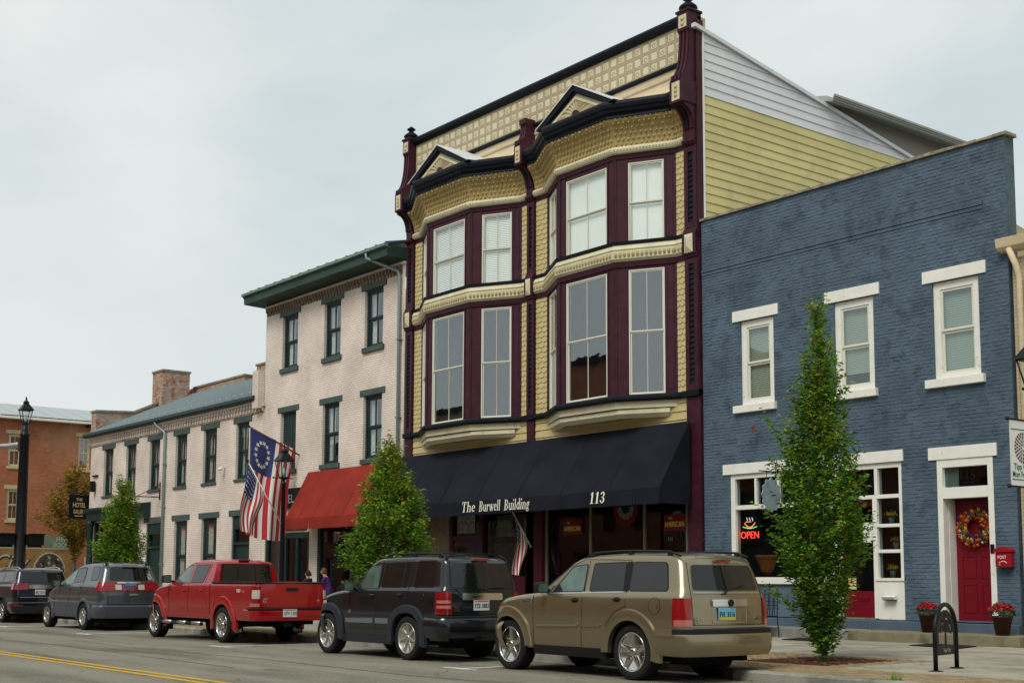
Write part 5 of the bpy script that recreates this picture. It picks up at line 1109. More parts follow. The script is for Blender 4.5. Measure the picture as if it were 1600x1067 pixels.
for i, (a, c, z0, z1) in enumerate(wins):
    fr = window(rb_, (RX, 0, 0, 1), a, c, z0, z1, M['cream'], M['cream'], M['glass'], fw=.09, sw=.05, d=.08, cols=2, inside=None)
    b = MB((RX, 0, 0, 1)); b.box(a-.18, c+.18, -.04, .1, z1, z1+.22); b.build('lintel', M['gold'], fr)
    b = MB((RX, 0, 0, 1)); b.box(a-.08, c+.08, -.08, .1, z0-.15, z0); b.build('sill', M['gold'], fr)
b = MB((RX, 0, 0, 1)); b.box(6, 44, -.55, .2, 10.02, 10.20); b.build('eave', M['whitetrim'], rb_)
y = 6.5
while y < 43: b = MB((RX, 0, 0, 1)); b.box(y, y+.18, -.5, .0, 9.86, 10.02); b.build('eave_bracket', M['burg'], rb_); y += 3.4
y = 6
while y < 44: b = MB((RX, 0, 0, 1)); b.prism([(-.55, 10.2), (5, 11.5), (5, 11.4), (-.55, 10.15)], y+.02, y+.98, 'x'); b.build('roof_panel', mat('pale_roof', (.38, .42, .42), .4, metal=.2, var=.1) if y == 6 else bpy.data.materials['pale_roof'], rb_); y += 1
mg = mat('mural_green', (.12, .20, .13), .8, var=.2, vscale=2, dirt=((.22, .14, .08), 1.5, .5, .62)); mo = mat('mural_ochre', (.26, .15, .045), .8, var=.2, vscale=2, dirt=((.17, .08, .04), 1.8, .52, .66)); mw_ = mat('mural_pale', (.35, .36, .28), .8, var=.2)
b = MB((RX, 0, 0, 1)); b.box(10, 26.55, -.012, .01, 3.06, 3.80); p1 = b.build('painted_band', mg, rb_)
b = MB((RX, 0, 0, 1)); b.box(10, 26.55, -.016, .01, .3, 3.04); p2 = b.build('painted_band', mo, rb_)
b = MB((RX, 0, 0, 1)); b.box(10, 26.55, -.022, .01, 3.02, 3.07); b.build('painted_line', mw_, rb_)
text('FINE', .34, mw_, p1, at=(RX+.02, 25.46, 3.45), ex=(0, 1), depth=.003, weight=.008, sx=.95, spacing=1.1); text('FOODS', .34, mw_, p1, at=(RX+.02, 25.36, 3.12), ex=(0, 1), depth=.003, weight=.008, sx=.88, spacing=1.0)
text('COFFEE', .42, mat('mural_faded', (.22, .29, .22), .8), p1, at=(RX+.02, 23.3, 3.3), ex=(0, 1), depth=.003, weight=.004, spacing=1.1)
text('City', 1.25, M['black'], p2, at=(RX+.02, 22.05, 1.82), ex=(0, 1), depth=.003, shear=.45, weight=.045, sx=.85); text('City', 1.25, mw_, p2, at=(RX+.022, 22.03, 1.85), ex=(0, 1), depth=.006, shear=.45, weight=.004, sx=.85)
b = MB((RX, 0, 0, 1)); b.prism([(25.15+.9*math.cos(math.pi*i/14), 1.75+1.1*math.sin(math.pi*i/14)) for i in range(15)], -.02, .01, 'y'); b.build('painted_arch', mw_, rb_)
b = MB((RX, 0, 0, 1)); b.prism([(25.15+.84*math.cos(math.pi*i/14), 1.72+1.05*math.sin(math.pi*i/14)) for i in range(15)], -.03, .01, 'y'); b.build('painted_arch', mat('mural_dark', (.05, .04, .03), .8, var=.9, vscale=3, dirt=((.3, .27, .2), 4, .58, .62)), rb_)
# low white wall between
t = thing('garden_wall', 'low pale wall beyond the side street behind the autumn tree', 'wall', (-70, 27.5, 0)); b = MB(); b.box(-72.8, -72.3, 27.0, 33, 0, 2.6); b.build('masonry', M['concrete'], t)
# ================================================================== CREAM NEIGHBOUR AT THE RIGHT EDGE
n_ = thing('brick_building', 'cream painted brick building cut off by the right edge of the photo', 'building', (-10, 24, .2))
b = MB(); b.box(-13.66, -3, FY+.04, FY+9, .2, 7.6); b.build('wall', M['creambrick'], n_)
b = MB(); b.prism([(FY-.22, 7.78), (FY-.26, 7.95), (FY-.20, 7.97), (FY+.04, 7.97), (FY+.04, 7.7), (FY-.15, 7.72)], -13.84, -3, 'x'); b.build('gutter', M['palet'], n_)
z = 7.98
for i in range(8):
    b = MB(); zz = 8.02+.2*i; b.add([(-13.6+i*.0, FY+.5+.3*i, zz), (-3, FY+.5+.3*i, zz), (-3, FY+.5+.3*i-.0, zz+.2), (-13.6, FY+.5+.3*i, zz+.2), (-13.6, FY+.8+.3*i, zz+.2), (-3, FY+.8+.3*i, zz+.2)], [(0, 1, 2, 3), (3, 2, 5, 4)]); b.build('siding_board', M['sidingy'], n_)
b = MB(); b.tube([(-13.60, FY-.18, 7.75), (-13.5, FY-.1, 7.4), (-13.47, FY-.06, 7.2), (-13.47, FY-.06, .3)], .06, 10); b.build('downspout', M['palet'], n_)
# ================================================================== BUILDINGS ON THE PHOTOGRAPHER'S SIDE (seen in the window glass)
for i, (x0, x1, h, m, lab) in enumerate(((-190, -80.2, 9.5, M['redbrick'], ''), (-80, -66.2, 13.2, M['oldbrick'], ''), (-66, -50, 14.8, M['redbrick'], ''), (-49.8, -38, 7.5, M['redbrick'], 'red brick row house'), (-37.8, -22, 9.0, M['redbrick'], 'tall red brick shop'), (-21.8, -6, 6.8, M['creambrick'], 'low cream brick shop'), (-5.8, 16, 8.5, M['redbrick'], 'wide red brick corner block'), (16.2, 60, 7.2, M['creambrick'], ''))):
    t = thing('opposite_building', ['distant long red brick block across the street', 'weathered brick block across from the red brick corner', 'three storey red brick block with a dark cornice across the street', 'red brick row house across from the long white building', 'tall red brick shop across from the black awning', 'low cream brick shop behind the photographer', 'wide red brick corner block behind the photographer to the right', 'cream brick block far to the right behind the photographer'][i], 'building', ((x0+x1)/2, -9, 0))
    hs_ = []; x = x0+1
    while x < x1-2: hs_ += [(-(x+1.1), -x, 4.4, 6.2), (-(x+1.4), -x+.3-.3, .8, 3.2)]; x += 2.6
    b = MB((0, -8, -1, 0)); hole_wall(b, -x1, -x0, .1, h, hs_, depth=.2); b.box(-x1, -x0, .25, 8, .1, h-.2); b.build('wall', m, t)
    for a, c, z0, z1 in hs_: b = MB((0, -8, -1, 0)); b.box(a, c, .12, .13, z0, z1); b.build('window', M['glassd'], t)
    b = MB((0, -8, -1, 0)); b.box(-x1, -x0, -.3, .1, h-.35, h); b.build('cornice', M['black'], t)
# ================================================================== CARS
def interp(tab, x):
    if x <= tab[0][0]: return tab[0][1]
    for (a, p), (b, q) in zip(tab, tab[1:]):
        if x <= b: return p+(q-p)*(x-a)/(b-a) if b > a else q
    return tab[-1][1]
def roundpoly(P, r, n=4):
    out = []; k = len(P)
    for i in range(k):
        a, b, c = Vector(P[i-1]), Vector(P[i]), Vector(P[(i+1) % k]); u, v = (a-b), (c-b); rr = min(r, u.length*.45, v.length*.45); u.normalize(); v.normalize()
        p, q = b+u*rr, b+v*rr
        for j in range(n+1): t = j/n; w_ = (p*(1-t)**2+b*2*t*(1-t)+q*t*t); out.append((w_.x, w_.y))
    return out
def paint(name, col, metal=.35, rough=.32):
    m = mat(name, col, rough, metal, coat=.85, var=.04, vscale=2); return m
K = {}
K['tint'] = mat('tinted_car_glass', (.006, .007, .008), .02, spec=.55, coat=.12)
K['clear'] = mat('green_car_glass', (.07, .12, .10), .02, spec=.6, coat=.25, var=.5, vscale=3)
K['rubber'] = mat('tyre_rubber', (.012, .012, .013), .8)
K['black'] = mat('black_car_plastic', (.012, .012, .013), .55)
K['chrome'] = mat('chrome', (.55, .55, .53), .16, metal=1)
K['alloy'] = mat('alloy', (.48, .47, .43), .28, metal=.85)
K['under'] = mat('underbody', (.004, .004, .004), .95)
K['tail'] = mat('red_tail_lens', (.22, .004, .006), .15, coat=.8)
K['clearlens'] = mat('clear_lens', (.45, .42, .38), .12, coat=1)
K['amber'] = mat('amber_lens', (.55, .12, .01), .15, coat=1)
K['plate'] = mat('plate_white', (.62, .64, .62), .5)
K['pink'] = mat('pale_tail_lens', (.40, .12, .10), .15, coat=1)
class Car:
    def __init__(s, name, label, P):
        s.P = P; s.root = thing(name, label, P['cat'], (0, 0, 0), 'cars parked along the kerb'); s.xm, s.xM = P['rear'], P['front']
    def W(s, z): return interp(s.P['W'], z)
    def corner(s, xi):
        """narrowing of the plan near the ends"""
        P = s.P; d = 0
        if xi < s.xm+P['rr']: t = (s.xm+P['rr']-xi)/P['rr']; d = P['rr']*(1-math.sqrt(max(0, 1-min(1, t)**2)))
        if xi > s.xM-P['rf']: t = (xi-(s.xM-P['rf']))/P['rf']; d = P['rf']*.8*(1-math.sqrt(max(0, 1-min(1, t)**2)))
        return d+P.get('taper', .03)*max(0, (xi-(s.xM-1.2))/1.2)
    def shift(s, xi, z):
        P = s.P; a = max(0, min(1, 1-(xi-(s.xm+P['rr']))/.55)); b = max(0, min(1, 1-((s.xM-P['rf'])-xi)/.5))
        return a*(interp(P['xr'], z)-s.xm)+b*(interp(P['xf'], z)-s.xM)
    def side(s, x, z):
        xi = x
        for _ in range(3): xi = x-s.shift(xi, z)
        return s.W(z)-s.corner(xi)
    def rearx(s, y, z):
        yc = s.W(z)-s.P['rr']; b = s.P['rb']
        if abs(y) <= yc: return interp(s.P['xr'], z)-b*(1-(y/yc)**2)
        t = min(1, (abs(y)-yc)/s.P['rr']); return interp(s.P['xr'], z)+s.P['rr']*(1-math.sqrt(1-t*t))
    def body(s, m, mclad=None, mroof=None):
        P = s.P; rr_, rf = P['rr'], P['rf']; xs = [s.xm+rr_*(1-math.sin(t)) for t in [math.pi/2*(1-i/6) for i in range(6)]]
        x = s.xm+rr_
        fine = P.get('fine', [])
        mid = sorted(set([round(x+(s.xM-rf-x)*i/34, 4) for i in range(35)]+fine)); xs += mid
        xs += [s.xM-rf+rf*math.sin(math.pi/2*i/7) for i in range(1, 8)]
        lev = P['lev']; top = P['top']; er = P.get('er', .06); n = len(lev); rings = []
        for xi in xs:
            zt = interp(top, xi); ring = []; hmin = P['zb']; cd = s.corner(xi)
            for j, zl in enumerate(lev):
                z = min(zl, zt-er-(n-j)*.0012); z = max(z, hmin+.001*j); ring.append((xi+s.shift(xi, z), s.W(z)-cd, z))
            z0 = zt-er; w0 = s.W(z0)-cd
            for a in (30, 60, 90): t = R(a); z = z0+er*math.sin(t); ring.append((xi+s.shift(xi, min(z, zt)), w0-er+er*math.cos(t), z))
            for f in (.7, .35, 0): ring.append((xi+s.shift(xi, zt), (w0-er)*f, zt+P.get('crown', .03)*(1-f*f)))
            rings.append(ring)
        k = len(rings[0]); b = MB(); b.smooth = True; vs = []
        full = []
        for ring in rings:
            L_ = [(x, y, z) for x, y, z in ring]; Rr = [(x, -y, z) for x, y, z in ring[:-1]][::-1]
            full.append(len(vs)); vs += L_+Rr
        m_ = 2*k-1; fs = []; mi = []
        for i in range(len(rings)-1):
            for j in range(m_-1): a = full[i]+j; c = full[i+1]+j; fs.append((a, c, c+1, a+1)); z = (vs[a][2]+vs[a+1][2])/2; mi.append(1 if mclad and z < P['clad'] else 0)
            a = full[i]; c = full[i+1]; fs.append((a, a+m_-1, c+m_-1, c)); mi.append(2)
        # end caps with a slight bulge
        for e_, sg in ((0, -1), (len(rings)-1, 1)):
            base = full[e_]; rows = []
            for j in range(k):
                l = vs[base+j]; 
                if j == k-1: rows.append([base+j]*7); continue
                r_ = vs[base+m_-1-j]; row = [base+j]
                for q in range(1, 6):
                    t = q/6; y = l[1]*(1-2*t); vs.append((l[0]+sg*P['rb']*(1-(1-2*t)**2), y, l[2])); row.append(len(vs)-1)
                row.append(base+m_-1-j); rows.append(row)
            for j in range(k-1):
                for q in range(6):
                    f = (rows[j][q], rows[j][q+1], rows[j+1][q+1], rows[j+1][q]); f = tuple(dict.fromkeys(f))
                    if len(f) > 2: fs.append(f if sg < 0 else f[::-1]); mi.append(1 if mclad and (vs[rows[j][0]][2]+vs[rows[j+1][0]][2])/2 < P['clad'] else 0)
            fs.append(tuple(rows[0])); mi.append(2)
        b.v = vs; b.f = fs; b.mi = mi; b.sm = [True]*len(fs)
        o = b.build('body', [m, mclad or m, K['under']], s.root)
        # wheel arches cut out for real
        for wx in P['wheels']:
            for sg in (-1, 1):
                c = MB(); c.lathe([(P['arch'], -.36), (P['arch'], .3)], wx, sg*(P['hw']-.0), 32, P['R']-.0, axis='y')
                if P.get('archlow'): pass
                c.mi = [0]*len(c.f); co_ = c.build('cutter', K['under']); md = o.modifiers.new('cut', 'BOOLEAN'); md.object = co_; md.operation = 'DIFFERENCE'; md.solver = 'EXACT'; s.cut = getattr(s, 'cut', [])+[co_]
        for bx_ in P.get('boxcut', []):
            c = MB(); c.box(*bx_); co_ = c.build('cutter', K['black']); md = o.modifiers.new('cut', 'BOOLEAN'); md.object = co_; md.operation = 'DIFFERENCE'; md.solver = 'EXACT'; s.cut.append(co_)
        dg = bpy.context.evaluated_depsgraph_get(); dg.update(); me = bpy.data.meshes.new_from_object(o.evaluated_get(dg), preserve_all_data_layers=True, depsgraph=dg); me.name = 'body'
        o.modifiers.clear(); o.data = me
        for c in s.cut: bpy.data.objects.remove(c)
        for p in me.polygons: p.use_smooth = True
        me.set_sharp_from_angle(angle=R(32))
        s.bo = o; return o
    def panel(s, poly, name, m, off=.004, th=.012, r=.0, both=True, parent=None, sides=None):
        """a plate laid on the flank, outline in (x, z)"""
        pl = roundpoly(poly, r) if r else poly; out = None
        for sg in (sides or ((1, -1) if both else (1,))):
            b = MB(); n = len(pl); v = [(x, sg*(s.side(x, z)+off), z) for x, z in pl]+[(x, sg*(s.side(x, z)+off-th), z) for x, z in pl]
            b.add(v, [tuple(range(n))]+[(i, (i+1) % n, (i+1) % n+n, i+n) for i in range(n)]); out = b.build(name, m, parent or s.root)
        return out
    def rpanel(s, poly, name, m, off=.004, th=.02, r=0, parent=None, sub=4):
        """a plate on the tail, outline in (y, z)"""
        if r: poly = roundpoly(poly, r)
        zs = [p[1] for p in poly]; z0, z1 = min(zs)+1e-4, max(zs)-1e-4; n = len(poly); NR, NC = 8, 10; rows = []
        base = [z0+(z1-z0)*(i/NR) for i in range(NR+1)]; base = sorted(set(base+[z0+(z1-z0)*f for f in (.02, .05, .95, .98)]))
        for z in base:
            hit = []
            for i in range(n):
                a, c = poly[i], poly[(i+1) % n]
                if (a[1]-z)*(c[1]-z) < 0: hit.append(a[0]+(c[0]-a[0])*(z-a[1])/(c[1]-a[1]))
            if len(hit) >= 2: rows.append((z, min(hit), max(hit)))
        b = MB(); b.smooth = True; k = NC+1
        v = [(s.rearx(y0+(y1-y0)*q/NC, z)-off, y0+(y1-y0)*q/NC, z) for z, y0, y1 in rows for q in range(k)]
        nv = len(v); v += [(x+th, y, z) for x, y, z in v]; fs = []
        for r_ in range(len(rows)-1):
            for q in range(NC): fs.append((r_*k+q, r_*k+q+1, (r_+1)*k+q+1, (r_+1)*k+q))
        ed = [q for q in range(k)]+[r_*k+NC for r_ in range(1, len(rows))]+[(len(rows)-1)*k+q for q in range(NC-1, -1, -1)]+[r_*k for r_ in range(len(rows)-2, 0, -1)]
        fs += [(ed[i], ed[(i+1) % len(ed)], ed[(i+1) % len(ed)]+nv, ed[i]+nv) for i in range(len(ed))]
        b.add(v, fs); o = b.build(name, m, parent or s.root); o.data.set_sharp_from_angle(angle=R(40)); return o
    def wrap(s, prof, xs_, ye, name, m, full=False, parent=None, sides=(1,), end='rear', rex=0):
        """band bent round the tail corner: prof = [(off, z)] closed, from x=xs_ on the flank to y=ye on the tail"""
        P = s.P; objs = []
        for sg in sides:
            path = []
            def pt(z, kind, t):
                if end == 'rear':
                    if kind == 'side': x = t; return x, s.side(x, z), 0, 1
                    if kind == 'arc':
                        W_ = s.W(z); r_ = P['rr']; xr = interp(P['xr'], z); return xr+r_-r_*math.sin(t), W_-r_+r_*math.cos(t), -math.sin(t), math.cos(t)
                    return s.rearx(t, z), t, -1, 0
                if kind == 'side': return t, s.side(t, z), 0, 1
                if kind == 'arc':
                    xi = s.xM-P['rf']+P['rf']*math.sin(t); x = xi+s.shift(xi, z); return x, s.W(z)-s.corner(xi), math.sin(t), math.cos(t)
                xi = s.xM; return xi+s.shift(xi, z)+P['rb']*(1-(t/(s.W(z)-P['rf']*.8))**2), t, 1, 0
            if end == 'rear': xa = interp(P['xr'], prof[0][1])+P['rr']
            else: xa = s.xM-P['rf']
            seq = [('side', xs_+(xa-xs_)*i/4) for i in range(4)]+[('arc', math.pi/2*i/7) for i in range(8)]
            yc = s.W(prof[0][1])-P['rr'] if end == 'rear' else s.W(prof[0][1])-P['rf']*.8-.05
            yE = -yc if full else ye
            if yE < yc-.02: seq += [('end', yc+(yE-yc)*(i+1)/8) for i in range(8)]
            if full: seq = seq[:-1]+[('arcm', math.pi/2*i/7) for i in range(7, -1, -1)]+[('sidem', xs_+(xa-xs_)*i/4) for i in range(3, -1, -1)]
            vs = []; k = len(prof)
            for kind, t in seq:
                mir = kind.endswith('m'); kd = kind[:-1] if mir else kind
                for o_, z in prof:
                    x, y, nx_, ny_ = pt(z, kd, t); y, ny_ = (-y, -ny_) if mir else (y, ny_); vs.append((x+nx_*o_, sg*(y+ny_*o_), z))
            n = len(seq); fs = [(i*k+j, (i+1)*k+j, (i+1)*k+(j+1) % k, i*k+(j+1) % k) for i in range(n-1) for j in range(k)]+[tuple(range(k)), tuple((n-1)*k+j for j in range(k))]
            b = MB(); b.smooth = True; b.add(vs, fs); o = b.build(name, m, parent or s.root); o.data.set_sharp_from_angle(angle=R(38)); objs.append(o)
        return objs
    def windscreen(s, x0, x1, frac=.94):
        P = s.P; b = MB(); b.smooth = True; n, k = 10, 9; vs = []; er = P.get('er', .06)
        for i in range(n):
            xi = x0+(x1-x0)*i/(n-1); zt = interp(P['top'], xi); w0 = s.W(zt-er)-s.corner(xi)-er
            for q in range(k): f = frac*(-1+2*q/(k-1)); vs.append((xi+.008, w0*f, zt+P.get('crown', .03)*(1-f*f)+.008))
        b.add(vs, [(i*k+q, i*k+q+1, (i+1)*k+q+1, (i+1)*k+q) for i in range(n-1) for q in range(k-1)]); b.build('windscreen', K['tint'], s.root)
    def line(s, pts, name='seam', m=None, r=.0045, off=.0, sides=(1, -1)):
        for sg in sides:
            Q = []
            for a, c in zip(pts, pts[1:]):
                k = max(1, int(math.hypot(c[0]-a[0], c[1]-a[1])/.08))
                for j in range(k): Q.append((a[0]+(c[0]-a[0])*j/k, a[1]+(c[1]-a[1])*j/k))
            Q.append(pts[-1]); b = MB(); b.tube([(x, sg*(s.side(x, z)+off), z) for x, z in Q], r, 5, cap=False); b.build(name, m or K['under'], s.root)
    def rline(s, pts, m=None, r=.0045, name='seam'):
        Q = []
        for a, c in zip(pts, pts[1:]):
            k = max(1, int(math.hypot(c[0]-a[0], c[1]-a[1])/.06))
            for j in range(k): Q.append((a[0]+(c[0]-a[0])*j/k, a[1]+(c[1]-a[1])*j/k))
        Q.append(pts[-1]); b = MB(); b.tube([(s.rearx(y, z), y, z) for y, z in Q], r, 5, cap=False); b.build(name, m or K['under'], s.root)
    def flare(s, wx, m, r0, r1, out, a0=-8, a1=188, drop=None, name='wheel_arch_flare', squash=1.0, shapes=None):
        for sg in (1, -1):
            b = MB(); b.smooth = True; vs = []; n = 22; R0 = s.P['R']
            for i in range(n+1):
                t = R(a0+(a1-a0)*i/n); c, d = math.cos(t), math.sin(t)
                if shapes: rx, rz, pw = shapes; d_ = math.copysign(abs(d)**pw, d); c_ = math.copysign(abs(c)**pw, c)
                else: c_, d_ = c, d
                q = []
                for r_, o_ in ((r0, -.04), (r0, out*.85), ((r0*.6+r1*.4), out), (r1-.015, out*.75), (r1, .0), (r1, -.04)):
                    x, z = wx+r_*c_, R0+r_*d_*squash; q.append((x, z, o_))
                for x, z, o_ in q: vs.append((x, sg*(s.side(max(s.xm+.02, min(s.xM-.02, x)), max(.45, z))+o_), z))
            k = 6; fs = [(i*k+j, (i+1)*k+j, (i+1)*k+(j+1) % k, i*k+(j+1) % k) for i in range(n) for j in range(k)]+[tuple(range(k)), tuple(n*k+j for j in range(k))]
            b.add(vs, fs); o = b.build(name, m, s.root); o.data.set_sharp_from_angle(angle=R(50))
    def wheels(s, rimR, nsp, style, m, track=None, rimm=None, tw=.24):
        P = s.P; R0 = P['R']
        for wx in P['wheels']:
            for sg in (1, -1):
                yo = sg*(track or P['hw']-.02)
                f = lambda prof: [(r_, -sg*d) for r_, d in prof]
                b = MB(); b.lathe(f([(rimR*.93, .05), (rimR*.93, tw-.02), (.02, tw-.02)]), wx, yo, 28, R0, axis='y'); wh = b.build('wheel', K['under'], s.root)
                b = MB(); b.lathe(f([(rimR*.98, tw), (R0*.95, tw-.005), (R0, tw-.03), (R0, .035), (R0*.985, .018), (R0*.93, .004), (R0*.84, .0), (rimR*1.06, .004), (rimR*.99, .018), (rimR*.95, .06)]), wx, yo, 40, R0, axis='y')
                for i in range(44):                                                     # tread blocks on the shoulder
                    t = 2*math.pi*i/44; t2 = t+.07
                    b.add([(wx+r_*math.cos(a), yo-sg*d, R0+r_*math.sin(a)) for r_, d, a in ((R0*.955, .007, t), (R0*1.006, .03, t), (R0*1.006, .03, t2), (R0*.955, .007, t2))], [(0, 1, 2, 3)])
                b.build('tyre', K['rubber'], wh)
                b = MB(); b.lathe(f([(rimR*.90, .10), (rimR*.93, .02), (rimR*.96, .006), (rimR*1.0, .004), (rimR*1.02, .012), (rimR*.98, .04)]), wx, yo, 40, R0, axis='y')
                hubr = .062
                for i in range(nsp):
                    t = 2*math.pi*i/nsp+math.pi/2+P.get('spin', 0.0)*sg*(1+wx*.3); c, d = math.cos(t), math.sin(t); ort = (-d, c)
                    wi, wo = style
                    secs = [(hubr*.6, wi, .035), (rimR*.45, wi*.9, .022), (rimR*.93, wo, .02)]
                    vs = []
                    for r_, hw_, dep in secs:
                        for q, dd in ((-hw_, dep+.035), (-hw_, dep+.006), (-hw_*.35, dep), (hw_*.35, dep), (hw_, dep+.006), (hw_, dep+.035)): vs.append((wx+r_*c+ort[0]*q, yo-sg*dd, R0+r_*d+ort[1]*q))
                    b.add(vs, [(i2*6+j, (i2+1)*6+j, (i2+1)*6+(j+1) % 6, i2*6+(j+1) % 6) for i2 in range(2) for j in range(6)]+[(12, 13, 14, 15, 16, 17)])
                b.lathe(f([(.02, .012), (hubr*.7, .014), (hubr, .024), (hubr*1.05, .06)]), wx, yo, 20, R0, axis='y')
                for i in range(5): a = 2*math.pi*i/5; b.lathe(f([(.010, .03), (.010, .018)]), wx+.085*math.cos(a), yo, 6, R0+.085*math.sin(a), axis='y')
                b.build('rim', rimm or m, wh)
    def mirror(s, x, z, m, h=.17, w_=.10, dep=.22):
        for sg in (1, -1):
            y0 = sg*(s.side(x, z)+.03); b = MB(); b.T = None
            pl = roundpoly([(0, 0), (dep, .01), (dep, h-.015), (0, h)], .035); vs = []
            for q, xx in ((.8, x+.05), (1, x+.03), (1, x-.04), (.94, x-.055)):
                for u, v_ in pl: vs.append((xx, y0+sg*(dep/2+(u-dep/2)*q), z+h/2+(v_-h/2)*q-.02))
            k = len(pl); b.add(vs, [(i*k+j, i*k+(j+1) % k, (i+1)*k+(j+1) % k, (i+1)*k+j) for i in range(3) for j in range(k)]+[tuple(range(k)), tuple(3*k+j for j in range(k))])
            b.box(x-.02, x+.03, y0-sg*.08, y0+sg*.04, z+.0, z+.05); mo_ = b.build('mirror', m, s.root)
            b = MB(); v = [(x-.057, y0+sg*(dep/2+(u-dep/2)*.82), z+h/2+(v_-h/2)*.82-.02) for u, v_ in pl]; b.add(v, [tuple(range(k))]); b.build('mirror_glass', K['clear'], mo_)
    def rail(s, x0, x1, y, z, m, h=.045, ends=.06):
        for sg in (1, -1):
            b = MB(); n = 10; pts = []
            for i in range(n+1): t = i/n; x = x0+(x1-x0)*t; zz = interp(s.P['top'], x)+h*(min(1, t/.08, (1-t)/.08))**.6-.012+z; pts.append((x, sg*y, zz))
            b.tube(pts, .017, 8); 
            for t in (.1, .5, .9): x = x0+(x1-x0)*t; b.box(x-.04, x+.04, sg*y-.018, sg*y+.018, interp(s.P['top'], x)-.03+z, interp(s.P['top'], x)+h-.012+z)
            b.build('roof_rail', m, s.root)
    def handle(s, x, z, m=None, w_=.16):
        m = m or K['black']
        for sg in (1, -1):
            b = MB(); y = s.side(x, z); b.prism([(x-w_/2, y-.005), (x-w_/2+.02, y+.032), (x+w_/2-.02, y+.032), (x+w_/2, y-.005)], z-.016, z+.016, 'z')
            if sg < 0: b.v = [(a, -c, d) for a, c, d in b.v]
            b.build('door_handle', m, s.root, bevel=.008)
            s.panel([(x-w_*.36, z-.032), (x+w_*.36, z-.032), (x+w_*.36, z+.03), (x-w_*.36, z+.03)], 'handle_cup', K['under'], off=.002, r=.025, sides=(sg,))
    def plate(s, txt, y0, z0, w_=.32, h=.16, off=.01, col=None, tc=None, x=None, band=None):
        xx = (s.rearx(y0, z0+h/2) if x is None else x)-off; b = MB(); b.box(xx-.006, xx, y0-w_/2, y0+w_/2, z0, z0+h); p = b.build('number_plate', col or K['plate'], s.root, bevel=.004)
        text(txt, .105, tc or M['black'], p, at=(xx-.007, y0+w_*.445, z0+h*.25), ex=(0, -1), depth=.001, sx=.74, weight=.002)
        if band: b = MB(); b.box(xx-.0075, xx-.006, y0-w_*.45, y0+w_*.45, z0+h*.84, z0+h*.95); b.build('plate_band', band, p)
        return p
    def rtext(s, txt, size, y, z, m, off=.012, sx=1.0, shear=0, weight=.002, x=None):
        text(txt, size, m, s.root, at=((s.rearx(y, z) if x is None else x)-off, y, z), ex=(0, -1), depth=.002, sx=sx, shear=shear, weight=weight)
    def stext(s, txt, size, x, z, m, off=.004, sx=1.0, shear=0, weight=.002):
        text(txt, size, m, s.root, at=(x, s.side(x, z)+off, z), ex=(-1, 0), depth=.002, sx=sx, shear=shear, weight=weight)
    def place(s, x, y, rz=0): s.root.location = (x, y, 0.0); s.root.rotation_euler = (0, 0, math.pi+rz)
    def box(s, name, m, *a, bevel=0): b = MB(); b.box(*a); return b.build(name, m, s.root, bevel=bevel)
    def tube(s, name, m, pts, r, n=6): b = MB(); b.tube(pts, r, n); return b.build(name, m, s.root)
    def underbody(s):
        P = s.P; s.box('underbody', K['under'], s.xm+.25, s.xM-.3, -P['hw']+.22, P['hw']-.22, P['zb']-.09, P['zb']+.03)
        for wx in P['wheels']: s.tube('axle', K['under'], [(wx, -P['hw']+.15, P['R']), (wx, P['hw']-.15, P['R'])], .05, 8)
        s.tube('exhaust', K['under'], [(s.xm+.1, -.4, P['zb']-.02), (s.xm+.7, -.4, P['zb']-.05), (1.2, -.3, P['zb']-.05)], .04, 8)
        s.box('spare_tank', K['under'], -.65, -.15, -.35, .35, P['zb']-.14, P['zb']-.02, bevel=.03)

# ---------------------------------------------------------------- khaki boxy SUV, nearest the camera
khaki = paint('khaki_metallic_paint', (.26, .218, .13), .78, .28)
P = dict(cat='suv', hw=.86, rear=-.96, front=3.42, rr=.15, rf=.42, rb=.05, zb=.36, R=.385, wheels=(.09, 2.87), arch=.445, er=.07, crown=.035,
  W=[(.3, .80), (.42, .845), (.6, .86), (.85, .868), (1.05, .862), (1.17, .845), (1.22, .815), (1.62, .715), (1.72, .69)],
  top=[(-.96, 1.60), (-.92, 1.66), (-.85, 1.70), (-.7, 1.725), (-.2, 1.745), (.4, 1.755), (1.0, 1.735), (1.3, 1.70), (1.5, 1.62), (1.75, 1.45), (2.1, 1.205), (2.2, 1.185), (2.7, 1.15), (3.1, 1.10), (3.3, 1.04), (3.42, .98)],
  xr=[(.4, -.96), (.74, -.96), (1.15, -.94), (1.22, -.92), (1.62, -.80), (1.72, -.78)], xf=[(.3, 3.38), (.6, 3.44), (.75, 3.40), (1.1, 3.32), (1.2, 3.30)],
  lev=[.36, .40, .45, .55, .65, .75, .85, .95, 1.05, 1.12, 1.17, 1.20, 1.23, 1.30, 1.40, 1.50, 1.60, 1.65], fine=[2.12, 2.16, 1.4, 1.6])
c = Car('parked_suv', 'khaki boxy four door SUV with chrome wheels parked in front of the blue building', P)
c.body(khaki); c.underbody(); c.wheels(.272, 5, (.055, .032), K['chrome'], tw=.26)
for wx in P['wheels']: c.flare(wx, khaki, .44, .60, .045, a0=-14 if wx > 1 else -2, a1=180 if wx > 1 else 192)
c.panel([(.62, .27), (2.30, .27), (2.26, .41), (.64, .41)], 'rocker_cladding', K['black'], off=.006, th=.08, r=.02)
def win(c, poly, m, r=.04, grow=.02, nm='side_window'):
    cx = sum(p[0] for p in poly)/len(poly); cz = sum(p[1] for p in poly)/len(poly)
    big = [(x+(grow if x > cx else -grow), z+(grow*.7 if z > cz else -grow*.7)) for x, z in poly]
    f = c.panel(big, 'window_seal', K['black'], off=.002, r=r*1.2); c.panel(poly, nm, m, off=.005, r=r)
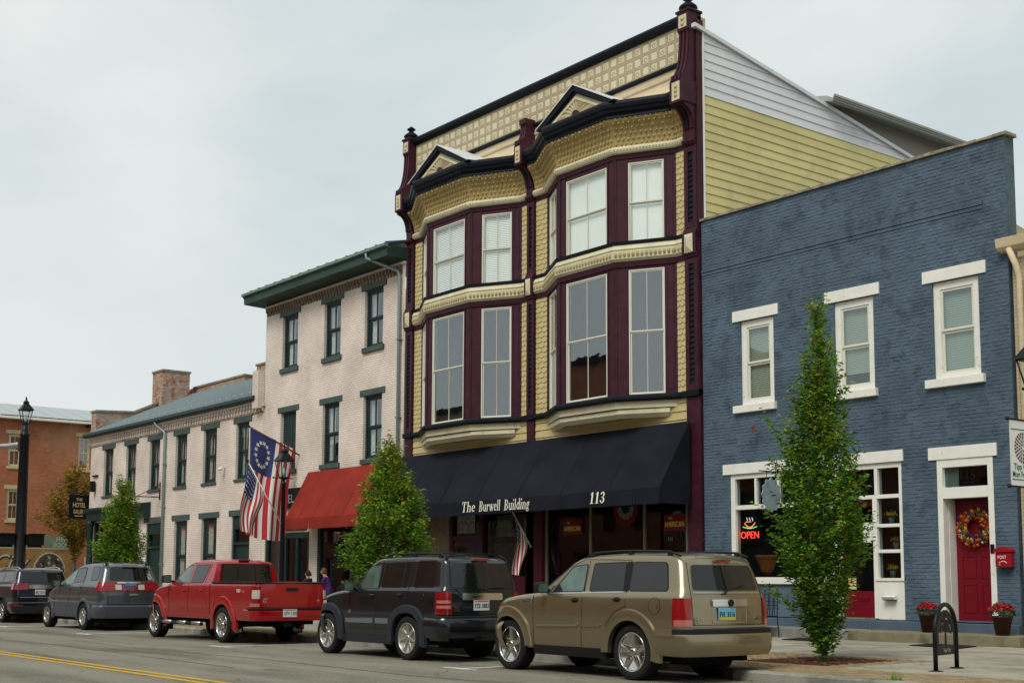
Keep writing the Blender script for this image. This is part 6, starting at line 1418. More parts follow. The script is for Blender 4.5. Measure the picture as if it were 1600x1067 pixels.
win(c, [(1.13, 1.225), (1.86, 1.20), (1.42, 1.575), (1.13, 1.60)], K['clear'])
win(c, [(.27, 1.235), (.98, 1.225), (.97, 1.61), (.30, 1.625)], K['tint']); win(c, [(-.62, 1.24), (.14, 1.235), (.15, 1.625), (-.52, 1.615)], K['tint'], r=.06)
c.panel([(.155, 1.22), (.255, 1.22), (.28, 1.64), (.165, 1.64)], 'pillar_trim', K['black'], off=.003)
c.panel([(.27, 1.205), (2.0, 1.17), (2.0, 1.19), (.27, 1.225)], 'sill_trim', K['alloy'], off=.006, r=0)
for x in (1.06, ): c.line([(1.14, .42), (1.10, 1.2), (1.09, 1.66)])
c.line([(2.24, .42), (2.25, 1.15)]); c.line([(.18, 1.0), (.2, 1.2), (.2, 1.66), (1.2, 1.68), (1.5, 1.58), (2.0, 1.23)]); c.line([(.66, .44), (.60, .75), (.42, .93), (.18, 1.02)])
c.panel([(1.20, .705), (2.17, .68), (2.17, .73), (1.20, .75)], 'side_moulding', khaki, off=.018, th=.03, r=.012); c.panel([(.70, .715), (1.10, .708), (1.10, .752), (.70, .76)], 'side_moulding', khaki, off=.018, th=.03, r=.012)
c.panel([(1.2, .72), (2.15, .70), (2.15, .712), (1.2, .732)], 'moulding_strip', K['alloy'], off=.020, th=.01)
c.handle(1.27, 1.09); c.handle(.37, 1.11); c.mirror(1.93, 1.20, K['black'])
c.panel([(.28+.0-.68+.11*math.cos(i*math.pi/10), 1.03+.11*math.sin(i*math.pi/10)) for i in range(20)], 'fuel_door', khaki, off=.003, th=.004); c.line([(-.40+.115*math.cos(i*math.pi/10), 1.03+.115*math.sin(i*math.pi/10)) for i in range(21)], r=.004)
c.panel([(-.47, 1.0), (-.445, 1.0), (-.445, 1.05), (-.47, 1.05)], 'fuel_latch', K['chrome'], off=.006, sides=(1,))
c.panel([(2.29, 1.02), (2.55, 1.0), (2.55, 1.09), (2.29, 1.11)], 'fender_vent', K['alloy'], off=.006, r=.02)
for i in range(3): c.panel([(2.31, 1.035+.024*i), (2.53, 1.015+.024*i), (2.53, 1.025+.024*i), (2.31, 1.045+.024*i)], 'vent_slot', K['under'], off=.009)
c.rail(-.72, 1.25, .66, 0, K['black'], h=.05)
c.wrap([(-.03, .36), (.05, .37), (.075, .45), (.075, .62), (.065, .66), (-.03, .66)], -.46, 0, 'rear_bumper', khaki, full=True)
c.wrap([(-.03, .655), (.062, .655), (.062, .72), (.02, .735), (-.03, .735)], -.80, 0, 'bumper_step_pad', K['black'], full=True)
c.wrap([(-.02, .66), (.045, .66), (.03, .735), (-.02, .735)], -.44, .9, 'bumper_corner', khaki, sides=(1, -1))
c.wrap([(-.02, .74), (.006, .745), (.01, .765), (-.02, .77)], -.9, 0, 'tailgate_trim', K['alloy'], full=True)
c.wrap([(-.03, .36), (.03, .36), (.05, .5), (.05, .66), (.0, .74), (-.03, .74)], 3.2, 0, 'front_bumper', khaki, full=True, end='front')
for sg in (1, -1): pass
c.wrap([(-.02, .77), (.014, .77), (.018, .95), (.014, 1.14), (-.02, 1.14)], -.76, .70, 'tail_lamp', K['tail'], sides=(1, -1))
c.wrap([(-.02, .765), (.020, .768), (.020, .85), (-.02, .85)], -.80, .71, 'reversing_lens', K['pink'], sides=(1, -1))
c.wrap([(-.02, .84), (.014, .85), (.014, .97), (-.02, .97)], 3.02, .5, 'headlamp', K['amber'], sides=(1, -1), end='front')
c.rpanel([(-.66, 1.23), (.66, 1.23), (.60, 1.60), (-.60, 1.60)], 'glass_surround', khaki, off=.004, r=.06)
c.rpanel([(-.645, 1.245), (.645, 1.245), (.585, 1.59), (-.585, 1.59)], 'rear_window', K['tint'], off=.008, r=.06)
c.rpanel([(-.645, 1.205), (.645, 1.205), (.645, 1.225), (-.645, 1.225)], 'window_sill_trim', K['alloy'], off=.010)
c.rpanel([(-.16, 1.635), (.16, 1.635), (.15, 1.665), (-.15, 1.665)], 'brake_lamp', K['tail'], off=.03, th=.06, r=.01)
c.rline([(-.70, .78), (.70, .78)]); c.rline([(.68, .78), (.69, 1.2), (.63, 1.62)]); c.rline([(-.68, .78), (-.69, 1.2), (-.63, 1.62)])
c.rpanel([(-.32, .81), (.34, .81), (.34, 1.11), (-.32, 1.11)], 'plate_recess', khaki, off=.003, r=.03); c.rline([(-.32, .81), (.34, .81), (.34, 1.11), (-.32, 1.11), (-.32, .81)], m=K['alloy'], r=.006)
c.rpanel([(-.33, 1.03), (.35, 1.03), (.35, 1.125), (-.33, 1.125)], 'tailgate_handle', K['chrome'], off=.028, r=.02)
b = MB(); b.prism([(.01+.045*math.sin(i*math.pi/5), 1.075+.05*math.cos(i*math.pi/5)) for i in range(10)], c.rearx(0, 1.07)-.045, c.rearx(0, 1.07)-.02, 'x'); b.build('emblem', K['black'], c.root)
pc = mat('plate_sky', (.16, .42, .58), .5); c.plate('EVL 3516', .08, .84, .34, .17, off=.012, col=pc)
b = MB(); xx = c.rearx(.08, .92)-.0195; b.box(xx-.001, xx, -.07, .23, .845, .885); b.build('plate_hills', mat('plate_yellow', (.55, .45, .05), .5), c.root)
c.rtext('NITRO', .07, .66, .83, K['chrome'], sx=1.1); c.rtext('SLT', .045, .66, .79, K['chrome']); c.rtext('4X4', .07, -.50, .84, K['chrome'], shear=.2)
c.tube('rear_wiper', K['black'], [(c.rearx(.12, 1.19)-.03, .12, 1.19), (c.rearx(.05, 1.25)-.04, .05, 1.25), (c.rearx(-.2, 1.30)-.03, -.28, 1.31)], .014)
c.tube('antenna', K['black'], [(-.55, .2, 1.77), (-.75, .2, 1.99)], .006); c.box('tow_hitch', K['under'], -1.05, -.7, -.06, .06, .38, .44)
c.windscreen(1.40, 2.06); c.place(-13.44, 13.62, R(-.6))

# ---------------------------------------------------------------- dark blue-black SUV
jp = paint('blue_black_paint', (.007, .010, .014), .2, .2); jd = mat('satin_flare_paint', (.019, .024, .032), .45, coat=.2)
P = dict(cat='suv', hw=.86, rear=-.98, front=3.28, rr=.14, rf=.42, rb=.05, zb=.36, R=.375, wheels=(.11, 2.80), arch=.435, er=.06, crown=.03,
  W=[(.3, .78), (.45, .82), (.7, .83), (1.0, .828), (1.18, .815), (1.24, .785), (1.68, .70), (1.8, .67)],
  top=[(-.98, 1.66), (-.95, 1.70), (-.88, 1.74), (-.5, 1.76), (.1, 1.775), (.8, 1.77), (1.2, 1.745), (1.42, 1.67), (1.7, 1.45), (1.97, 1.23), (2.1, 1.19), (2.5, 1.16), (2.9, 1.10), (3.1, 1.04), (3.28, .96)],
  xr=[(.4, -.98), (.8, -.98), (1.2, -.96), (1.25, -.95), (1.7, -.85), (1.8, -.83)], xf=[(.3, 3.25), (.6, 3.30), (1.1, 3.24)],
  lev=[.36, .40, .45, .55, .65, .75, .85, .95, 1.05, 1.12, 1.17, 1.21, 1.24, 1.30, 1.40, 1.50, 1.60, 1.68], fine=[1.4, 1.45, 1.98])
c = Car('parked_suv', 'blue black upright four door SUV with roof rails parked in front of the black awning', P)
c.body(jp); c.underbody(); c.wheels(.262, 7, (.032, .026), K['alloy'], tw=.25)
for wx in P['wheels']: c.flare(wx, jd, .435, .575, .05, a0=-10 if wx > 1 else -6, a1=186 if wx > 1 else 190, shapes=(1, 1, .80))
c.panel([(.60, .25), (2.30, .25), (2.26, .40), (.62, .40)], 'rocker_cladding', jd, off=.012, th=.09, r=.02)
win(c, [(1.10, 1.235), (1.82, 1.21), (1.42, 1.61), (1.10, 1.645)], K['clear']); win(c, [(.36, 1.25), (1.0, 1.245), (.96, 1.66), (.36, 1.68)], K['tint']); win(c, [(.20, 1.25), (.32, 1.25), (.32, 1.68), (.18, 1.68)], K['tint'], r=.02)
win(c, [(-.66, 1.26), (-.02, 1.255), (-.04, 1.695), (-.60, 1.695)], K['tint'], r=.06)
c.line([(1.16, .42), (1.08, 1.2), (1.05, 1.70)]); c.line([(2.22, .42), (2.25, 1.15)]); c.line([(.08, 1.0), (.12, 1.2), (.1, 1.71), (1.2, 1.70), (1.95, 1.26)]); c.line([(-.12, 1.22), (-.08, 1.7)], r=.003)
c.panel([(1.20, .605), (2.13, .60), (2.13, .68), (1.20, .70)], 'side_moulding', mat('grey_moulding', (.20, .22, .25), .35, metal=.5), off=.016, th=.03, r=.012); c.panel([(.70, .61), (1.12, .607), (1.12, .70), (.70, .70)], 'side_moulding', bpy.data.materials['grey_moulding'], off=.016, th=.03, r=.012)
c.handle(1.25, 1.10, jp); c.handle(.35, 1.12, jp); c.mirror(1.90, 1.19, K['black']); c.rail(-.80, 1.15, .62, 0, K['black'], h=.07)
c.panel([(-.31+.075*math.cos(i*math.pi/8), 1.08+.075*math.sin(i*math.pi/8)) for i in range(16)], 'fuel_door', jp, off=.006, th=.01)
c.panel([(2.0+.06*math.cos(i*math.pi/8), .80+.035*math.sin(i*math.pi/8)) for i in range(16)], 'badge', K['chrome'], off=.005, th=.004, sides=(1,))
c.wrap([(-.03, .40), (.06, .41), (.10, .50), (.10, .70), (.07, .745), (-.03, .76)], -.52, 0, 'rear_bumper', jp, full=True)
c.wrap([(-.03, .755), (.08, .745), (.085, .765), (-.03, .775)], -.60, 0, 'bumper_top_pad', jd, full=True)
c.wrap([(-.03, .36), (.03, .36), (.06, .5), (.06, .70), (.0, .76), (-.03, .76)], 3.15, 0, 'front_bumper', jd, full=True, end='front')
c.wrap([(-.02, .80), (.012, .80), (.016, .99), (.012, 1.18), (-.02, 1.18)], -.74, .665, 'tail_lamp', K['tail'], sides=(1, -1))
for q, z0 in enumerate((.90, .985)): c.wrap([(-.02, z0), (.019, z0), (.019, z0+.05), (-.02, z0+.05)], -.80, .69, 'reversing_lens', K['pink'], sides=(1, -1))
for z0 in (.86, .965, 1.06): c.wrap([(.010, z0), (.020, z0), (.020, z0+.008), (.010, z0+.008)], -.74, .665, 'lens_divider', K['black'], sides=(1,))
c.wrap([(-.02, .86), (.02, .86), (.02, .99), (-.02, .99)], 3.06, .52, 'headlamp', K['clearlens'], sides=(1, -1), end='front')
c.rpanel([(-.66, 1.25), (.66, 1.25), (.60, 1.66), (-.60, 1.66)], 'rear_window', K['tint'], off=.01, r=.05)
c.rpanel([(-.17, 1.70), (.17, 1.70), (.16, 1.735), (-.16, 1.735)], 'brake_lamp', K['tail'], off=.03, th=.08, r=.01)
c.rpanel([(-.38, 1.04), (.46, 1.04), (.46, 1.155), (-.38, 1.155)], 'tailgate_trim', K['chrome'], off=.022, r=.02); c.rtext('LIBERTY', .055, .26, 1.075, K['black'], off=.026, sx=1.0)
c.rline([(-.68, .80), (.66, .80), (.68, 1.22), (.62, 1.69)]); c.rline([(-.68, .80), (-.68, 1.22), (-.62, 1.69)]); c.rline([(-.66, 1.225), (.66, 1.225)])
c.plate('FZE 3883', .08, .865, .33, .17, off=.012, band=mat('plate_red', (.4, .05, .03), .5)); c.rtext('4x4', .075, .63, .90, K['chrome']); c.rtext('SPORT', .045, .63, .85, K['chrome'])
c.tube('rear_wiper', K['black'], [(c.rearx(.0, 1.22)-.03, .0, 1.21), (c.rearx(-.1, 1.25)-.035, -.1, 1.245), (c.rearx(-.3, 1.26)-.03, -.42, 1.25)], .013)
c.tube('antenna', K['black'], [(-.35, .25, 1.79), (-.52, .25, 2.0)], .006); c.tube('roof_bar', K['black'], [(-.62, -.6, 1.83), (-.62, .6, 1.83)], .014)
for i in range(4): c.tube('roof_strip', K['black'], [(-.7, -.3+.2*i, 1.79), (1.0, -.3+.2*i, 1.795)], .008)
c.box('tow_hitch', K['under'], -1.1, -.7, .12, .24, .36, .44)
c.windscreen(1.36, 1.94); c.place(-19.07, 13.64, R(0))

# ---------------------------------------------------------------- red pickup truck
rd = paint('bright_red_paint', (.36, .004, .008), .3, .26)
P = dict(cat='pickup truck', hw=.90, rear=-1.20, front=4.42, rr=.10, rf=.50, rb=.03, zb=.50, R=.385, wheels=(.33, 3.94), arch=.45, er=.045, crown=.03,
  W=[(.4, .80), (.55, .845), (.8, .86), (1.05, .862), (1.22, .855), (1.29, .83), (1.70, .70), (1.82, .67)],
  top=[(-1.20, 1.30), (.90, 1.30), (.93, 1.32), (.955, 1.60), (.99, 1.72), (1.06, 1.77), (1.3, 1.80), (1.8, 1.81), (2.2, 1.77), (2.45, 1.69), (2.8, 1.47), (3.10, 1.29), (3.3, 1.25), (3.7, 1.21), (4.1, 1.13), (4.3, 1.05), (4.42, .96)],
  xr=[(.5, -1.20), (1.4, -1.20)], xf=[(.4, 4.36), (.7, 4.44), (1.2, 4.38)], boxcut=[(-1.13, .86, -.76, .76, .85, 1.6)],
  lev=[.50, .55, .60, .70, .80, .90, 1.0, 1.1, 1.2, 1.25, 1.29, 1.32, 1.40, 1.5, 1.6, 1.68], fine=[.90, .93, .945, .955, .97, .99, 1.02, 1.06])
c = Car('pickup_truck', 'bright red four door pickup truck parked behind the lamp post with flags', P)
c.body(rd); c.underbody(); c.wheels(.262, 6, (.04, .034), K['chrome'], tw=.26)
for wx in P['wheels']: c.flare(wx, rd, .45, .62, .04, a0=-10, a1=190, squash=1.02)
win(c, [(2.14, 1.30), (2.92, 1.30), (2.42, 1.66), (2.12, 1.69)], K['clear'], r=.03); win(c, [(1.42, 1.31), (2.02, 1.30), (1.98, 1.69), (1.28, 1.69)], K['tint'], r=.03)
c.panel([(2.035, 1.30), (2.125, 1.30), (2.105, 1.70), (1.995, 1.70)], 'pillar_trim', rd, off=.006, r=0)
c.line([(2.14, .58), (2.08, 1.28), (2.06, 1.73)]); c.line([(3.16, .60), (3.18, 1.26)]); c.line([(1.12, .75), (1.22, 1.0), (1.30, 1.28), (1.20, 1.72), (2.2, 1.74), (3.0, 1.32)]); c.line([(.98, .6), (.98, 1.28)], r=.008)
c.panel([(1.1, .715), (3.22, .735), (3.22, .76), (1.1, .74)], 'side_moulding', rd, off=.012, th=.02); c.handle(2.30, 1.12, rd); c.handle(1.42, 1.13, rd); c.mirror(3.08, 1.30, K['black'], h=.20)
for sg in (1, -1): c.box('bed_rail_cap', K['black'], -1.19, .90, sg*.84-.05, sg*.84+.02, 1.285, 1.325, bevel=.01)
c.box('tailgate_cap', K['black'], -1.23, -1.15, -.80, .80, 1.285, 1.32, bevel=.01)
c.rpanel([(-.745, .80), (.745, .80), (.745, 1.275), (-.745, 1.275)], 'tailgate', rd, off=.012, r=.015)
c.rpanel([(-.13, 1.13), (.16, 1.13), (.16, 1.20), (-.13, 1.20)], 'tailgate_handle', K['black'], off=.024, r=.02)
c.wrap([(-.02, .87), (.012, .87), (.016, 1.0), (.012, 1.22), (-.02, 1.22)], -1.04, .765, 'tail_lamp', K['tail'], sides=(1, -1))
c.wrap([(-.02, .97), (.02, .97), (.026, 1.06), (.02, 1.15), (-.02, 1.15)], -1.09, .775, 'clear_lens', K['clearlens'], sides=(1, -1))
c.wrap([(-.02, .80), (.02, .80), (.02, .87), (-.02, .87)], -1.0, .765, 'reversing_lens', K['pink'], sides=(1, -1))
c.wrap([(-.03, .50), (.07, .51), (.09, .58), (.09, .72), (.05, .745), (-.03, .75)], -.80, 0, 'rear_bumper', rd, full=True)
c.wrap([(-.03, .745), (.088, .742), (.088, .772), (-.03, .778)], -.98, 0, 'bumper_step_pad', K['black'], full=True)
c.wrap([(-.03, .45), (.04, .46), (.06, .6), (.05, .78), (-.03, .80)], 4.25, 0, 'front_bumper', rd, full=True, end='front')
c.wrap([(-.02, .90), (.015, .90), (.015, 1.04), (-.02, 1.04)], 4.0, .55, 'headlamp', K['clearlens'], sides=(1, -1), end='front')
c.plate('GFV 1303', .10, .585, .33, .165, off=.10, band=bpy.data.materials['plate_red'], tc=mat('plate_green', (.02, .12, .07), .5))
# rear cab window, three panes
cwx = .955
for y0, y1 in ((-.60, -.23), (-.21, .21), (.23, .60)):
    b = MB(); b.add([(.895, y0, 1.33), (.895, y1, 1.33), (.935, y1*.93, 1.70), (.935, y0*.93, 1.70)], [(0, 1, 2, 3)]); b.build('rear_window', K['tint'], c.root)
b = MB(); b.add([(.902, -.64, 1.31), (.902, .64, 1.31), (.946, .60, 1.725), (.946, -.60, 1.725)], [(0, 1, 2, 3)]); b.build('window_seal', K['black'], c.root)
b = MB(); b.box(1.0, 1.08, -.13, .13, 1.80, 1.83); b.build('brake_lamp', K['tail'], c.root)
c.tube('antenna', K['black'], [(1.4, 0, 1.84), (1.36, 0, 1.90)], .012)
for sg in (1, -1):
    c.tube('side_step', K['black'], [(1.35, sg*.86, .38), (3.55, sg*.86, .38)], .042, 10)
    for x0 in (1.38, 2.15, 2.95): c.tube('step_tread', K['alloy'], [(x0, sg*.87, .39), (x0+.42, sg*.87, .39)], .045, 10)
    for wx in P['wheels']:
        c.box('mud_flap', K['black'], wx-.50, wx-.485, sg*.60, sg*.86, .20, .62)
        if wx < 1: text('4x4', .13, K['plate'], c.root, at=(wx-.503, .83 if sg > 0 else -.62, .235), ex=(0, -1), depth=.001, weight=.003)
c.stext('TRD', .09, -.32, 1.10, mat('decal_white', (.55, .5, .48), .5), sx=1.1, weight=.004, shear=.2); c.stext('SPORT', .055, -.58, 1.10, mat('decal_red', (.5, .1, .08), .5)); c.stext('V6', .07, 3.3, .86, K['chrome'])
c.rtext('TOYOTA', .04, .68, .95, K['chrome'], off=.016); c.rtext('TACOMA', .065, .70, .885, K['chrome'], off=.016, sx=1.2); c.rtext('V6', .06, -.60, .91, K['chrome'], off=.016)
c.box('tow_hitch', K['under'], -1.3, -.9, .04, .2, .38, .46); c.tube('spare_wheel', K['rubber'], [(-.3, 0, .47), (-.3, 0, .62)], .36, 20)
c.windscreen(2.38, 3.06); c.place(-26.48, 13.92, R(0))

# ---------------------------------------------------------------- grey crossover with red tail band
gy = paint('graphite_paint', (.060, .072, .078), .45, .30); gc = mat('grey_cladding', (.055, .062, .078), .42, coat=.25)
P = dict(cat='crossover', hw=.90, rear=-1.02, front=3.42, rr=.20, rf=.5, rb=.08, zb=.33, R=.36, wheels=(.19, 3.02), arch=.41, er=.07, crown=.03, clad=.76,
  W=[(.3, .82), (.45, .87), (.76, .87), (.78, .86), (1.0, .875), (1.22, .845), (1.30, .81), (1.70, .68), (1.8, .64)],
  top=[(-1.02, 1.64), (-.98, 1.70), (-.9, 1.745), (-.5, 1.78), (.1, 1.80), (.7, 1.77), (1.05, 1.72), (1.4, 1.60), (1.9, 1.35), (2.35, 1.18), (2.6, 1.13), (2.9, 1.06), (3.2, .93), (3.42, .82)],
  xr=[(.3, -.98), (.7, -1.02), (1.05, -1.0), (1.3, -.93), (1.75, -.72)], xf=[(.3, 3.36), (.6, 3.44), (1.1, 3.34)],
  lev=[.33, .38, .45, .55, .65, .76, .78, .88, 1.0, 1.12, 1.22, 1.27, 1.30, 1.40, 1.50, 1.60, 1.69])
c = Car('parked_crossover', 'graphite grey crossover with a full width red tail lamp band, ahead of the red pickup', P)
c.body(gy, gc); c.underbody(); c.wheels(.225, 7, (.034, .026), K['alloy'], tw=.24)
for wx in P['wheels']: c.flare(wx, gc, .41, .50, .02)
win(c, [(1.10, 1.26), (1.95, 1.20), (1.35, 1.56), (1.06, 1.64)], K['clear']); win(c, [(.34, 1.31), (1.02, 1.28), (.98, 1.65), (.44, 1.68)], K['tint'], r=.07); win(c, [(-.62, 1.36), (-.12, 1.34), (-.02, 1.70), (-.50, 1.70)], K['tint'], r=.06)
c.line([(1.52, .4), (1.10, 1.2), (1.04, 1.68)]); c.line([(2.45, .5), (2.42, 1.1)]); c.line([(.6, .8), (.35, 1.05), (.28, 1.3), (.42, 1.7), (1.2, 1.67), (2.1, 1.22)])
c.handle(1.28, 1.13, gy); c.handle(.50, 1.16, gy); c.mirror(2.0, 1.18, K['black'], h=.18); c.rail(-.75, .9, .56, 0, K['black'], h=.05)
c.wrap([(-.02, 1.06), (.012, 1.06), (.016, 1.15), (.010, 1.30), (-.02, 1.30)], -.62, 0, 'tail_lamp_band', K['tail'], full=True)
c.rpanel([(-.60, 1.34), (.60, 1.34), (.52, 1.70), (-.52, 1.70)], 'rear_window', K['tint'], off=.01, r=.08)
c.rpanel([(-.25, 1.26), (.41, 1.26), (.41, 1.30), (-.25, 1.30)], 'tailgate_trim', K['chrome'], off=.04, r=.01)
for y0, y1 in ((.30, .46), (-.34, -.16)): c.rpanel([(y0, 1.09), (y1, 1.09), (y1, 1.23), (y0, 1.23)], 'reversing_lens', K['clearlens'], off=.024, r=.02)
c.plate('BTE 5702', .07, 1.085, .30, .155, off=.02, col=mat('plate_blue', (.14, .22, .42), .5)); c.rpanel([(-.14, .935), (.10, .935), (.10, .985), (-.14, .985)], 'tailgate_handle', K['alloy'], off=.02, r=.02)
c.rline([(-.66, .70), (.66, .70)], r=.008); c.rline([(.66, .70), (.68, 1.05)]); c.rline([(-.66, .70), (-.68, 1.05)])
c.wrap([(-.03, .33), (.03, .34), (.05, .5), (.05, .64), (.02, .68), (-.03, .68)], -.60, 0, 'rear_bumper', gc, full=True)
c.wrap([(-.03, .33), (.02, .33), (.04, .5), (.02, .66), (-.03, .68)], 3.2, 0, 'front_bumper', gc, full=True, end='front'); c.wrap([(-.02, .70), (.012, .70), (.012, .82), (-.02, .82)], 3.0, .55, 'headlamp', K['clearlens'], sides=(1, -1), end='front')
c.rpanel([(-.2, 1.735), (.2, 1.735), (.2, 1.755), (-.2, 1.755)], 'brake_lamp', K['tail'], off=.12, th=.05)
c.windscreen(1.2, 2.3); c.place(-35.42, 14.10, R(0))

# ---------------------------------------------------------------- black SUV at the left edge
nv = paint('navy_black_paint', (.008, .010, .020), .3, .2)
P = dict(cat='suv', hw=.90, rear=-1.02, front=3.55, rr=.15, rf=.5, rb=.05, zb=.30, R=.36, wheels=(.2, 2.95), arch=.42, er=.06, crown=.03,
  W=[(.25, .80), (.4, .87), (.9, .88), (1.18, .85), (1.26, .81), (1.62, .72), (1.75, .68)],
  top=[(-1.02, 1.58), (-.98, 1.63), (-.85, 1.68), (-.3, 1.70), (.6, 1.70), (1.2, 1.64), (1.5, 1.52), (2.2, 1.16), (3.0, 1.06), (3.3, .95), (3.55, .80)],
  xr=[(.3, -1.0), (.8, -1.02), (1.2, -1.0), (1.26, -.97), (1.7, -.80)], xf=[(.3, 3.5), (1.1, 3.5)],
  lev=[.30, .36, .45, .55, .65, .78, .88, 1.0, 1.12, 1.2, 1.24, 1.28, 1.40, 1.50, 1.60])
c = Car('parked_suv', 'black SUV with a chrome tailgate bar parked at the far left behind the signal pole', P)
c.body(nv); c.underbody(); c.wheels(.235, 5, (.05, .03), K['chrome'], tw=.24)
for wx in P['wheels']: c.flare(wx, K['black'], .42, .50, .03, shapes=(1, 1, .85))
win(c, [(1.1, 1.26), (1.9, 1.22), (1.42, 1.5), (1.1, 1.58)], K['clear']); win(c, [(.36, 1.27), (1.0, 1.26), (1.0, 1.58), (.36, 1.60)], K['tint']); win(c, [(-.70, 1.30), (.25, 1.27), (.25, 1.60), (-.55, 1.60)], K['tint'])
c.mirror(1.95, 1.18, K['black']); c.rail(-.7, 1.0, .62, 0, K['alloy'], h=.05)
c.wrap([(-.02, 1.04), (.014, 1.04), (.014, 1.24), (-.02, 1.24)], -.66, .46, 'tail_lamp', K['tail'], sides=(1, -1)); c.rpanel([(-.45, 1.07), (.45, 1.07), (.45, 1.19), (-.45, 1.19)], 'tailgate_trim', K['chrome'], off=.025, r=.03)
c.rpanel([(-.66, 1.27), (.66, 1.27), (.60, 1.57), (-.60, 1.57)], 'rear_window', K['tint'], off=.01, r=.05); c.plate('EKJ 2210', .10, .88, .32, .16)
c.wrap([(-.03, .33), (.05, .34), (.07, .5), (.07, .62), (.03, .66), (-.03, .66)], -.60, 0, 'rear_bumper', nv, full=True); c.wrap([(.04, .66), (.075, .56), (.08, .52), (.04, .5)], -.70, .62, 'reflector', mat('dim_red', (.10, .005, .01), .3), sides=(1, -1))
c.rline([(-.70, .80), (.70, .80)], m=K['alloy'], r=.008); c.windscreen(1.3, 2.15); c.place(-42.85, 14.25, R(0))
# ================================================================== TREES
LM = {'g': [mat('leaf_green_%d' % i, c, .55, spec=.3) for i, c in enumerate([(.070, .175, .014), (.13, .28, .020), (.036, .095, .010), (.29, .36, .03), (.24, .20, .02), (.22, .09, .015)])],
      'a': [mat('leaf_autumn_%d' % i, c, .6, spec=.3) for i, c in enumerate([(.26, .17, .015), (.34, .22, .025), (.14, .11, .014), (.07, .075, .012), (.24, .09, .015)])]}
for k_ in LM:
    for m_ in LM[k_]:                                                     # leaves let some light through
        t_ = m_.node_tree; p_ = t_.nodes['Principled BSDF']; tl = N(t_, 'ShaderNodeBsdfTranslucent'); tl.inputs[0].default_value = [min(1, c*1.5) for c in p_.inputs['Base Color'].default_value[:3]]+[1]
        mx_ = N(t_, 'ShaderNodeMixShader'); mx_.inputs[0].default_value = .3; t_.links.new(p_.outputs[0], mx_.inputs[1]); t_.links.new(tl.outputs[0], mx_.inputs[2]); t_.links.new(mx_.outputs[0], t_.nodes['Material Output'].inputs[0])
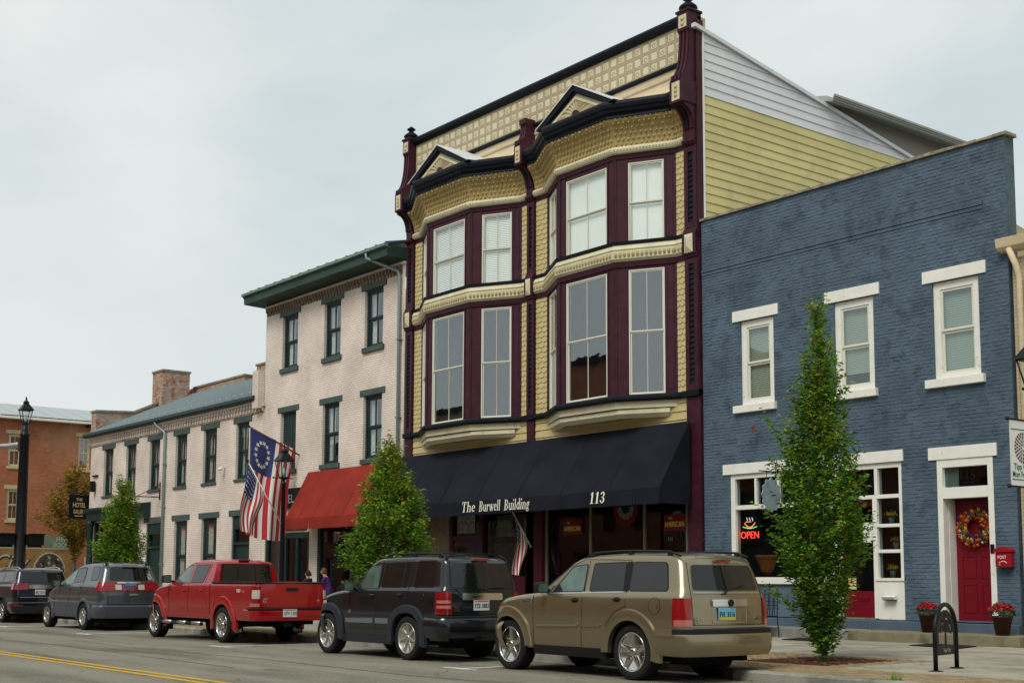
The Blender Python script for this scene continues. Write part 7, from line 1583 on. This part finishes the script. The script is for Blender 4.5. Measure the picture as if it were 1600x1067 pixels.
def tree(label, x, y, z0, prof, ntw, ls, pal='g', weights=(5, 6.5, 2.6, 2.0, .2, .02), lean=0, trunk_r=.055, group='young street trees', stretch=1.0, spurs=(), seed=1, topmix=0):
    """prof: (z, left, right) crown half widths seen from the street"""
    rg = random.Random(seed); t = thing('street_tree', label, 'tree', (x, y, z0), group); zt = prof[-1][0]; zb = prof[0][0]
    b = MB(); n = 9; pts = [(x+.02*math.sin(i*1.3), y+.02*math.cos(i*1.7), z0+(zt-.25-z0)*i/n) for i in range(n+1)]; b.tube(pts, [trunk_r*(1-.88*i/n) for i in range(n+1)], 9); b.build('trunk', M['bark'], t)
    def ext(z):
        for (a, l1, r1), (c, l2, r2) in zip(prof, prof[1:]):
            if z <= c: f = (z-a)/(c-a); return l1+(l2-l1)*f, r1+(r2-r1)*f
        return prof[-1][1:]
    bb = MB(); lb_ = MB(); W = list(weights); tot = sum(W)
    def leaf(p, d, s_, ci):
        d = d.normalized(); up_ = Vector((rg.uniform(-.6, .6), rg.uniform(-.6, .6), 1)); sd_ = d.cross(up_)
        if sd_.length < .05: sd_ = Vector((1, 0, 0))
        sd_.normalize(); nn = sd_.cross(d)
        lb_.cur = ci; dr_ = Vector((0, 0, -rg.uniform(.05, .35)))*s_
        lb_.add([tuple(p), tuple(p+d*s_*.5+sd_*s_*.27+nn*s_*.06), tuple(p+d*s_+dr_), tuple(p+d*s_*.5-sd_*s_*.27+nn*s_*.06)], [(0, 1, 2), (0, 2, 3)])
    def lump(a, z): return 1+.20*math.sin(z*5.3+a*2+seed)+.14*math.sin(z*11.7-a*3+seed*3)
    def clump_noise(a, z): return .5+.5*math.sin(a*3+z*4.1+seed)*math.sin(z*6.3+a*1.7+seed*2)
    # limbs: steep, from the trunk out to the crown surface
    limbs = []
    for i in range(int(ntw/60)):
        za = z0+.5+(zt-z0-.9)*rg.random()**1.1; a = rg.uniform(0, 2*math.pi); ze = min(zt-.05, za+rg.uniform(.5, 1.1)); l_, r_ = ext(ze); rad = (l_ if math.cos(a) < 0 else r_)*rg.uniform(.65, 1.0)
        if ze < zb: continue
        p0 = Vector((x, y, za)); p1 = Vector((x+rad*math.cos(a), y+rad*.9*math.sin(a), ze)); pm = (p0*.55+p1*.45)+Vector((math.cos(a), math.sin(a), 0))*rad*.12
        bb.tube([p0, pm, p1], [.014, .010, .004], 5); limbs.append((p0, pm, p1))
    bb.build('limbs', M['bark'], t)
    def spray(c, d, n_, s_, mixb):
        for j in range(n_):
            f = j/n_; p = c+d*(f-.3)*s_*4.0+Vector((rg.gauss(0, .3), rg.gauss(0, .3), rg.gauss(0, .3)))*s_
            ang = rg.uniform(0, 6.28); dd = d*.5+Vector((math.cos(ang), math.sin(ang), rg.uniform(-.35, .45)))
            r_ = rg.random()*tot; ci = 0
            for q, w_ in enumerate(W):
                r_ -= w_
                if r_ <= 0: ci = q; break
            if mixb is not None and rg.random() < .75: ci = mixb
            leaf(p, dd, s_*rg.uniform(.7, 1.25), ci)
    for i in range(ntw):
        f = rg.random(); z = zb+(zt-zb)*f
        l_, r_ = ext(z)
        if rg.random() > (.10+ (l_+r_)/2/max(.2, max(p[1]+p[2] for p in prof)/2))**1.15: continue
        a = rg.uniform(0, 2*math.pi); cl = clump_noise(a, z)
        if cl < .18 and rg.random() < .6: continue
        rr = math.sqrt(rg.uniform(.10, 1.0))*(.80+.30*cl); ex_ = (l_ if math.cos(a) < 0 else r_)*rr*lump(a, z)
        c = Vector((x+ex_*math.cos(a), y+min(l_, r_)*1.0*rr*lump(a, z)*math.sin(a), z+rg.gauss(0, .05)))
        d = Vector((math.cos(a)*.5, math.sin(a)*.5, rg.uniform(.4, 1.0))).normalized()
        mixb = None; q = rg.random()
        hi = max(0, (z-zb)/(zt-zb)-.35)*topmix
        if q < .05+hi: mixb = rg.choice([3, 4, 4, 3]) if pal == 'g' else rg.choice([1, 4])
        elif q < .052+hi*1.1: mixb = 5 if pal == 'g' else 2
        elif q < .35: mixb = 2
        elif q < .6: mixb = 1
        spray(c, d, 9, ls, mixb)
    for (sx_, sy_, sz_, ex2, ey2, ez2, nn_) in spurs:                      # long shoots that stand out of the outline
        p0 = Vector((x+sx_, y+sy_, sz_)); p1 = Vector((x+ex2, y+ey2, ez2)); q_ = MB(); q_.tube([p0, (p0+p1)/2+Vector((0, 0, .03)), p1], [.010, .007, .004], 5); q_.build('branch', M['bark'], t)
        for k in range(nn_): f = (k+.5)/nn_; c = p0.lerp(p1, f); spray(c, (p1-p0).normalized(), 5, ls, rg.choice([1, 3, 1, 0]))
    lb_.build('crown', LM[pal], t, kind='stuff')
    return t
tree('narrow young street tree in a rusty grate in front of the blue building', -13.10, 16.40, .14,
     [(.25, .14, .14), (.6, .20, .20), (.95, .36, .34), (1.45, .50, .52), (1.95, .62, .60), (2.45, .64, .68), (2.95, .54, .54), (3.5, .44, .48), (3.9, .31, .40), (4.3, .22, .30), (4.7, .16, .19), (5.0, .08, .08), (5.25, .02, .02), (5.68, .03, .03)], 4000, .088,
     spurs=[(-.25, -.1, 3.0, -.80, -.3, 3.95, 26), (-.2, -.1, 3.0, -.52, -.2, 3.85, 18), (.2, -.1, 3.6, .40, -.1, 4.6, 22), (.05, 0, 4.4, .30, -.05, 5.05, 8), (0, 0, 5.2, .02, 0, 5.66, 5), (0, 0, 5.6, .12, 0, 5.72, 3), (0, 0, 5.55, -.12, 0, 5.70, 3), (.3, -.3, 2.6, .84, -.5, 2.95, 14), (-.3, -.3, .9, -.66, -.4, 1.25, 16), (.3, -.3, 1.9, .78, -.6, 2.2, 14), (-.3, -.2, 2.0, -.80, -.4, 2.5, 16), (.25, -.2, 3.2, .62, -.3, 3.75, 14)], seed=3, topmix=.55, trunk_r=.05)
tree('bushy green street tree between the red awning and the black awning', -25.5, 16.5, .14,
     [(.5, .2, .2), (.9, .70, .65), (1.6, .88, .86), (2.3, .85, .84), (2.9, .66, .78), (3.5, .45, .50), (4.1, .24, .27), (4.45, .05, .05)], 4200, .092,
     spurs=[(.3, -.3, 2.4, 1.40, -.6, 2.85, 26), (.3, -.3, 1.7, 1.25, -.5, 1.95, 22), (-.4, -.2, 1.5, -1.15, -.5, 1.7, 20), (-.4, -.2, 1.0, -1.0, -.5, 1.0, 16), (0, 0, 4.0, .0, 0, 4.62, 6)], seed=8, topmix=.75, weights=(4, 6, 1.8, 5.5, .7, .04))
tree('small yellow green street tree by the corner porch of the long white building', -41.3, 16.5, .14,
     [(.5, .3, .3), (1.1, .62, .62), (1.8, .74, .74), (2.5, .66, .66), (3.2, .46, .48), (3.9, .26, .28), (4.5, .05, .05)], 3200, .10, seed=12, topmix=.5, weights=(4, 6, 2, 4.5, .5, .03))
tree('wide autumn tree with yellow brown leaves beyond the side street', -66.6, 24.2, 0,
     [(2.4, .1, .5), (3.2, .25, 1.1), (3.9, 1.2, 1.5), (4.6, 1.9, 1.5), (5.6, 1.2, 1.1), (6.4, .6, .6), (7.0, .1, .1)], 1500, .17, pal='a', weights=(4, 4, 2, 2, 1), seed=21, trunk_r=.12, group=None)
# ================================================================== LAMP POSTS
frost = mat('lantern_glass', (.55, .60, .60), .15, coat=.5)
def lantern(t, x, y, z, s=1.0):
    """four sided street lantern, base at z"""
    def sq(r, zz): return [(x+r*math.cos(R(45+90*i)), y+r*math.sin(R(45+90*i)), zz) for i in range(4)]
    r0, r1, h = .12*s, .24*s, .42*s
    b = MB(); b.lathe([(.03*s, 0), (.08*s, .03*s), (.12*s, .06*s), (.12*s, .08*s)], x, y, 12, z); b.build('lantern_base', M['blackmetal'], t)
    b = MB(); a, c = sq(r0, z+.08*s), sq(r1, z+.08*s+h); b.add([tuple(v) for v in a+c], [(i, (i+1) % 4, (i+1) % 4+4, i+4) for i in range(4)]); b.build('lantern_glass', M['glass'], t)
    b = MB()
    for i in range(4): b.tube([a[i], c[i]], .013*s, 5); b.tube([c[i], c[(i+1) % 4]], .016*s, 5); b.tube([a[i], a[(i+1) % 4]], .013*s, 5)
    b.build('lantern_frame', M['blackmetal'], t)
    b = MB(); e1, e2, e3 = sq(r1*1.22, z+.08*s+h), sq(r1*.62, z+.24*s+h), sq(r1*.40, z+.30*s+h); b.add([tuple(v) for v in e1+e2+e3], [(3, 2, 1, 0)]+[(i, (i+1) % 4, (i+1) % 4+4, i+4) for i in range(4)]+[(4+i, 4+(i+1) % 4, 8+(i+1) % 4, 8+i) for i in range(4)]+[(8, 9, 10, 11)]); b.build('lantern_roof', M['blackmetal'], t)
    b = MB(); b.lathe([(.08*s, 0), (.10*s, .04*s), (.07*s, .09*s), (.02*s, .12*s), (.035*s, .15*s), (.008*s, .24*s)], x, y, 10, z+.29*s+h); b.build('finial', M['blackmetal'], t)
    b = MB(); b.lathe([(.03*s, 0), (.05*s, .1*s), (.03*s, .22*s)], x, y, 10, z+.12*s); b.build('bulb', frost, t)
def lamp_post(label, x, y, H):
    t = thing('street_lamp', label, 'street lamp', (x, y, .15), 'black lantern street lamps'); z = .15
    b = MB(); b.lathe([(.20, 0), (.20, .15), (.16, .2), (.14, .55), (.09, .65), (.075, .8), (.065, 1.0), (.05, H-.95), (.065, H-.93), (.065, H-.9), (.035, H-.86), (.03, H-.80)], x, y, 16, z); b.build('post', M['blackmetal'], t)
    b = MB(); b.tube([(x, y-.28, H-.62), (x, y+.28, H-.62)], .013, 6); b.lathe([(.001, -.0), (.03, .01), (.03, .04), (.001, .05)], x, y-.29, 8, H-.645); b.build('ladder_bar', M['blackmetal'], t)
    lantern(t, x, y, H-.68, 1.0); return t
lp = lamp_post('black lantern street lamp with a small flag, standing beside the red awning', -30.15, 16.3, 4.58)
lp2 = lamp_post('black lantern street lamp with a festival banner at the right edge of the photo', -9.72, 16.86, 4.62)
# banner
t = thing('banner', 'white festival banner with dark flower emblem on the right hand lamp post', 'banner', (-9.72, 16.5, 2.6))
bw_ = mat('banner_cloth', (.72, .72, .66), .8)
b = MB(); b.quad((-9.72, 16.17, 2.66), (-9.72, 16.80, 2.66), (-9.72, 16.80, 3.55), (-9.72, 16.17, 3.55)); b.quad((-9.726, 16.17, 2.66), (-9.726, 16.80, 2.66), (-9.726, 16.80, 3.55), (-9.726, 16.17, 3.55)); b.build('cloth', bw_, t)
for z in (3.56, 2.65): b = MB(); b.tube([(-9.72, 16.14, z), (-9.72, 16.84, z)], .014, 6); b.lathe([(.0, -.02), (.028, -.01), (.028, .02), (.0, .03)], -9.72, 16.12, 8, z, axis='y'); b.build('banner_rod', M['blackmetal'], t)
tg_ = mat('banner_green', (.03, .12, .09), .7); tb_ = mat('banner_maroon', (.07, .01, .02), .7)
for z in (3.42, 2.74): b = MB(); b.box(-9.719, -9.716, 16.20, 16.78, z, z+.012); b.build('banner_line', tg_, t)
b = MB(); 
for ring, r0, ln, n in ((0, .02, .05, 8), (1, .06, .06, 14), (2, .11, .065, 20), (3, .16, .06, 26)):
    for i in range(n):
        a = 2*math.pi*(i+.5*ring)/n; d = (math.cos(a), math.sin(a)); o = (-d[1], d[0]); c = (16.485, 3.18); w_ = .011+.002*ring
        P_ = [(c[0]+d[0]*r0, c[1]+d[1]*r0), (c[0]+d[0]*(r0+ln*.6)+o[0]*w_, c[1]+d[1]*(r0+ln*.6)+o[1]*w_), (c[0]+d[0]*(r0+ln), c[1]+d[1]*(r0+ln)), (c[0]+d[0]*(r0+ln*.6)-o[0]*w_, c[1]+d[1]*(r0+ln*.6)-o[1]*w_)]
        b.add([(-9.716, p, q) for p, q in P_], [(0, 1, 2, 3)])
b.build('flower_emblem', tb_, t, kind='stuff')
text('Tipp City', .115, tg_, t, at=(-9.717, 16.245, 2.885), ex=(0, 1), depth=.001, sx=.95, weight=.001); text('Mum Festival', .115, tg_, t, at=(-9.717, 16.205, 2.78), ex=(0, 1), depth=.001, sx=.80, weight=.001)
# signal pole at the far corner
t = thing('signal_pole', 'thick black signal pole topped by a lantern at the left edge', 'signal pole', (-49.65, 16, .1))
b = MB(); b.lathe([(.36, 0), (.32, .5), (.225, .6), (.165, 6.55), (.20, 6.6), (.16, 6.65), (.13, 6.75), (.12, 7.0)], -49.65, 16, 20, .1); b.build('pole', M['blackmetal'], t)
lantern(t, -49.65, 16, 7.05, 1.15)
b = MB(); b.tube([(-49.8, 16, 6.35), (-51.5, 16, 6.42), (-58, 16, 6.8)], [.12, .11, .07], 10); b.build('mast_arm', M['aluminium'], t)
b = MB(); b.box(-49.95, -49.7, 15.85, 16.15, 6.1, 6.6); b.build('arm_clamp', M['blackmetal'], t)
for x, y in ((-49.75, 15.5), (-49.55, 16.5)):
    b = MB(); b.box(x-.2, x+.2, y-.28, y+.28, 2.62, 3.02); b.box(x-.03, x+.03, y-.25, y+.25, 2.54, 2.62); sgn = b.build('pedestrian_signal', M['blackmetal'], t)
    b = MB(); b.box(x+.2, x+.3, y-.28, y+.28, 3.0, 3.04); b.build('signal_hood', M['blackmetal'], sgn)
# ================================================================== FLAGS
fr_, fw_, fb_ = mat('flag_red', (.42, .025, .035), .75), mat('flag_white', (.70, .68, .64), .75), mat('flag_blue', (.035, .05, .16), .75)
def flag(label, name, pole, P, nu, canton, stars, fold, loc, group, starsize, pr_=.02, cap=M['blackmetal'], pm=None):
    """P(u,v) gives the place of the cloth; u along the hoist from the tip, v down the fly"""
    t = thing(name, label, 'flag', loc, group)
    b = MB(); b.tube(pole, pr_, 8); pl = b.build('pole', pm or M['bark'], t); b = MB(); b.lathe([(.0, -.05), (.035, -.03), (.035, .03), (.0, .05)], pole[-1][0], pole[-1][1], 8, pole[-1][2]); b.build('finial', cap, pl)
    nv = 26; vs = []; 
    for i in range(nu+1):
        for j in range(nv+1): vs.append(P(i/nu, j/nv))
    for nm, mm, test in (('stripes', (fr_, fw_), lambda u, v: not (u < canton[0] and v < canton[1])), ('canton', (fb_,), lambda u, v: u < canton[0] and v < canton[1])):
        b = MB(); b.smooth = True; b.v = list(vs)
        for i in range(nu):
            for j in range(nv):
                u, v = (i+.5)/nu, (j+.5)/nv
                if test(u, v): a = i*(nv+1)+j; b.f.append((a, a+1, a+nv+2, a+nv+1)); b.mi.append(0 if nm == 'canton' else int(u*13) % 2); b.sm.append(True)
        us = sorted({i for f in b.f for i in f}); mp_ = {o: i for i, o in enumerate(us)}; b.v = [b.v[i] for i in us]; b.f = [tuple(mp_[i] for i in f) for f in b.f]
        b.build(nm, list(mm), t)
    for (u, v) in stars:
        c = Vector(P(u, v)); du = (Vector(P(u+.01, v))-Vector(P(u-.01, v))).normalized(); dv = (Vector(P(u, v+.01))-Vector(P(u, v-.01))); dv.normalize(); n_ = du.cross(dv).normalized()
        b = MB()
        for sg in (1, -1): k = len(b.v); b.add([tuple(c+n_*.012*sg)]+[tuple(c+n_*.012*sg+(dv*math.cos(i*math.pi/5)+du*math.sin(i*math.pi/5))*starsize*(1 if i % 2 == 0 else .42)) for i in range(10)], [(0, i+1, (i+1) % 10+1) for i in range(10)])
        b.build('star', fw_, t)
    return t
A0, A1 = Vector((-41.4, 21.04, 6.60)), Vector((-41.4, 22.84, 5.95))
def PB(u, v):
    top = A0.lerp(A1, u); bot = Vector((-41.4, 20.83, 3.0)).lerp(Vector((-41.4, 22.45, 2.75)), u); p = top.lerp(bot, v); f = .10*math.sin(u*11+v*1.5)*min(1, v*2)+.06*math.sin(u*23+1)*v
    return (p.x+f, p.y+.05*math.sin(v*5+u*3), p.z-.12*math.sin(math.pi*u)*v)
cir = [(.27+.155*math.cos(2*math.pi*k/13), .205+.115*math.sin(2*math.pi*k/13)) for k in range(13)]
flag('big flag with a circle of thirteen stars hanging beside the red awning', 'flag', [(-41.4, FY-.02, 5.78), (-41.4, 22.0, 6.22), (-41.4, 20.98, 6.66)], PB, 26, (7/13, .40), cir, 0, (-41.4, 22, 4), 'flags on poles', .095, pr_=.03)
B0, B1 = Vector((-30.15, 15.30, 4.28)), Vector((-30.15, 15.74, 3.57))
def PS(u, v):
    top = B0.lerp(B1, u); bot = Vector((-30.1, 15.10, 2.60)).lerp(Vector((-30.1, 15.48, 2.48)), u); p = top.lerp(bot, v); return (p.x+.07*math.sin(u*9+v*3)*min(1, v*2.5), p.y+.04*math.sin(v*6)-.10*math.sin(math.pi*v)*(1-u), p.z)
st = [((i+.7)/13*1.0*(7/13)*1.7, (j+.6)/6*.42) for i in range(7) for j in range(6)]; st = [(a, c_) for a, c_ in st if a < .52 and c_ < .40]
flag('small american flag on a white pole fixed to the lamp post', 'flag', [(-30.15, 16.3, 2.72), (-30.15, 15.27, 4.34)], PS, 26, (7/13, .42), st, 0, (-30.15, 16, 3), 'flags on poles', .024, pr_=.016, pm=M['whitetrim'])
C0, C1 = Vector((-28.2, 22.28, 3.20)), Vector((-28.2, 22.72, 2.62))
def PW(u, v):
    top = C0.lerp(C1, u); bot = Vector((-28.2, 22.28, 1.55)).lerp(Vector((-28.2, 22.60, 1.50)), u); p = top.lerp(bot, v); return (p.x+.07*math.sin(u*8+v*3)*min(1, v*2.5), p.y+.10*math.sin(v*4.5)*(1-v*.5)-.02, p.z)
flag('small american flag hanging under the black awning from the middle post', 'flag', [(-28.2, FY-.1, 2.28), (-28.2, 22.2, 3.28)], PW, 26, (7/13, .42), st, 0, (-28.2, 22.8, 2.3), 'flags on poles', .028, pr_=.018, pm=M['whitetrim'])
# ================================================================== PEOPLE
def person(label, x, y, z, H, rz, top, hair, skin, legs, lean=0, bun=True, arm=None):
    t = thing('person', label, 'person', (0, 0, 0)); k = H/1.7
    J = {'pel': (0, 0, .93), 'wst': (lean*.05, 0, 1.08), 'chs': (lean*.14, 0, 1.27), 'nek': (lean*.19, 0, 1.44), 'hd0': (lean*.22+.01, 0, 1.51), 'hd1': (lean*.24+.02, 0, 1.60), 'hd2': (lean*.25+.015, 0, 1.67),
         'shL': (lean*.16, .17, 1.38), 'elL': (lean*.2+.02, .23, 1.12), 'wrL': (lean*.25+.14, .20, .93), 'haL': (lean*.25+.20, .19, .86), 'shR': (lean*.16, -.17, 1.38), 'elR': (lean*.2+.02, -.23, 1.12), 'wrR': (lean*.25+.14, -.20, .93), 'haR': (lean*.25+.20, -.19, .86),
         'hiL': (0, .10, .88), 'knL': (.03, .11, .48), 'anL': (-.02, .11, .08), 'toL': (.13, .12, .03), 'hiR': (0, -.10, .88), 'knR': (.02, -.11, .48), 'anR': (-.04, -.11, .08), 'toR': (.11, -.12, .03)}
    Rr = {'pel': .145, 'wst': .125, 'chs': .145, 'nek': .052, 'hd0': .072, 'hd1': .092, 'hd2': .072, 'shL': .06, 'elL': .042, 'wrL': .028, 'haL': .03, 'shR': .06, 'elR': .042, 'wrR': .028, 'haR': .03, 'hiL': .092, 'knL': .06, 'anL': .04, 'toL': .035, 'hiR': .092, 'knR': .06, 'anR': .04, 'toR': .035}
    E_ = [('pel', 'wst'), ('wst', 'chs'), ('chs', 'nek'), ('nek', 'hd0'), ('hd0', 'hd1'), ('hd1', 'hd2')]+[(a+s_, c_+s_) for s_ in 'LR' for a, c_ in (('sh', 'el'), ('el', 'wr'), ('wr', 'ha'), ('hi', 'kn'), ('kn', 'an'), ('an', 'to'))]+[('chs', 'shL'), ('chs', 'shR'), ('pel', 'hiL'), ('pel', 'hiR')]
    nm = list(J); me = bpy.data.meshes.new('body'); me.from_pydata([tuple(c*k for c in J[n_]) for n_ in nm], [(nm.index(a), nm.index(c_)) for a, c_ in E_], []); o = link('body', me, t)
    sk = o.modifiers.new('s', 'SKIN'); 
    lay = me.skin_vertices.new(name='sk') if not me.skin_vertices else me.skin_vertices[0]
    for i, n_ in enumerate(nm): lay.data[i].radius = (Rr[n_]*k, Rr[n_]*k*(.8 if n_ in ('chs', 'wst', 'pel') else 1)); lay.data[i].use_root = (n_ == 'pel')
    o.modifiers.new('u', 'SUBSURF').levels = 2; dg = bpy.context.evaluated_depsgraph_get(); dg.update(); m2 = bpy.data.meshes.new_from_object(o.evaluated_get(dg)); o.modifiers.clear(); o.data = m2; m2.name = 'body'
    m2.materials.clear()
    for mm in (skin, top, legs): m2.materials.append(mm)
    for p in m2.polygons:
        c_ = p.center/k; p.use_smooth = True; arm_ = abs(c_.y) > .19
        p.material_index = 0 if c_.z > 1.43 or (arm_ and c_.z < 1.2 and c_.z > .8 and c_.x > .04+lean*.18) else (1 if c_.z > .92 else 2)
    hx, hz = (lean*.24+.015)*k, 1.60*k
    b = MB(); b.smooth = True; vs = []; n1, n2 = 12, 10
    for i in range(n1+1):
        th = math.pi*i/n1
        for j in range(n2): ph = 2*math.pi*j/n2; d = Vector((math.sin(th)*math.cos(ph), math.sin(th)*math.sin(ph), math.cos(th))); r_ = .104*k*(1+.06*math.sin(ph*5)*math.sin(th)); r_ *= .86 if (d.x > .35 and d.z < .55) else 1; vs.append((hx-.018*k+d.x*r_*1.08, d.y*r_*.95, hz+.01*k+d.z*r_*1.12))
    b.add(vs, [(i*n2+j, i*n2+(j+1) % n2, (i+1)*n2+(j+1) % n2, (i+1)*n2+j) for i in range(n1) for j in range(n2)])
    if bun: b.lathe([(.0, -.05), (.045, -.03), (.055, 0), (.045, .03), (.0, .05)], hx-.12*k, 0, 10, hz-.03)
    b.build('hair', hair, t)
    b = MB(); b.lathe([(.0, -.02), (.012, 0), (.016, .02), (.0, .035)], hx+.105*k, 0, 6, hz-.03*k); 
    for sy in (-1, 1): b.lathe([(.0, -.03), (.014, 0), (.0, .03)], hx+.01, sy*.092*k, 6, hz-.01)
    b.build('face_features', skin, t)
    t.location = (x, y, z); t.rotation_euler = (0, 0, rz); return t
sk1 = mat('skin', (.42, .22, .14), .6); h1 = mat('dark_brown_hair', (.018, .010, .008), .6); h2 = mat('brown_hair', (.10, .045, .02), .6)
person('woman with dark hair and navy top standing behind the red pickup tailgate', -37.1, 21.0, .19, 1.47, R(200), mat('navy_top', (.012, .016, .035), .8), h1, sk1, mat('dark_trousers', (.012, .012, .016), .9))
person('person with brown hair and purple top standing behind the nose of the dark SUV', -34.0, 20.0, .19, 1.52, R(215), mat('purple_top', (.05, .012, .10), .8), h2, sk1, bpy.data.materials['dark_trousers'], lean=1, bun=False)
# slatted wooden stair rail beside the shopfront
t = thing('wooden_railing', 'dark brown slatted railing with a sloping handrail left of the bushy tree', 'railing', (-32.6, 19.9, .2))
wd_ = mat('dark_brown_wood', (.05, .022, .012), .7, var=.3)
for i in range(9): b = MB(); xx = -33.3+.17*i; b.box(xx, xx+.11, 20.0, 20.03, .2, 1.18+.055*i); b.build('slat', wd_, t)
b = MB(); b.tube([(-33.6, 19.97, 1.12), (-31.9, 19.97, 1.72)], .028, 6); b.build('handrail', M['blackmetal'], t)
# scalloped hanging sign by the shop
t = thing('hanging_sign', 'pale grey blue scalloped sign hanging over the shop window beside the tree', 'sign', (-19.4, 22.7, 3))
cx, cz = 22.6, 3.28; b = MB(); n = 40; P_ = []
for i in range(n): a = 2*math.pi*i/n; r_ = 1+.08*math.cos(a*12); P_.append((cx+.30*r_*math.cos(a), cz+.36*r_*math.sin(a)))
b.prism(P_, -19.42, -19.39, 'x'); b.build('board', mat('grey_blue_sign', (.22, .28, .32), .7, var=.2), t)
b = MB(); b.tube([(-19.4, FY, 3.8), (-19.4, 22.2, 3.8)], .014, 6); b.tube([(-19.4, 22.45, 3.8), (-19.4, 22.45, 3.6)], .008, 5); b.tube([(-19.4, 22.75, 3.8), (-19.4, 22.75, 3.6)], .008, 5); b.build('bracket', M['blackmetal'], t)
# small sign post behind the khaki car
t = thing('small_sign', 'small pale round topped sign with red edge behind the khaki SUV roof', 'sign', (-20.6, 19.2, .2))
b = MB(); P_ = [(-.07, 0), (.07, 0), (.07, .22)]+[(.07*math.cos(math.pi*i/8), .22+.07*math.sin(math.pi*i/8)) for i in range(1, 8)]+[(-.07, .22)]
b.prism([(p-20.92, q+1.62) for p, q in P_], 19.2, 19.24, 'y'); b.build('plate', M['blind2'], t)
b = MB(); b.box(-21.03, -20.99, 19.2, 19.24, 1.6, 1.9); b.build('edge', mat('sign_edge_red', (.45, .02, .02), .5), t); b = MB(); b.tube([(-20.92, 19.25, .2), (-20.92, 19.25, 1.65)], .02, 6); b.build('post', M['blackmetal'], t)
# fallen leaves
b = MB(); rg = random.Random(5)
for i in range(260):
    q = rg.random(); x, y = (rg.gauss(-13.1, 1.1), rg.gauss(16.0, .8)) if q < .6 else (rg.uniform(-30, -9), rg.uniform(13.2, 14.5))
    z = (.172 if y > 14.2 else .006)+.01; a = rg.uniform(0, 6.28); s_ = rg.uniform(.02, .04); b.cur = rg.randrange(3)
    b.add([(x+s_*math.cos(a+k*1.57), y+s_*math.sin(a+k*1.57)*(1 if k % 2 else .6), z+rg.uniform(0, .01)) for k in range(4)], [(0, 1, 2, 3)])
o = b.build('fallen_leaves', [LM['g'][4], LM['g'][5], LM['a'][0]], None, kind='stuff'); o['label'] = 'scattered fallen leaves on the pavement and gutter'; o['category'] = 'leaves'
# weeds in the kerb
b = MB()
for i in range(30):
    x, y = -10.15+rg.gauss(0, .05), 14.1+rg.gauss(0, .03); h = rg.uniform(.05, .13); a = rg.uniform(0, 6.28); b.add([(x-.006, y, .15), (x+.006, y, .15), (x+.05*math.cos(a), y+.05*math.sin(a), .15+h)], [(0, 1, 2)])
o = b.build('weeds', LM['g'][1], None, kind='stuff'); o['label'] = 'small tuft of weeds growing at the kerb by the bicycle rack'; o['category'] = 'weeds'
